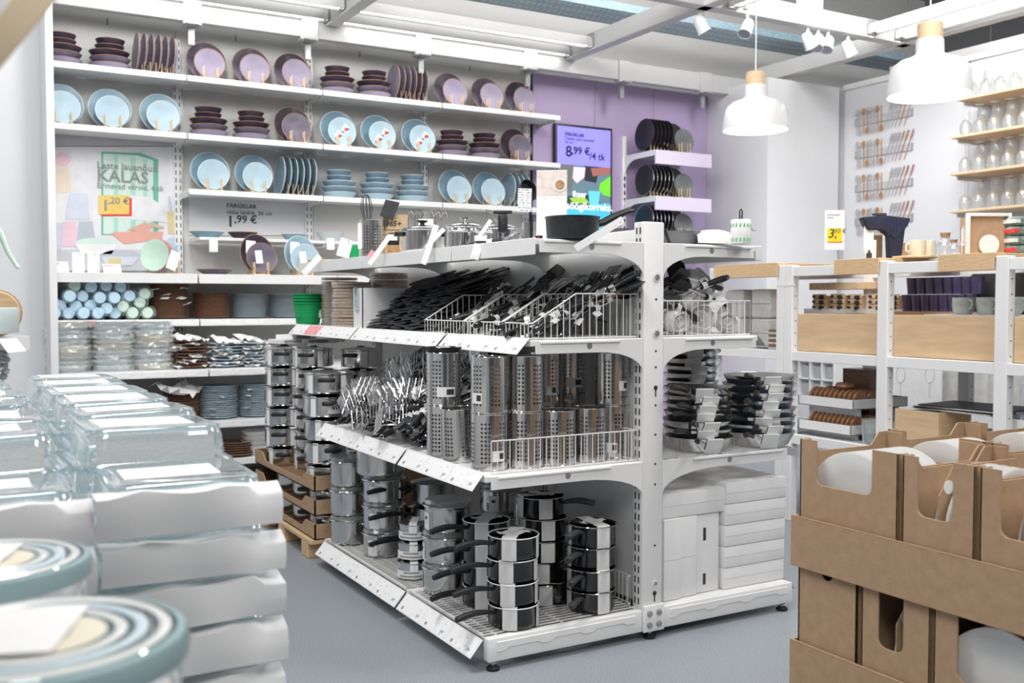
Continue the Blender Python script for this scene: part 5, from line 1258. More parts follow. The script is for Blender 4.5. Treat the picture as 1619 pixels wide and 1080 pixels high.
# ---- basket on the pan side: black handled pans' tools and white paper bundles
for i in range(24):
    TT.put((random.uniform(2.2,2.40), random.uniform(2.76,3.1), Z3+random.uniform(.03,.21)), aim((random.uniform(-.9,-.5), random.uniform(-.4,.1), random.uniform(-.3,.3)), random.uniform(0,6)), 'black handled turner in the pan side basket', 'turners in the pan side basket')
SPT.put((2.27, 2.80, Z3+.22), aim((-.42,-.1,.8)), 'long black handled spatula sticking up from the pan side basket', None)
def bundle(loc, R, label, rot):
    t = thing('paper_bundle', label, 'bundle', loc, 0, 'white paper bundles in the pan side basket', rot)
    b = MB(); rows = []
    for k in range(7):
        z = -.03+.012*k; rr = R*(1-.25*abs(k-3)/3); rows.append([((rr+random.uniform(-.004,.004))*math.cos(2*PI*i/18), (rr+random.uniform(-.004,.004))*math.sin(2*PI*i/18)*.8, z+random.uniform(-.005,.005)) for i in range(18)])
    for r in rows: r.append(r[0])
    b.grid(rows); obj('paper_wrap', b.mesh('wrap', 35), M['paper'], t)
    obj('inner_sheet', MB().lathe([(R*.74,.036),(R*.5,.02),(R*.3,.034),(.001,.015)], 14, None, False, False).lathe([(R*.74,-.026),(R*.4,-.034),(.001,-.02)], 14, None, False, False), M['paper_grey'], t)
    obj('tape', MB().bx(-.012,.012,-R*.82,-R*.76,-.03,.035), M['print_dense'], t)
for k, (x, y, z, R) in enumerate(((2.45,2.81,.09,.07),(2.42,2.88,.175,.09),(2.37,2.79,.06,.06),(2.47,2.95,.15,.075),(2.25,2.79,.055,.055),(2.48,2.78,.045,.045),(2.36,2.84,.13,.065))):
    bundle((x, y, Z3+z), R, f'white paper wrapped bundle, {["right front","uppermost and largest","front middle","rear right","front left beside the post","smallest at the right corner","middle of the heap"][k]} in the pan side basket', (PI/2+random.uniform(-.4,.4), random.uniform(-.5,.5), random.uniform(-.6,.6)))
# ---- basket shelf, far bay: colanders, cork trivets, white carton
cg = atx(487, 505, 1.70, Z3); colm = MB().lathe([(.001,0),(.056,0),(.061,.004),(.077,.108),(.085,.112),(.085,.117),(.075,.112),(.057,.006),(.001,.004)], 32).mesh('colander', 40)
hb = MB()
for k in range(26):
    for r_ in range(3): a = 2*PI*k/26+r_*.12; rr = .0625+.0018*r_; hb.c(rr*math.cos(a), rr*math.sin(a), .014+.012*r_, .003, .003, .004)
hm_ = hb.mesh(smooth=0)
for k in range(4):
    t = thing('green_colander', olab(k, 4, 'green colander', 'the nested stack'), 'colander', (cg.x, cg.y, Z3+.0005+k*.016), .4*k, 'green colanders'); obj('body', colm, M['green'], t)
    o = obj('drain_holes', hm_, M['slot_dark'], t); o['kind'] = 'stuff'
    obj('spout_lip', MB().prism([(.078,-.025),(.096,-.012),(.096,.012),(.078,.025)], .111, .116), M['green'], t)
tagcard(.03, .04, (cg.x+.055, cg.y-.06, Z3+.08), (0,0,-.3), 'white label on the right side of the green colanders', 'print_dense')
tm = MB().lathe([(.001,0),(.092,0),(.095,.003),(.095,.009),(.092,.012),(.001,.012)], 28).mesh('trivet', 40)
def trivets(x, y, n, where):
    for k in range(n):
        t = thing('cork_trivet', olab(k, n, 'cork trivet', where), 'trivet', (x+random.uniform(-.003,.003), y+random.uniform(-.003,.003), Z3+.0005+k*.0145+.004*(k//3)), random.uniform(0,6), f'cork trivets of {where}')
        obj('disc', tm, M['cork'], t); obj('film', film_me(.0965, -.0005, .0125, 18, .0012, 1), M['film'], t)
s1 = atx(537, 500, 1.84, Z3)
trivets(s1.x, s1.y, 16, 'the left cork pile')
s2 = atx(556, 500, 1.73, Z3); trivets(s2.x, s2.y, 14, 'the right cork pile')
s3_ = atx(614, 450, 1.94, Z3); trivets(s3_.x, s3_.y, 17, 'the rear cork pile behind the white carton')
cc = atx(573, 510, 1.64, Z3)
wbx = thing('divider_carton', 'open white carton with a metal clip beside the cork trivets', 'carton', (cc.x, cc.y, Z3))
obj('front_face', MB().bx(0,.004,0,.115,.001,.185), M['carton_white'], wbx); obj('near_face', MB().bx(0,.34,0,.004,.001,.185), M['carton_white'], wbx); obj('far_face', MB().bx(0,.34,.111,.115,.001,.185), M['carton_white'], wbx); obj('bottom', MB().bx(0,.34,0,.115,.001,.004), M['carton_white'], wbx)
obj('metal_clip', MB().bx(-.006,-.001,.035,.085,.085,.19).bx(-.012,-.006,.035,.05,.085,.19).bx(-.007,-.005,.05,.08,.095,.10), M['steel_polish'], wbx)
# ================================================================== display on top of the rack
def camtag(px, py, X, w_, h_, roll, label, m='print', bend=.0, pitch=0):
    p = onx(px, py, X); return tagcard(w_, h_, (p.x, p.y, p.z), (pitch, roll, -.52), label, m, 'white price tags on the rack', bend)
zt1 = ZT+.0025
q = atx(512, 412, 1.8, zt1)
for k in range(2):
    t = thing('cork_trivet', ['lower','upper'][k]+' round cork trivet at the far left of the top display', 'trivet', (q.x+.01*k, q.y, zt1+.0125*k), 0, 'cork trivets on the top display'); obj('disc', tm, M['birch'], t); obj('edge_band', MB().lathe([(.0952,.004),(.0956,.006),(.0952,.008)], 28, None, False, False), M['cork'], t)
camtag(506, 405, 1.61, .03, .12, .75, 'long white price tag draped over the far left corner of the top shelf', bend=.01)
camtag(549, 378, 1.68, .062, .088, .28, 'large white tag leaning beside the green scoop')
sp_ = atx(561, 404, 1.8, zt1)
gs = thing('green_scoop', 'green plastic scoop standing behind the leaning white tag', 'scoop', sp_); obj('cup', MB().lathe([(.001,0),(.025,0),(.036,.08),(.034,.08),(.024,.004),(.001,.003)], 20), M['green'], gs); obj('grip', MB().tube([(.03,0,.07),(.06,.01,.085)], .006, 6), M['green'], gs)
# display can with whisk and spatula
cn = atx(588, 404, 1.76, zt1); o = CAN.put((cn.x, cn.y, zt1), (0,0,.3), 'perforated steel can on the top display holding a whisk and spatula', None)
tagcard(.026, .12, (cn.x-.062, cn.y-.012, zt1+.165), (0,0,-.9), 'long white tag hanging on the display can', 'print')
tw = thing('display_whisk', 'black wire whisk standing in the display can', 'whisk', (cn.x-.012, cn.y+.0, zt1+.02), 0, None, (0,-.06,0))
b = MB()
for k in range(5):
    a = PI*k/5; pts = []
    for i in range(17):
        qq = i/16; h_ = .15*(1-abs(2*qq-1)**2.4); yy = .032*math.sin((qq-.5)*PI)*(.3+.7*min(1, h_/.09)); pts.append((yy*math.cos(a), yy*math.sin(a), .13+h_))
    b.tube(pts, .0016, 5)
obj('wires', b.mesh(smooth=60), M['charcoal'], tw); obj('handle', MB().tube([(0,0,0),(0,0,.135)], .008, 8), M['black_plastic'], tw)
ts = thing('display_spatula', 'grey spatula tilted in the display can', 'spatula', (cn.x+.02, cn.y-.01, zt1+.02), 0, None, (0,.28,-.5))
obj('blade', MB().prism([(-.035,.18),(.03,.175),(.038,.265),(-.03,.26)], 0, .004, XZ).mesh(bev=.0015, seg=1), M['charcoal'], ts); obj('handle', MB().tube([(0,0,0),(0,-.002,.185)], .006, 7), M['charcoal'], ts)
# kraft booklet
kb = onx(625, 385, 1.86); t = thing('kraft_booklet', 'kraft paper booklet with black lettering standing behind the timer', 'booklet', (kb.x, kb.y, zt1), 0, None, (-.08, 0, -.45))
obj('cover', MB().bx(-.058,.058,0,.006,0,.21).mesh(bev=.001, seg=1), M['kraft'], t); text('365+', .036, (-.048,-.001,.155), R90, M['ink'], t, italic=.2, bold=.001)
for k in range(4): obj('print_line', MB().bx(-.048,.02-.012*(k % 2),-.0006,0,.135-.022*k,.139-.022*k), M['ink'], t)
tm_ = onx(622, 378, 1.72); t = thing('kitchen_timer', 'black framed kitchen timer on a cork foot beside the first pot', 'timer', (tm_.x, tm_.y, zt1), -.4)
obj('housing', MB().bx(-.026,.026,0,.02,.045,.10).mesh(bev=.007, seg=3), M['black_plastic'], t); obj('face', MB().bx(-.018,.018,-.001,.002,.066,.092), M['porcelain'], t); obj('cork_foot', MB().lathe([(.001,0),(.024,0),(.028,.02),(.024,.045),(.001,.045)], 16), M['cork'], t)
# display pots
def disp_pot(px, py, X, R, h, label, lidm='glass_lid', knob='black_plastic', rz=0, open_=False, handles='black_plastic'):
    c = atx(px, py, X, zt1); t = thing('display_pot', label, 'pot', (c.x, c.y, zt1), rz); obj('body', pot_body(R, h, 44, .004), M['steel_polish' if open_ else 'steel'], t)
    l = obj('lid', MB().lathe([(R+.004,h+.001),(R+.004,h+.005),(R*.85,h+.011),(R*.4,h+.020),(.001,h+.022)], 40), M['steel_polish' if open_ else lidm], t)
    obj('lid_knob', MB().lathe([(.001,h+.02),(.010,h+.02),(.009,h+.03),(.022,h+.036),(.022,h+.041),(.001,h+.044)], 18), M[knob], l)
    for a in (0, PI): obj('handle', loop_handle(R, h*.82, a, .07, .03, .007, handles == 'black_plastic'), M[handles], t)
    return c
disp_pot(668, 400, 1.76, .088, .098, 'first steel display pot with black knob, left of the price strips', rz=-.3)
disp_pot(735, 388, 1.86, .085, .10, 'second steel display pot with shiny lid and steel knob', 'steel_polish', 'steel_polish', .8, True, 'steel_polish')
disp_pot(790, 372, 1.92, .072, .085, 'third steel display pot, smaller and shiny, behind the black opener', 'steel_polish', 'steel_polish', .2, True, 'steel_polish')
camtag(617, 372, 1.63, .020, .15, .62, 'long white price strip with pink top hanging left of the first pot', bend=.01); camtag(592, 398, 1.618, .032, .03, .62, 'pink end of the price strip beside the display can', 'pink_label')
camtag(690, 356, 1.618, .021, .155, .32, 'long white price strip hanging in front of the first pot', bend=.01)
camtag(702, 362, 1.66, .016, .1, .75, 'second white strip curling beside the first pot', 'paper', .02)
camtag(776, 348, 1.66, .014, .075, .62, 'narrow white strip hanging under the black opener', 'paper')
tagcard(.045, .02, onx(760, 372, 1.68), (0,0,-.52), 'small white sticker below the third pot', 'print_dense')
camtag(757, 386, 1.618, .03, .055, .3, 'clear hanging strip folded over the top shelf lip', 'paper', .01)
# zigzag wire rack, tag behind first pot
wz = onx(672, 350, 1.88); t = thing('wire_letter_rack', 'chrome wire rack with looping ends above the first pot', 'wire rack', (wz.x, wz.y, zt1), -.35)
b = MB()
for k in range(6):
    x = -.075+.03*k; b.tube([(x,0,.09),(x,0,.17),(x+.004,-.004,.195),(x+.014,-.01,.20),(x+.022,-.006,.19),(x+.024,0,.175)], .0018, 5)
b.tube([(-.085,0,.09),(.09,0,.09)], .002, 5); b.tube([(-.085,0,.09),(-.085,0,.0)], .002, 5); b.tube([(.09,0,.09),(.09,0,0)], .002, 5)
obj('wires', b.mesh(smooth=60), M['steel_polish'], t); obj('base_cup', MB().lathe([(.001,0),(.03,0),(.034,.08),(.001,.08)], 18), M['steel_polish'], t)
tagcard(.065, .075, (wz.x-.01, wz.y-.03, zt1+.165), (0,0,-.45), 'white tag hanging from the chrome wire rack', 'print')
# can opener, knife, cooling rack
oc = onx(795, 345, 1.80); t = thing('can_opener', 'black can opener standing on the third pot', 'opener', (oc.x, oc.y, oc.z), -.5)
obj('jaw', MB().bx(-.035,.035,-.01,.01,.015,.028).mesh(bev=.005, seg=2), M['black_plastic'], t); obj('grip', MB().bx(-.018,.018,-.012,.012,-.055,.016).mesh(bev=.008, seg=3), M['black_plastic'], t); obj('rivet', MB().lathe([(.004,-.0135),(.001,-.0145)], 10, TR(0,0,-.02) @ RX(PI/2) @ TR(0,0,.026)), M['steel_polish'], t); obj('crank', MB().tube([(-.04,0,.02),(-.06,0,.03),(-.062,0,.0)], .004, 6), M['steel_polish'], t)
kn = atx(775, 384, 1.72, zt1); t = thing('peeler_knife', 'black handled knife with white paper band lying on the top display', 'knife', (kn.x, kn.y, zt1+.012), 0, None, (0, -.12, 1.05-PI/2-.35))
obj('handle', lofted_handle(.12, .010, x0=.05), M['black_plastic'], t); obj('end_cap', MB().tube([(.05,0,0),(.075,0,0)], .0075, 8), M['steel_polish'], t); tagband(t, .0, .022, .012)
bf = atx(758, 385, 1.72, zt1); tag(obj('black_clip', MB().prism([(-.03,0),(.03,.0),(.022,.012),(-.005,.016)], 0, .02, XZ).mesh(bev=.002), M['black_plastic'], None, (bf.x-.03, bf.y, zt1), (0,0,-.4)), 'small black plastic wedge by the knife on the top display', 'clip')
cr = atx(828, 378, 1.78, zt1); t = thing('folding_steamer', 'dark folding wire rack lying beside the recipe sign', 'wire rack', (cr.x, cr.y, zt1), -.4)
b = MB()
for k in range(6): a = -.7+.28*k; b.tube([(-.085,0,.003),(-.03+.012*k,.02*math.sin(a),.03+.022*math.cos(a*1.3)),(.085,0,.006)], .0016, 5)
for k in range(4): b.tube([(-.08+.05*k,-.045,.003),(-.07+.05*k,0,.028),(-.06+.05*k,.045,.003)], .0016, 5)
obj('wires', b.mesh(smooth=60), M['steel_dark'], t)
tag(obj('red_jar_cap', MB().lathe([(.001,0),(.013,0),(.013,.016),(.001,.017)], 14), mat('maroon', (.13,.02,.03), .5), None, atx(852, 378, 1.72, zt1)), 'small dark red cap beside the recipe sign', 'cap')
# ladle hanging upright, tag
la = onx(838, 365, 1.80); t = thing('black_ladle', 'black nylon ladle standing upright with a hanging tag', 'ladle', (la.x, la.y, zt1))
obj('handle', MB().tube([(0,0,.0),(.002,0,.09),(.0,0,.16)], [.007,.0045,.005], 8), M['black_plastic'], t)
obj('bowl', MB().lathe([(.001,-.03),(.02,-.026),(.036,-.01),(.04,.012),(.038,.012),(.033,-.008),(.001,-.025)], 24, TR(-.012,0,.185) @ RY(.6) @ RX(1.2)), M['black_plastic'], t)
obj('stand_cup', MB().lathe([(.001,0),(.03,0),(.03,.075),(.028,.075),(.028,.003),(.001,.003)], 20), M['steel_polish'], t)
camtag(830, 298, 1.76, .048, .08, .03, 'white tag with small print hanging from the black ladle', 'print_dense')
# recipe sign in a clear stand
rs = onx(872, 362, 1.84); t = thing('recipe_sign', 'upright recipe card with food picture in a clear stand', 'sign', (rs.x, rs.y, zt1), 0, None, (-.06, 0, -.62))
zs_ = .255
obj('card', card_mesh(.105, zs_, .002, 0, 1), M['print'], t, (0,0,zs_)); obj('picture', card_mesh(.102, .085, .0006, 0, 1), mat('picture_pink', (.72,.62,.58), .4, 0, .12, 40), t, (0,-.001,zs_-.003))
obj('bowl_print', MB().lathe([(.001,0),(.024,0),(.024,.0005)], 20, TR(.028,-.0022,zs_-.052) @ RX(PI/2)), M['porcelain'], t); obj('food_print', MB().lathe([(.001,0),(.017,0),(.017,.0005)], 16, TR(.028,-.0032,zs_-.052) @ RX(PI/2)), M['cork'], t)
obj('clear_stand', MB().bx(-.055,.055,.003,.006,0,zs_).bx(-.055,.055,-.04,.04,0,.003), M['glass'], t)
# black saucepan at the near corner
sc = atx(905, 378, 1.79, zt1); t = thing('black_saucepan', 'black saucepan with raised handle at the corner of the top display', 'saucepan', (sc.x+.0, sc.y+.0, zt1), -.15)
obj('body', MB().lathe([(.001,0),(.078,0),(.084,.005),(.088,.068),(.091,.071),(.091,.073),(.085,.07),(.08,.007),(.001,.005)], 44), M['nonstick'], t)
obj('handle', MB().tube([(.082,0,.05),(.11,0,.058),(.15,0,.078),(.20,0,.098),(.225,0,.102)], [.010,.013,.013,.011,.007], 8), M['black_plastic'], t)
obj('handle_ring', MB().tube([(.205+.006*math.cos(i),.0,.105+.008*math.sin(i)) for i in range(7)], .0014, 5, True), M['steel_polish'], t)
ht = onx(985, 347, 1.74); tagcard(.022, .165, (ht.x, ht.y, ht.z), (0, 1.02, -.52), 'long white paper hanging from the black saucepan handle', 'print', None, .02)
# pan side top: pan, white soft packs, paper roll
fp = atx(1064, 384, 2.26, zt1); t = thing('grey_pan', 'dark grey pan on the pan side of the top shelf beside the post', 'pan', (fp.x+.02, fp.y+.02, zt1), .3)
obj('body', MB().lathe([(.001,0),(.08,0),(.085,.004),(.105,.045),(.102,.045),(.08,.006),(.001,.005)], 40), M['grey_plate'], t); obj('interior', MB().lathe([(.1015,.0445),(.081,.0065),(.001,.0055)], 40), M['nonstick'], t); obj('handle', long_handle(.103,.04,.15), M['black_plastic'], t, None, (0,0,2.0))
for k, (px, w_, h_) in enumerate(((1103, .075, .042), (1130, .07, .05))):
    c = atx(px, 388, 2.36, zt1); t = thing('soft_pack', f'white crumpled cloth pack, {["left","right"][k]} of two on the pan side top', 'pack', (c.x+.02, c.y+.03*k, zt1), -.4, 'white cloth packs')
    b = MB(); rows = []
    for i in range(7):
        a = PI*i/6; rows.append([(x_*w_, -.05*math.cos(a)*(1-.1*abs(x_)), h_*math.sin(a)**.6*(1-.25*x_*x_)+random.uniform(0,.004)) for x_ in (-1,-.6,-.2,.2,.6,1)])
    b.grid(rows); obj('cloth', b.mesh('cloth', 50), M['paper'], t)
pr = atx(1171, 391, 2.44, zt1); t = thing('paper_roll', 'white paper roll with green leaf print and black hanging loop', 'paper roll', (pr.x, pr.y, zt1))
obj('roll', MB().lathe([(.001,0),(.034,0),(.035,.003),(.035,.082),(.033,.085),(.001,.085)], 28), M['paper'], t)
for z in (.014, .064):
    for i in range(16): a = 2*PI*i/16; obj('leaf_print', MB().prism([(-.0035,-.008),(.0035,-.004),(.002,.008),(-.003,.005)], 0, .0004, RZ(a) @ TR(.0352,0,z) @ RY(PI/2) @ RZ(PI/2)), M['mint_leaf'] if 'mint_leaf' in M else M.setdefault('mint_leaf', mat('mint_leaf', (.20,.55,.25), .6)), t)
obj('loop', MB().tube([(-.005,0,.085),(-.006,0,.115),(0,0,.122),(.006,0,.115),(.005,0,.085)], .0025, 6), M['black_plastic'], t)
tag(obj('paper_fan', scrapmesh(.05,.03), M['paper'], None, (pr.x+.04, pr.y, zt1+.06), (.3,.5,0)), 'loose paper end sticking out beside the paper roll', 'paper')
# ================================================================== white shelving on the right
XR = 3.85; DR = .60; RY_ = [4.43, 3.84, 3.235, 2.625, 2.02]
su = thing('steel_shelving', 'white steel shelving unit with square posts standing in front of the cutlery wall', 'shelving', (0,0,0))
for i, y in enumerate(RY_):
    for x in (XR, XR+DR):
        po_ = obj('post', MB().bx(x, x+.05, y-.03, y+.03, 0, 1.345).mesh(bev=.003, seg=1), M['white_paint'], su)
        b = MB()
        for k in range(14): b.bx(x+.022, x+.028, y-.0312, y-.03, .4+k*.065, .406+k*.065)
        o = obj('holes', b.mesh(smooth=0), M['slot_dark'], po_); o['kind'] = 'stuff'
    if i == 1: obj('post', MB().bx(XR, XR+.05, y+.032, y+.085, 0, 1.345).mesh(bev=.003, seg=1), M['white_paint'], su); obj('clamp_band', MB().bx(XR-.002, XR+.03, y-.032, y+.087, 1.235, 1.25), M['white_paint'], su)
ZR = [.46, .895, 1.335]
for i in range(4):
    y0, y1 = RY_[i+1]+.03, RY_[i]-.03
    for z in ZR:
        for x in (XR+.004, XR+DR+.004): obj('rail', MB().bx(x, x+.03, y0, y1, z-.05, z).mesh(bev=.002, seg=1), M['white_paint'], su)
        if z < 1.3: obj('shelf_plate', MB().bx(XR+.035, XR+DR, y0, y1, z-.02, z-.004), M['plastic_grey'], su)
def rt(name, label, cat, loc, rz=0, grp=None): return thing(name, label, cat, loc, rz, grp)
# edge boards and worktops
def ledge(pa, pb, label):
    ya, yb_ = onx(pa, 420, XR-.006).y, onx(pb, 420, XR-.006).y
    t = rt('wooden_worktop', label, 'worktop', (XR-.008, min(ya, yb_), 1.336)); L = abs(ya-yb_)
    obj('board', MB().bx(0, DR+.06, .002, L-.002, 0, .024).mesh(bev=.002, seg=1), M['birch'], t); obj('edge_strip', MB().bx(-.006, 0, .002, L-.002, -.05, .024).mesh(bev=.001, seg=1), M['birch'], t)
ledge(1130, 1231, 'light wooden worktop end left of the double post'); ledge(1320, 1391, 'light wooden worktop with the dustpan standing on it'); ledge(1484, 1574, 'light wooden worktop with the white framed box on it')
ztop = 1.361
# maple fronts
for i, lb in ((1,'below the small wooden crates'), (2,'below the stoneware mugs'), (3,'at the right picture edge')):
    y0, y1 = RY_[i+1]+.034, RY_[i]-.034
    t = rt('maple_box', f'long light maple box on the middle shelf {lb}', 'box', (XR+.04, y0, ZR[1]), 0, 'maple boxes on the middle shelf')
    obj('front_board', MB().bx(0,.018,0,y1-y0,.001,.195).mesh(bev=.002, seg=1), M['maple'], t); obj('back_board', MB().bx(.48,.498,0,y1-y0,.001,.195).mesh(bev=.002, seg=1), M['maple'], t)
    for y in (0, y1-y0-.018): obj('end_board', MB().bx(.018,.48,y,y+.018,.001,.195), M['maple'], t)
    obj('bottom_board', MB().bx(.018,.48,.018,y1-y0-.018,.001,.01), M['maple'], t)
# small wooden crates with black contents (behind the first maple box)
ck = rt('wooden_crate', 'x', 'crate', (0,0,0)); b = MB()
for z in (0, .03, .06): b.bx(-.006,0,-.05,.05,z,z+.024)
obj('slat_front', b.mesh(bev=.001, seg=1), M['birch_light'], ck); obj('crate_body', MB().bx(0,.09,-.05,.05,0,.075), M['birch'], ck)
for k in range(3): obj('bottle', MB().lathe([(.001,0),(.012,0),(.012,.02),(.001,.022)], 10, TR(-.006,-.025+.0*k,.006+.03*k) @ RY(-PI/2)), M['ink'], ck); obj('bottle', MB().lathe([(.001,0),(.007,0),(.007,.012),(.001,.012)], 8, TR(-.006,.035,.010+.03*k) @ RY(-PI/2)), M['ink'], ck)
CR = Kind(ck)
for k, (px, py) in enumerate(((1296,488),(1325,488),(1352,489),(1386,489),(1410,490))):
    p = onx(px, py, 4.42); CR.put((4.42, p.y, p.z), (0,0,0), f'small slatted wooden crate, {seq(k,5)} in the row above the maple box', 'small slatted crates')
p = onx(1325, 462, 4.42); t = rt('wooden_rack_board', 'light wooden board lying on top of the small slatted crates', 'board', (4.40, p.y, onx(1325,458,4.42).z), 0); obj('board', MB().bx(0,.14,-.28,.2,0,.04).mesh(bev=.002, seg=1), M['birch_light'], t); obj('print_marks', MB().bx(.02,.09,-.2,-.1,.04,.041).bx(.02,.09,-.02,.08,.04,.041), M['kraft'], t)
tb = obj('crate_stand', MB().bx(4.40,4.56,onx(1430,490,4.42).y,onx(1275,490,4.42).y,ZR[1],onx(1325,488,4.42).z-.001), M['white_paint']); tag(tb, 'white block carrying the small slatted crates', 'stand')
# purple tumblers
pt = rt('purple_tumbler', 'x', 'glass', (0,0,0)); obj('cup', MB().lathe([(.001,0),(.026,0),(.034,.085),(.0325,.085),(.025,.008),(.001,.008)], 16), M['purple_glass'], pt); obj('foot_ring', MB().lathe([(.027,0),(.028,.004),(.027,.008)], 16, None, False, False), M['purple_glass'], pt)
PT = Kind(pt)
for r in range(2):
    for k in range(8):
        p = onx(1436+k*14.5+7*r, 491, 4.36); zb2 = onx(1436, 492, 4.36).z
        PT.put((4.36+.0*r, p.y, zb2+r*.0865), (0,0,0), f'dark purple tumbler, {seq(k,8)} in the {["lower","upper"][r]} row', 'dark purple tumblers')
tag(obj('tumbler_stand', MB().bx(4.30,4.43,onx(1560,490,4.36).y,onx(1425,490,4.36).y,ZR[1],onx(1436,492,4.36).z-.001), M['cardboard']), 'cardboard stand under the dark purple tumblers', 'stand')
tag(obj('dark_backboard', MB().bx(4.44,4.448,RY_[3]+.05,RY_[2]-.05,.9,1.29), M['charcoal']), 'dark backing board behind the purple tumblers', 'board')
# mugs
mg = rt('stoneware_mug', 'x', 'mug', (0,0,0)); obj('body', MB().lathe([(.001,0),(.034,0),(.043,.012),(.048,.04),(.047,.075),(.0445,.075),(.044,.04),(.038,.012),(.001,.006)], 28), M['mug'], mg)
obj('handle', MB().tube([(.045,0,.062),(.065,0,.06),(.072,0,.045),(.065,0,.028),(.045,0,.022)], .005, 7), M['mug'], mg); MG = Kind(mg)
for k, (px, X) in enumerate(((1523,4.0),(1561,4.02),(1600,4.0),(1578,4.18))):
    p = onx(px, 496, X); zz_ = onx(px, 497, X).z; MG.put((X, p.y, zz_), (0,0,-2.0 if k != 2 else -1.4), f'grey green stoneware mug, {["left","second","right edge","rear"][k]} one above the maple box', 'stoneware mugs')
tag(obj('mug_board', MB().bx(3.93,4.26,2.1,onx(1500,497,4.0).y+.08,1.07,onx(1523,497,4.0).z-.001), M['paper_grey']), 'grey paper pad under the stoneware mugs', 'pad')
# linen packs and brown placemats left of the double post
for k in range(4):
    z = ZR[1]+.001+.0*k; y = onx(1148+22*(k//2), 500, 4.0).y; zz_ = z+.165*(k % 2)
    t = rt('napkin_pack', f'grey white wrapped napkin pack, {["lower left","upper left","lower right","upper right"][k]} of the block', 'pack', (3.96+.01*(k//2), onx(1160+40*(k//2),500,3.96).y, zz_), 0, 'wrapped napkin packs')
    obj('pack', MB().bx(0,.2,-.075,.075,0,.162).mesh(bev=.012, seg=3), M['linen'], t); obj('film_seam', MB().bx(-.001,0,-.07,.07,.078,.084), M['film'], t)
bm_ = MB().bx(0,.16,-.055,.055,0,.012).mesh(bev=.003, seg=2)
for k in range(8):
    tag(obj('placemat', bm_, M['cardboard_dark'] if k % 2 else M['linen'], None, (3.9, onx(1226,540,3.9).y, ZR[1]+.001+k*.0135+.02*(k > 2)*0)), olab(k, 8, 'folded brown placemat', 'the pile left of the double post'), 'placemat', 'folded brown placemats')
# trays with round wooden bowls
bk_ = rt('wooden_puck', 'x', 'coaster', (0,0,0)); obj('disc', MB().lathe([(.001,0),(.036,0),(.043,.006),(.046,.014),(.043,.022),(.036,.026),(.001,.026)], 24), M['brown_wood'], bk_); obj('paper_face', MB().lathe([(.001,-.0006),(.031,-.0006),(.031,0)], 18), M['pale_wood_end'], bk_); PKK = Kind(bk_)
for r, (py0, lb) in enumerate(((640,'upper'), (672,'lower'))):
    ya, yb_ = onx(1262, py0, XR+.06).y, onx(1345+4*(1-r), py0, XR+.06).y; z = onx(1345, py0+17, XR+.06).z
    z = [.615, .485][r]
    t = rt('white_tray', f'{lb} white tray of round wooden pieces', 'tray', (XR+.06, yb_, z), 0, 'white trays of wooden rounds'); L = ya-yb_
    obj('tray_floor', MB().bx(0,.4,0,L,0,.004), M['plastic_grey'], t); obj('front_wall', MB().bx(0,.005,0,L,0,.05).mesh(bev=.001, seg=1), M['white_paint'], t); obj('end_wall', MB().bx(0,.4,0,.005,0,.05).mesh(bev=.001, seg=1), M['white_paint'], t); obj('end_wall', MB().bx(0,.4,L-.005,L,0,.05), M['white_paint'], t); obj('back_wall', MB().bx(.395,.4,0,L,0,.05), M['white_paint'], t)
    for x in (.06,.34): obj('stand_leg', MB().bx(x,x+.02,.02,L-.02,-.03 if r == 1 else -.09,0) , M['white_paint'], t)
    for rw in range(2):
        n = 10
        for k in range(n):
            y = yb_+.03+k*(L-.05)/n; PKK.put((XR+.06+.06+.1*rw, y, z+.052), (PI/2+.12, 0, 0), f'round wooden piece with rim, {seq(n-1-k,n)} in the {["front","rear"][rw]} row of the {lb} tray', f'round wooden pieces of the {lb} tray')
    if r == 0: PKK.put((XR+.13, yb_+.12, z+.098), (.1,0,0), 'round wooden piece lying on top of the upper tray row', None)
tag(obj('dark_stack', MB().bx(XR+.3,XR+.42,onx(1388,600,XR+.36).y,onx(1345,600,XR+.36).y,ZR[0],.80), M['brown_wood']), 'dark brown wooden stack behind the round pieces', 'stack')
# glass tumbler and clear dishes
def tumbler(px, X, z, R, h, label):
    p = onx(px, 600, X); t = rt('glass_tumbler', label, 'glass', (X, p.y, z)); obj('wall', MB().lathe([(R*.86,.0),(R,h),(R*.96,h),(R*.82,.012),(.001,.010)], 24), M['glass_dish'], t); obj('water', MB().lathe([(.001,.011),(R*.83,.012),(R*.86,h*.4),(.001,h*.4)], 20), M['glass_teal'], t)
tumbler(1378, XR+.07, ZR[0]+.001, .045, .12, 'clear glass tumbler standing beside the white trays')
# birch box in the lower bay
p0 = onx(1405, 690, XR+.05); ya = RY_[2]-.04; yb_ = onx(1484, 640, XR+.05).y
t = rt('birch_box', 'light birch box on the low shelf under the mugs', 'box', (XR+.05, yb_, ZR[0])); L = ya-yb_
obj('front_board', MB().bx(0,.015,0,L,.001,.19).mesh(bev=.002, seg=1), M['maple'], t); obj('end_board', MB().bx(.015,.35,0,.015,.001,.19).mesh(bev=.002, seg=1), M['birch'], t); obj('back_board', MB().bx(.335,.35,.015,L,.001,.19), M['birch'], t); obj('dark_mat', MB().bx(.01,.345,.01,L,.17,.176), M['charcoal'], t)
for k in range(4): tag(obj('dark_placemat', MB().bx(0,.3,0,.42,0,.006).mesh(bev=.002, seg=1), M['charcoal' if k % 2 else 'paper_grey'], None, (XR+.08+.01*k, RY_[3]+.1-.02*k, ZR[0]+.194+k*.0065), (0,0,.05*k-.05)), olab(k, 4, 'dark placemat', 'the pile on the birch box'), 'placemat', 'dark placemats on the birch box')
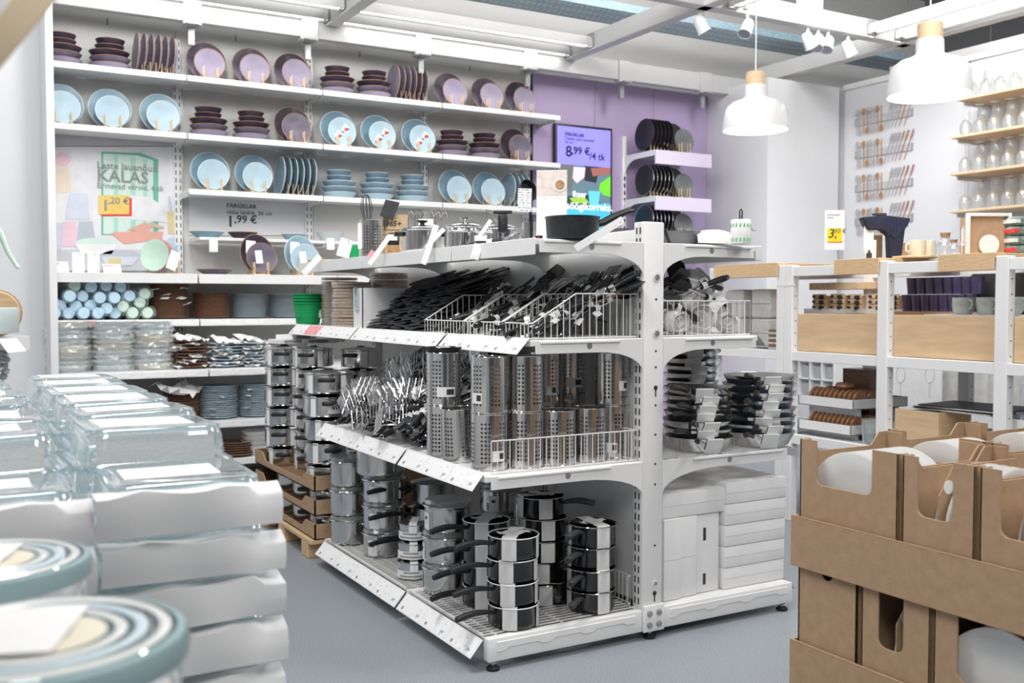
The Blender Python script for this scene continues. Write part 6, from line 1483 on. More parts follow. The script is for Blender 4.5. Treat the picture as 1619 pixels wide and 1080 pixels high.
for k, z in enumerate((.60, .49)):
    y0, y1 = RY_[4]+.05, onx(1533, 640, XR+.08).y-.005; t = rt('white_tray', f'{["upper","lower"][k]} white tray of clear glass dishes', 'tray', (XR+.08, y0, z), 0, 'white trays of clear glass'); L = y1-y0
    obj('tray_floor', MB().bx(0,.35,0,L,0,.004), M['plastic_grey'], t); obj('front_wall', MB().bx(0,.005,0,L,0,.055).mesh(bev=.001, seg=1), M['white_paint'], t); obj('end_wall', MB().bx(0,.35,L-.005,L,0,.055), M['white_paint'], t); obj('stand_leg', MB().bx(.05,.3,.02,.04,-.029 if k else -.08,0).bx(.05,.3,L-.04,L-.02,-.029 if k else -.08,0), M['white_paint'], t)
    for j in range(5):
        gt_ = rt('glass_dish', f'clear glass dish, {seq(4-j,5)} in the {["upper","lower"][k]} white tray', 'dish', (XR+.16, y0+.06+j*(L-.12)/4, z+.005), 0, 'clear glass dishes in white trays'); obj('wall', MB().lathe([(.03,0),(.045,.07),(.043,.07),(.028,.006),(.001,.005)], 18), M['glass_dish'], gt_); obj('rim', rim_me(.0445,.07,18,.0018), M['glass_teal'], gt_)
# ================================================================== things on top of the right shelving
def topx(px, py, X): p = onx(px, py, X); return Vector((X, p.y, ztop))
# price sign 3,50
p = onx(1320, 332, 4.9); sgn = rt('price_sign', 'white hanging price sign with yellow 3,50 field', 'sign', (4.9, p.y, p.z), -.52)
obj('card', card_mesh(.125, .25, .002, 0, 1), M['paper'], sgn); obj('yellow_field', MB().bx(-.048,.048,-.0016,-.0005,-.2,-.115), M['yellow'], sgn); obj('red_edge', MB().bx(-.044,.05,-.0012,-.0003,-.206,-.195), M['red'], sgn)
text('3,', .08, (-.044,-.002,-.175), R90, M['ink'], sgn, italic=.2, bold=.001); text('50 €', .04, (-.005,-.002,-.145), R90, M['ink'], sgn, italic=.2)
for k, (zz_, w_) in enumerate(((-.028,.08), (-.045,.04))): obj('print_line', MB().bx(-.048,-.048+w_,-.0008,0,zz_-.006,zz_), M['ink_grey'], sgn)
obj('stem', MB().tube([(0,.003,-.25),(0,.003,1.0-p.z+.36)], .003, 5), M['glass'], sgn)
# dustpan shaped navy funnel on a kraft box
c = topx(1405, 400, 4.15)
t = rt('navy_pan_display', 'navy pleated lamp shade shaped piece on a dark stem beside a kraft box', 'shade', c, -.5)
obj('flared_top', MB().prism([(-.15,.215),(-.03,.225),(.10,.21),(.085,.175),(.06,.14),(.02,.10),(-.05,.155),(-.115,.15)], -.03, .03, XZ).mesh(bev=.006, seg=1), M['navy'], t)
for k in range(7): obj('pleat', MB().bx(-.02+.016*k,-.014+.016*k,-.034,-.03,.12+.008*k,.21), M['ink_navy'], t)
obj('stem', MB().prism([(-.005,0),(.055,0),(.075,.18),(-.015,.18)], -.025, .025, XZ).mesh(bev=.004, seg=1), M['navy'], t); obj('top_knob', MB().bx(-.08,-.02,-.02,.02,.226,.236).bx(-.06,-.045,-.01,.01,.21,.226), M['ink'], t)
kb = topx(1389, 402, 4.19); t = rt('kraft_box', 'kraft cardboard box with dark arch print behind the navy piece', 'box', kb, -.5); obj('box', MB().bx(-.055,.02,0,.06,0,.135).mesh(bev=.002, seg=1), M['kraft'], t); obj('arch_print', MB().prism([(-.05,0),(-.01,0),(-.01,.035),(-.018,.05),(-.03,.055),(-.042,.05),(-.05,.035)], 0, .0008, XZ), M['navy'], t)
kb = topx(1427, 402, 4.25); t = rt('kraft_box', 'small kraft box right of the navy piece', 'box', kb, -.5); obj('box', MB().bx(-.02,.03,0,.06,0,.09).mesh(bev=.002, seg=1), M['kraft'], t); obj('lid_line', MB().bx(-.021,.031,-.001,0,.06,.063), M['cardboard_dark'], t)
for k, (px, w_, h_, lb) in enumerate(((1373,.05,.17,'tall'), (1381,.055,.10,'short'))):
    p = onx(px, 405, 4.05); tagcard(w_, h_, (4.05-.02*k, p.y, ztop+h_), (0,0,-.5), f'{lb} white information card left of the kraft box', 'print')
tag(obj('pump_bottle', MB().lathe([(.001,0),(.014,0),(.014,.03),(.006,.036),(.006,.045),(.001,.046)], 12), M['ink'], None, topx(1374, 408, 3.98)), 'tiny black bottle in front of the tall white card', 'bottle')
p = topx(1298, 415, 4.0); tag(obj('black_paper', MB().prism([(-.06,-.04),(.05,-.05),(.07,.03),(-.02,.05)], 0, .004), M['ink'], None, (p.x, p.y, 1.3362)), 'flat black sheet lying on the shelving left of the dustpan worktop', 'sheet')
# cream cups, jars with cork, framed box, knit socks
def cup(px, X, R, h, m, label, hnd=True, z=ztop):
    c = topx(px, 400, X); t = rt('cup', label, 'cup', (c.x, c.y, z)); obj('body', MB().lathe([(.001,0),(R*.8,0),(R,.02),(R,h),(R*.95,h),(R*.92,.02),(.001,.006)], 24), M[m], t)
    if hnd: obj('handle', MB().tube([(R*.95,0,h*.8),(R*1.35,0,h*.7),(R*1.35,0,h*.35),(R*.95,0,h*.25)], .005, 7), M[m], t, None, (0,0,2.6))
    else: obj('rim', rim_me(R*.98, h, 24, .002), M[m], t)
tag(obj('wood_slice', MB().lathe([(.001,0),(.1,0),(.103,.006),(.1,.012),(.001,.012)], 28), M['birch'], None, topx(1446, 405, 4.1)), 'round wooden board under the cream cups', 'board')
cup(1450, 4.1, .04, .075, 'cream', 'cream mug with handle left of the corked bottles', z=ztop+.013); cup(1466, 4.16, .038, .085, 'cream', 'taller cream cup behind the mug', False)
def bottle(px, X, R, h, label):
    c = topx(px, 400, X); t = rt('corked_bottle', label, 'bottle', c); obj('glass', MB().lathe([(.001,0),(R,0),(R*1.02,.006),(R*.98,h*.45),(R*.5,h*.68),(R*.42,h*.8),(R*.45,h*.84)], 24), M['glass_dish'], t); obj('cork', MB().lathe([(.001,h*.8),(R*.38,h*.8),(R*.48,h),(.001,h)], 16), M['cork'], t); obj('label', curved_label(R*1.03, h*.02, h*.22, -2.6, -1.2), M['paper'], t)
bottle(1494, 4.1, .05, .115, 'larger corked glass bottle behind the right worktop'); bottle(1508, 4.02, .035, .075, 'smaller corked glass bottle with white label')
c = topx(1562, 400, 4.05); t = rt('framed_box', 'white framed cardboard box with a round white disc inside', 'box', c, -.5)
for x0, x1, z0, z1 in ((-.1,-.085,0,.185),(.085,.1,0,.185),(-.085,.085,.17,.185)): obj('frame_side', MB().bx(x0,x1,-.012,.012,z0,z1).mesh(bev=.003), M['porcelain'], t)
obj('cardboard_back', MB().bx(-.085,.085,.004,.09,.0,.17), M['cardboard'], t); obj('white_disc', MB().lathe([(.001,0),(.045,0),(.045,.004),(.001,.004)], 28, TR(.0,-.006,.045) @ RX(PI/2)), M['porcelain'], t)
tagcard(.075, .085, (c.x-.05, c.y+.05, ztop+.125), (0,.1,-.5), 'white tag with print on the framed box', 'print_dense'); tagcard(.05, .11, (c.x-.03, c.y+.085, ztop+.12), (0,0,-.5), 'white card at the left edge of the framed box', 'print')
c = topx(1607, 400, 4.15); M['knit'] = mat('knit', (.18,.24,.22), .9, 0, .6, 60, bump=.6, stretch=(1,1,5))
for k in range(4):
    t = rt('knit_sock', olab(k, 4, 'patterned knit textile', 'the pile at the right edge'), 'textile', (c.x, c.y, ztop+k*.042), -.5+.1*k, 'patterned knit textiles'); obj('fold', MB().bx(-.045,.1,-.04,.06,0,.041).mesh(bev=.015, seg=3), M['knit'], t); obj('band', MB().bx(-.046,-.02,-.0412,.0612,.012,.028), M['porcelain' if k % 2 else 'red'], t)
# ================================================================== cutlery wall and glass wall
XWALL = 6.838
def cut_me(kind):
    b = MB(); b.prism([(-.0025,-.1),(.0025,-.1),(.004,-.02),(.0025,.03),(-.0025,.03),(-.004,-.02)], 0, .002)
    if kind == 's': b.lathe([(.001,0),(.012,.002),(.018,.005),(.018,.006),(.001,.002)], 12, TR(0,.05,0) @ Matrix.Diagonal((.9,1.3,1,1)))
    elif kind == 'f':
        b.prism([(-.003,.03),(.003,.03),(.011,.05),(-.011,.05)], 0, .002)
        for k in (-1,-.33,.33,1): b.bx(k*.009-.0015,k*.009+.0015,.05,.095,0,.002)
    else: b.prism([(-.004,.03),(.004,.03),(.009,.06),(.008,.1),(-.004,.1)], 0, .002)
    return b.mesh('cutlery', 40)
CM = {k: cut_me(k) for k in 'sfk'}
cols_ = [(145,'s','silver',1),(160,'s','silver',-1),(184,'s','copper',1),(206,'s','copper',-1),(224,'s','silver',1),(247,'s','silver',-1),(268,'s','copper',1),(292,'s','copper',-1),
         (335,'f','silver',2),(357,'f','silver',2),(380,'f','silver',2),(402,'k','rose',2),(427,'k','copper',2),(458,'k','rose',2)]
FACE = Matrix(((0,0,-1,0),(-1,0,0,0),(0,1,0,0),(0,0,0,1)))      # local z faces the room (-x), local y is up
for r, (zya, zyb) in enumerate(((272,236),(480,436),(682,652),(888,868))):
    A = onx(1320+135/3.855, 120+zya/3.855, XWALL); B = onx(1320+472/3.855, 120+zyb/3.855, XWALL)
    zc_ = (A.z+B.z)/2; ya, yb_ = A.y, B.y; wh = ['top','second','third','lowest'][r]
    t = rt('magnet_rail', f'grey magnetic rail with cutlery, {wh} of four', 'rail', (XWALL, 0, zc_), 0, 'magnetic rails with cutlery'); obj('strip', MB().bx(-.012,0,yb_,ya,-.03,.03).mesh(bev=.002, seg=1), M['plastic_grey'], t)
    obj('end_cap', MB().bx(-.014,0,ya,ya+.008,-.031,.031), M['galv'], t); obj('end_cap', MB().bx(-.014,0,yb_-.008,yb_,-.031,.031), M['galv'], t)
    for k, (zx, kd, m, dr) in enumerate(cols_):
        f_ = (zx-135)/(472-135); y = onx(1320+zx/3.855, 120+(zya+(zyb-zya)*f_)/3.855, XWALL).y
        rot = {1: 0, -1: PI, 2: -.35}[dr]
        o = obj({'s':'spoon','f':'fork','k':'knife'}[kd], CM[kd], M[m]); o.matrix_world = TR(XWALL-.0145, y, zc_+(.02 if dr != -1 else -.02)) @ FACE @ RZ(rot) @ Matrix.Diagonal((1.25,1.25,1.25,1))
        tag(o, f'{ {"silver":"silver","copper":"copper","rose":"rose gold"}[m]} {o.name.split(".")[0]}, {seq(k,14)} on the {wh} cutlery rail', o.name.split('.')[0], f'cutlery of the {wh} rail')
wg = rt('wine_glass', 'x', 'wine glass', (0,0,0)); obj('bowl', MB().lathe([(.004,.09),(.02,.098),(.040,.125),(.046,.16),(.040,.215),(.0385,.215),(.044,.16),(.036,.127),(.004,.098)], 20, None, False, False), M['glass'], wg); obj('stem', MB().tube([(0,0,.006),(0,0,.094)], .0035, 8), M['glass'], wg); obj('foot', MB().lathe([(.001,0),(.034,0),(.034,.002),(.004,.007),(.001,.007)], 20), M['glass'], wg)
WG = Kind(wg); D_ = .34
for r, (zx, zy) in enumerate(((742,155),(706,385),(700,610),(700,838))):
    xs0 = XWALL-D_; p = onx(1320+zx/3.855, 120+zy/3.855, xs0); wh = ['top','second','third','lowest'][r]
    t = rt('glass_shelf_board', f'thin light wooden shelf with wine glasses, {wh} of four', 'shelf', (xs0, 2.9, p.z), 0, 'wooden shelves of the wine glass wall'); L = p.y-2.9
    obj('board', MB().bx(0,D_,0,L,0,.018).mesh(bev=.002, seg=1), M['birch_light'], t); obj('led_profile', MB().bx(D_-.03,D_-.01,.02,L-.02,.0185,.026), M['led_profile'], t); obj('support', MB().bx(.05,D_,L-.03,L-.02,-.03,0).bx(.05,D_,L*.5,L*.5+.01,-.03,0), M['white_paint'], t)
    for rw in range(2):
        for k in range(8):
            y = p.y-.06-k*.115-.05*rw
            if y < 3.55: continue
            flip = (rw == 0)
            WG.put((xs0+.09+.13*rw, y, p.z+.019+(.215 if flip else 0)), (PI if flip else 0, 0, 0), f'{"upside-down" if flip else "upright"} clear wine glass, {SEQ[k]} in the {["front","rear"][rw]} row of the {wh} glass shelf', f'wine glasses of the {wh} shelf')
M['shelf_glow'] = None
for z in (1.9, 2.25): pass
area('glass_wall_light', (5.9, 4.3, 3.4), .3, 70, (6.8, 4.3, 2.0), .9)
# things seen low through the shelving: white picture of outlined glasses, grey curtain, boxes
pc = rt('glass_poster', 'white poster with two outlined wine glasses behind the shelving', 'poster', (5.6, 0, 0)); 
a = onx(1408, 560, 5.6); b_ = onx(1488, 640, 5.6)
obj('sheet', MB().bx(0,.01,b_.y,a.y,.3,onx(1440,570,5.6).z+.25), M['paper'], pc)
for px in (1424, 1470):
    q0 = onx(px, 592, 5.598); rr = [((.0), q0.y+.035*math.cos(2*PI*i/18), q0.z+.055*math.sin(2*PI*i/18)) for i in range(18)]
    obj('outline', MB().tube([(-.002, y_, z_) for _, y_, z_ in rr], .0022, 4, True).tube([(-.002,q0.y,q0.z-.055),(-.002,q0.y,q0.z-.16)], .0022, 4), M['plastic_grey'], pc)
cu = rt('grey_curtain', 'grey pleated curtain behind the white shelving', 'curtain', (5.75, 0, 0)); rows = []
y0, y1 = onx(1619, 600, 5.75).y-.3, onx(1488, 600, 5.75).y
for z in (.2, 1.0): rows.append([(.015*math.sin(k*1.3), y0+(y1-y0)*k/40, z) for k in range(41)])
obj('cloth', MB().grid(rows).mesh('curtain', 60), M['linen'], cu); obj('hem', MB().bx(-.02,.02,y0,y1,.19,.2), M['linen'], cu)
y0, y1 = onx(1318, 580, 5.6).y, onx(1262, 580, 5.6).y
gr_ = rt('glassware_grid', 'white grid shelf of wrapped pale glasses seen through the shelving', 'shelf', (5.6, 0, 0)); obj('backing', MB().bx(.1,.11,y0,y1,.4,1.0), M['seal_blue'], gr_)
for k in range(4): obj('divider', MB().bx(0,.1,y0+(y1-y0)*k/3-.005,y0+(y1-y0)*k/3+.005,.4,1.0), M['white_paint'], gr_)
for z in (.45,.58,.71,.84,.97): obj('grid_shelf', MB().bx(0,.1,y0,y1,z-.005,z+.005), M['white_paint'], gr_)
for k in range(3):
    for j in range(4): tag(obj('pale_glass', MB().lathe([(.001,0),(.03,0),(.036,.09),(.034,.09),(.001,.006)], 14), M['film'], None, (5.64, y0+(y1-y0)*(k+.5)/3, .456+.13*j)), f'pale wrapped glass in the white grid, {["right","middle","left"][k]} column, {["lowest","second","third","top"][j]} row', 'glass', 'pale wrapped glasses in the grid')
# ================================================================== right foreground: cardboard display boxes with white plates
XB = 1.65; LAY = .28
plw = MB().lathe([(.001,0),(.07,0),(.085,.003),(.123,.018),(.125,.02),(.122,.021),(.084,.007),(.001,.005)], 44).mesh('plate', 40)
def cut_panel(w_, h_, a, b_, d, r=.018, slant=.0):
    """front panel (y, z) with a rounded notch cut from its top edge"""
    p = [(0,0),(w_,0),(w_,h_)]
    if d:
        p += [(w_*b_+slant,h_)]
        for i in range(6): t_ = i/5*PI/2; p.append((w_*b_-r+r*math.cos(t_), h_-d+r-r*math.sin(t_)))
        for i in range(6): t_ = PI/2+i/5*PI/2; p.append((w_*a+r+r*math.cos(t_), h_-d+r-r*math.sin(t_)))
        p += [(w_*a-slant,h_)]
    p += [(0,h_)]; return p
def plate_box(x, y0, y1, z, h_, label, cut, face, npl, grp, depth=.28, lb=''):
    t = thing('display_box', label, 'box', (x, y0, z), 0, grp); w_ = y1-y0; th = .004
    obj('front_panel', MB().prism(cut_panel(w_, h_, *cut), 0, th, YZ).mesh(bev=.0008, seg=1), M['cardboard'], t)
    obj('back_panel', MB().prism(cut_panel(w_, h_, *cut), depth-th, depth, YZ), M['cardboard'], t)
    prof = [(0,0),(depth,0),(depth,h_),(depth*.9,h_),(depth*.8,h_-.03),(depth*.2,h_-.03),(depth*.1,h_),(0,h_)]
    for y in (th, w_): obj('side_panel', MB().prism(prof, -y, -y+th, XZ), M['cardboard'], t)
    obj('cut_edge', MB().bx(-.0003,th+.0003,.0,w_*cut[0]-.001,h_,h_+.0008), M['cardboard_edge'], t); obj('cut_edge', MB().bx(-.0003,th+.0003,w_*cut[1]+.001,w_,h_,h_+.0008), M['cardboard_edge'], t)
    obj('bottom', MB().bx(th,depth-th,th,w_-th,.001,.004), M['cardboard'], t)
    yc = y0+w_/2
    if face == 'x':
        for k in range(npl): tag(obj('white_plate', plw, M['porcelain'], None, (x+.012+k*.024+.022, yc, z+.006+.125), (0,-PI/2+.05,0)), f'white plate facing the aisle, {["front","second","third","fourth","fifth","sixth","seventh","eighth"][k]} in {lb}', 'plate', f'white plates in {lb}')
    elif face == 'y':
        for k in range(npl): tag(obj('white_plate', plw, M['porcelain'], None, (x+.14, y0+.028+k*(w_-.05)/npl, z+.006+.125), (PI/2,0,0)), f'white plate seen edge-on, {seq(npl-1-k,npl)} in {lb}', 'plate', f'white plates in {lb}')
        ye = y1-(w_)*.42
        dv = [(.02,.01),(.26,.01),(.26,.255),(.06,.255),(.02,.20)]
        d = obj('divider', MB().prism(dv, 0, .003, TR(0,ye-y0,0) @ XZ), M['cardboard'], t); obj('divider_hole', MB().lathe([(.001,0),(.014,0),(.014,.001)], 18, TR(.045,ye-y0-.0042,.215) @ RX(-PI/2)), M['porcelain'], d)
g3 = 'cardboard display boxes of white plates'
Y = [onx(p, 720, XB).y for p in (1265, 1422, 1426, 1545, 1549)]
z1 = .575; H_ = .272
def lab(r, i): return f'the {r} layer {i} box'
plate_box(XB, Y[1]+.002, Y[0], z1, H_, 'open cardboard box with a large white plate facing the aisle, top layer corner', (.25,.82,.095), 'x', 8, g3, lb='the top corner box')
plate_box(XB, Y[3]+.002, Y[2]-.002, z1, H_, 'open cardboard box with plates edge-on, second from the corner, top layer', (.30,.78,.115), 'y', 5, g3, lb='the second top box')
plate_box(XB, Y[4]-.175, Y[4]-.002, z1, H_, 'open cardboard box at the right picture edge, top layer', (.22,.76,.12), 'y', 5, g3, lb='the third top box')
for r in range(1, 3):
    xq = XB+.01+r*.3; wh = ['', 'second', 'third'][r]
    for i, (ya, yb_) in enumerate(((Y[1]+.03, Y[0]+.02), (Y[3]-.01, Y[2]+.02), (Y[4]-.2, Y[4]-.02))):
        plate_box(xq, ya, yb_, z1, H_, f'open cardboard plate box in the {wh} row from the aisle, {["far","middle","near"][i]} one', (.25,.8,.06), ('x','y','x')[i], 6, g3, lb=f'the {wh} row {["far","middle","near"][i]} box')
z0 = z1-LAY
Yb = [onx(p, 950, XB).y for p in (1262, 1355, 1362, 1472, 1477)]
plate_box(XB, Yb[1], Yb[0], z0, H_, 'closed looking cardboard box at the corner of the lower layer', (.4,.6,.02), 'n', 0, g3)
plate_box(XB, Yb[3], Yb[2], z0, H_, 'cardboard box with narrow notch and edge-on plates, lower layer', (.38,.74,.12), 'y', 4, g3, lb='the lower notched box')
plate_box(XB, Yb[4]-.26, Yb[4], z0, H_, 'cardboard box with a big white plate facing the aisle, lower layer right', (.12,.80,.13), 'x', 5, g3, lb='the lower right box')
for i in range(2): plate_box(XB+.3, Yb[4]-.26+.3*i, Yb[4]-.26+.3*i+.28, z0, H_, f'cardboard box behind the lower layer, {["near","far"][i]} one', (.3,.7,.05), 'n', 0, g3)
for k, (zz_, lb) in enumerate(((z1-.012, 'between the two layers of plate boxes'), (z1-.012-LAY, 'below the lower layer of plate boxes'))):
    t = thing('cardboard_sleeve', f'long cardboard tray band {lb}', 'tray', (XB-.012, 0, zz_), 0, 'cardboard tray bands'); y0, y1 = .55, Y[0]+.014
    obj('front_band', MB().bx(0,.005,y0,y1,0,.112).mesh(bev=.001, seg=1), M['cardboard'], t); obj('end_band', MB().bx(.005,.95,y1-.005,y1,0,.112), M['cardboard'], t); obj('tray_floor', MB().bx(.005,.95,y0,y1-.005,0,.008), M['cardboard'], t)
    obj('cut_edge', MB().bx(-.0004,.0054,y0,y1,.112,.1128), M['cardboard_edge'], t)
plb = thing('box_stack_base', 'cardboard base block under the plate boxes', 'box', (XB-.01, .55, 0)); obj('block', MB().bx(.004,.93,0,Y[0]+.01-.55,.001,z0-.014).mesh(bev=.003), M['cardboard'], plb); obj('seam', MB().bx(.003,.0045,0,Y[0]-.54,.13,.134), M['cardboard_dark'], plb)
# ================================================================== left foreground: glass dishes and lidded jars
def rrect(w_, d, r, n=5):
    p = []
    for cx_, cy_, a0 in ((w_/2-r, d/2-r, 0), (-w_/2+r, d/2-r, PI/2), (-w_/2+r, -d/2+r, PI), (w_/2-r, -d/2+r, 1.5*PI)):
        for i in range(n+1): a = a0+PI/2*i/n; p.append((cx_+r*math.cos(a), cy_+r*math.sin(a)))
    return p
def loft(secs, cap0=True, cap1=False):
    b = MB(); n = len(secs[0][0]); vs = []; fs = []
    for p, z in secs: vs += [(x, y, z) for x, y in p]
    for k in range(len(secs)-1):
        for i in range(n): j = (i+1) % n; fs.append((k*n+i, k*n+j, (k+1)*n+j, (k+1)*n+i))
    if cap0: fs.append(tuple(range(n-1,-1,-1)))
    if cap1: fs.append(tuple((len(secs)-1)*n+i for i in range(n)))
    b.add(vs, fs); return b
def dish_meshes(w_, d, h_):
    # baking dish standing upside down: open side at the bottom, rounded base on top
    o = loft([(rrect(w_,d,.045),0),(rrect(w_-.004,d-.004,.043),.008),(rrect(w_-.018,d-.018,.04),.012),(rrect(w_-.03,d-.03,.036),h_-.016),(rrect(w_-.044,d-.044,.03),h_-.004),(rrect(w_-.062,d-.062,.024),h_)], False, True).mesh('dish', 50)
    rim = MB().tube([(x, y, .004) for x, y in rrect(w_, d, .045)], .005, 6, True).mesh('rim', 60)
    edge = MB().tube([(x, y, h_-.005) for x, y in rrect(w_-.044, d-.044, .03)], .0035, 6, True).mesh('edge', 60)
    return o, rim, edge
DM = dish_meshes(.262, .245, .07)
def carton_front(w_, h_, seed):
    """crumpled paper sleeve: front skirt and a strip folded over the top edge"""
    rnd = random.Random(seed); b = MB(); n = 16; rows = []
    ph = rnd.uniform(0, 6)
    for j, f_ in enumerate((0, .3, .6, .9, 1.0)):
        rows.append([((i/n-.5)*w_, -.002-.006*math.sin(f_*PI)*rnd.uniform(.5,1)-(.010*math.sin(i*.7+ph)*f_), h_*f_*(1-.10*abs(math.sin(i*.45+ph))*(f_ > .5))-(.012*(i/n > .85)*f_)) for i in range(n+1)])
    rows.append([((i/n-.5)*w_, .035+.01*math.sin(i*.6+ph), h_*(.98-.06*abs(math.sin(i*.45+ph)))) for i in range(n+1)])
    b.grid(rows); return b.mesh('sleeve', 45)
GK = []
for v in range(3):
    t = thing('glass_dish', 'x', 'dish'); obj('glass_body', DM[0], M['glass_dish'], t); obj('glass_rim', DM[1], M['glass_teal'], t); obj('base_edge', DM[2], M['glass_teal'], t)
    obj('paper_sleeve', carton_front(.27, [.066,.06,.064][v], v+3), M['carton_white'], t, (0,-.128,0)); obj('paper_label', MB().bx(-.085,.06,-.05,.045,.0705,.0712), M['paper'], t)
    GK.append(Kind(t))
BARE = []
for v in range(2):
    t = thing('glass_dish', 'x', 'dish'); obj('glass_body', DM[0], M['glass_dish'], t); obj('glass_rim', DM[1], M['glass_teal'], t); obj('base_edge', DM[2], M['glass_teal'], t); obj('paper_label', MB().bx(-.09,.07,-.07+.02*v,.06,.0705,.0712), M['paper'], t); obj('paper_insert', MB().bx(-.10,.10,-.088,-.086,.006,.058), M['paper'], t)
    BARE.append(Kind(t))
xcol = [.325, .045, -.235]
gl = 'stacked glass baking dishes'
cw = ['right column', 'middle column', 'left column']
for ci, xc in enumerate(xcol):
    for k in range(7):
        GK[(ci+k) % 3].put((xc+random.uniform(-.006,.006), 1.655+random.uniform(-.006,.006), .81-.0735*k), (random.uniform(-.02,.02), random.uniform(-.02,.02), random.uniform(-.03,.03)), (f'topmost' if k == 0 else f'{ORD[k]} from top')+f' sleeved glass dish of the front pile, {cw[ci]}', gl)
    for j in range(6):
        yc = 1.915+.26*j
        for q in range(2):
            BARE[(ci+j+q) % 2].put((xc+random.uniform(-.01,.01), yc+random.uniform(-.008,.008), .862-.0735*q), (random.uniform(-.02,.02), random.uniform(-.02,.02), random.uniform(-.05,.05)), f'{["upper","lower"][q]} glass dish, {["first","second","third","fourth","fifth","last"][j]} row behind the front pile, {cw[ci]}', gl)
tb = thing('display_table', 'white display plinth carrying the glass dishes', 'table', (0,0,0)); obj('table_top', MB().bx(-.6,.47,1.5,3.5,.325,.365).mesh(bev=.004), M['white_paint'], tb); obj('plinth', MB().bx(-.55,.43,1.56,3.45,.001,.325), M['white_paint'], tb); obj('riser', MB().bx(-.38,.46,1.80,3.45,.366,.787).mesh(bev=.003), M['carton_white'], tb)
# lidded round jars nearest the camera
def jar(px, py, dep, R, label):
    c = _C+_ray(px, py)*dep; t = thing('glass_jar', label, 'jar', (c.x, c.y, c.z-.13), 0, 'lidded glass jars in the foreground')
    obj('glass_body', MB().lathe([(.001,0),(R*.86,0),(R*.93,.01),(R*.95,.10),(R*.9,.112)], 40), M['glass_dish'], t)
    obj('seal_ring', MB().lathe([(R*.9,.108),(R,.112),(R*1.01,.122),(R*.98,.130),(R*.92,.131)], 48, None, False, False), M['teal_band'], t)
    l = obj('lid', MB().lathe([(R*.93,.128),(R*.9,.131),(R*.78,.131),(.001,.130)], 48), M['glass_teal'], t)
    for r0, r1, m in ((.80,.88,'porcelain'), (.64,.72,'seal_blue'), (.50,.58,'porcelain'), (.18,.44,'cream')): obj('lid_ring', MB().lathe([(R*r0,.1315),(R*(r0+r1)/2,.1335),(R*r1,.1315)], 48, None, False, False), M[m], l)
    obj('inner_disc', MB().lathe([(.001,.122),(R*.9,.122),(R*.9,.124),(.001,.124)], 36), M['porcelain'], t)
    obj('paper_label', MB().bx(-.075,.02,-.045,.06,.134,.1348, RZ(-.35)), M['paper'], t)
    return c
cj = jar(62, 1008, .70, .10, 'nearest round glass jar with blue grey seal and paper label'); cj2 = jar(-22, 888, 1.02, .10, 'second round glass jar behind the nearest one')
st = thing('jar_stand', 'white stand under the round glass jars', 'stand', (0,0,0)); zj = min(cj.z, cj2.z)-.131
obj('stand_top', MB().bx(-.35,.2,.6,1.32,zj-.02,zj-.0005), M['white_paint'], st); obj('stand_body', MB().bx(-.3,.15,.66,1.3,.001,zj-.02), M['white_paint'], st)
if cj.z-.13 > zj+.004: obj('stand_pad', MB().bx(-.06,.17,.64,.88,zj,cj.z-.1305), M['white_paint'], st)
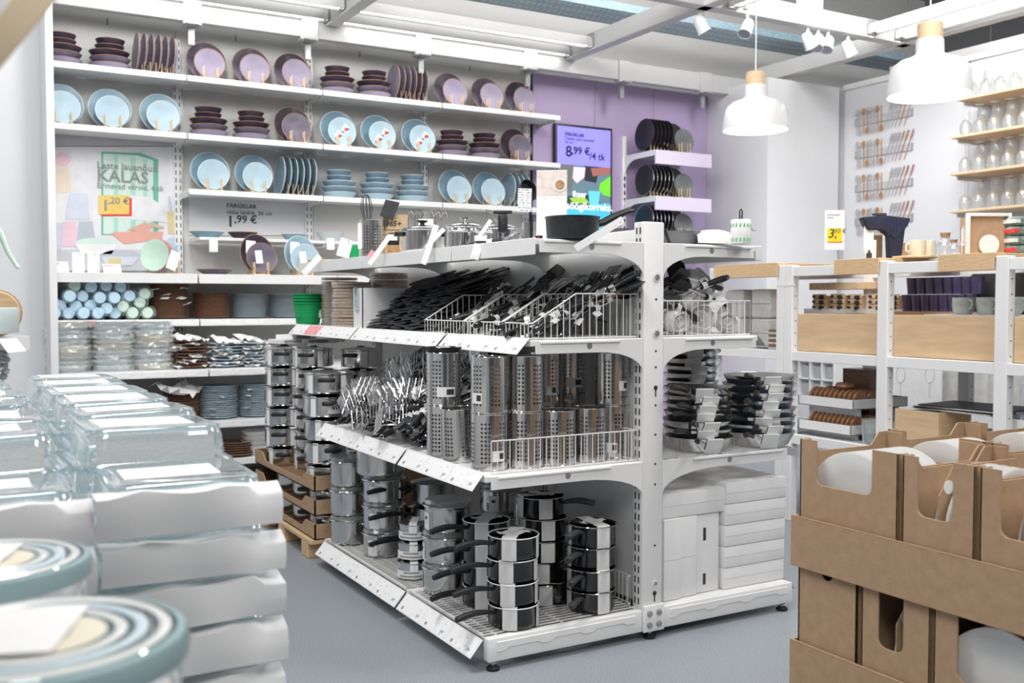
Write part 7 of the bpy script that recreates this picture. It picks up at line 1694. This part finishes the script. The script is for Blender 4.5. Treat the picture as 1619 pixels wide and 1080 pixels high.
# ================================================================== far left: end of a neighbouring rack with hanging things
LY = 2.3
def L3(px, py, dep): return _C+_ray(px, py)*dep
r0 = L3(-60, 540, 2.1); t = thing('neighbour_shelf', 'white shelf corner with a wire edge at the left picture edge', 'shelf', (0,0,0))
a = L3(-120, 533, 2.1); b_ = L3(18, 533, 2.1)
obj('shelf_plate', MB().bx(-.5, 0, -.06, .08, -.03, 0), M['white_metal'], t, b_, (0,0,-YAW))
obj('wire_edge', fence_bars([(-.3,-.055,.10),(0,-.055,.10)], [(-.3,-.055,.0),(0,-.055,.0)], .02), M['wire_white'], t, b_, (0,0,-YAW)); obj('price_rail', MB().grid([[(0,-.06,-.0),(0,.02,-.0)],[(.022,-.06,-.03),(.022,.02,-.03)]]), M['white_paint'], t, b_, (0,0,-YAW))
c = L3(-6, 500, 2.15); tt = thing('wooden_bowl', 'round wooden board edge standing on the left shelf corner', 'board', (c.x, c.y, b_.z)); obj('disc', MB().lathe([(.001,0),(.045,0),(.05,.006),(.045,.014),(.001,.014)], 28, TR(0,0,.05) @ RX(PI/2)), M['birch'], tt); obj('rim', MB().tube([(.048*math.cos(2*PI*i/24), -.007, .05+.048*math.sin(2*PI*i/24)) for i in range(24)], .003, 5, True), M['cork'], tt)
bx_ = obj('grey_box', MB().bx(-.07,.02,-.05,.05,0,.055).mesh(bev=.004), M['bowl_pale'], None, L3(-2, 528, 2.08), (0,0,-YAW)); tag(bx_, 'pale grey green box on the left shelf corner', 'box')
pts = [L3(x, y, 2.0) for x, y in ((-25,340),(-8,352),(2,372),(12,398),(28,424))]
m1 = thing('mint_ladle', 'mint green curved ladle handle at the left picture edge', 'ladle', (0,0,0)); obj('handle', MB().tube(pts, [.006,.006,.006,.005,.004], 8), M['mint'], m1); obj('tip', MB().lathe([(.001,0),(.005,.002),(.001,.008)], 8, Matrix.Translation(pts[-1])), M['mint'], m1)
hk = thing('hanging_rod', 'white hook rod carrying the mint ladle', 'hook', (0,0,0)); obj('rod', MB().tube([pts[0], L3(-60,335,2.0), L3(-60,545,2.05)], .004, 6), M['wire_white'], hk); obj('hook_tip', MB().tube([pts[0], pts[0]+Vector((0,0,.012))], .004, 6), M['wire_white'], hk)
for k in range(5):
    p = L3(2+3*(k % 2), 560+8*k, 2.05); tag(obj('chain_clip', MB().lathe([(.001,-.008),(.012,-.005),(.014,0),(.012,.005),(.001,.008)], 12), M['steel_dark'], None, p, (.3,.2*k,0)), olab(4-k, 5, 'dark metal clip', 'the hanging strip at the left edge'), 'clip', 'dark metal clips at the left edge')
# big round shade very close to the lens at the upper left, seen edge-on
c = L3(-28, 70, .9); zax = (-_R*.75+_U*.64-_F*.66).normalized()
t = thing('hanging_lamp', 'large white round lamp with beige rim, blurred at the upper left', 'lamp', c, 0, None, zax.to_track_quat('Z', 'Y').to_euler())
obj('white_dome', MB().lathe([(.150,.004),(.157,.012),(.150,.06),(.11,.11),(.04,.135),(.001,.14)], 40, None, False, False), M['lamp_white'], t); obj('beige_rim', MB().lathe([(.150,-.012),(.158,-.010),(.158,.012),(.150,.012)], 40, None, False, False), M['beige'], t); obj('cord', MB().tube([(0,0,.14),(0,0,2.2)], .003, 6), M['white_paint'], t)
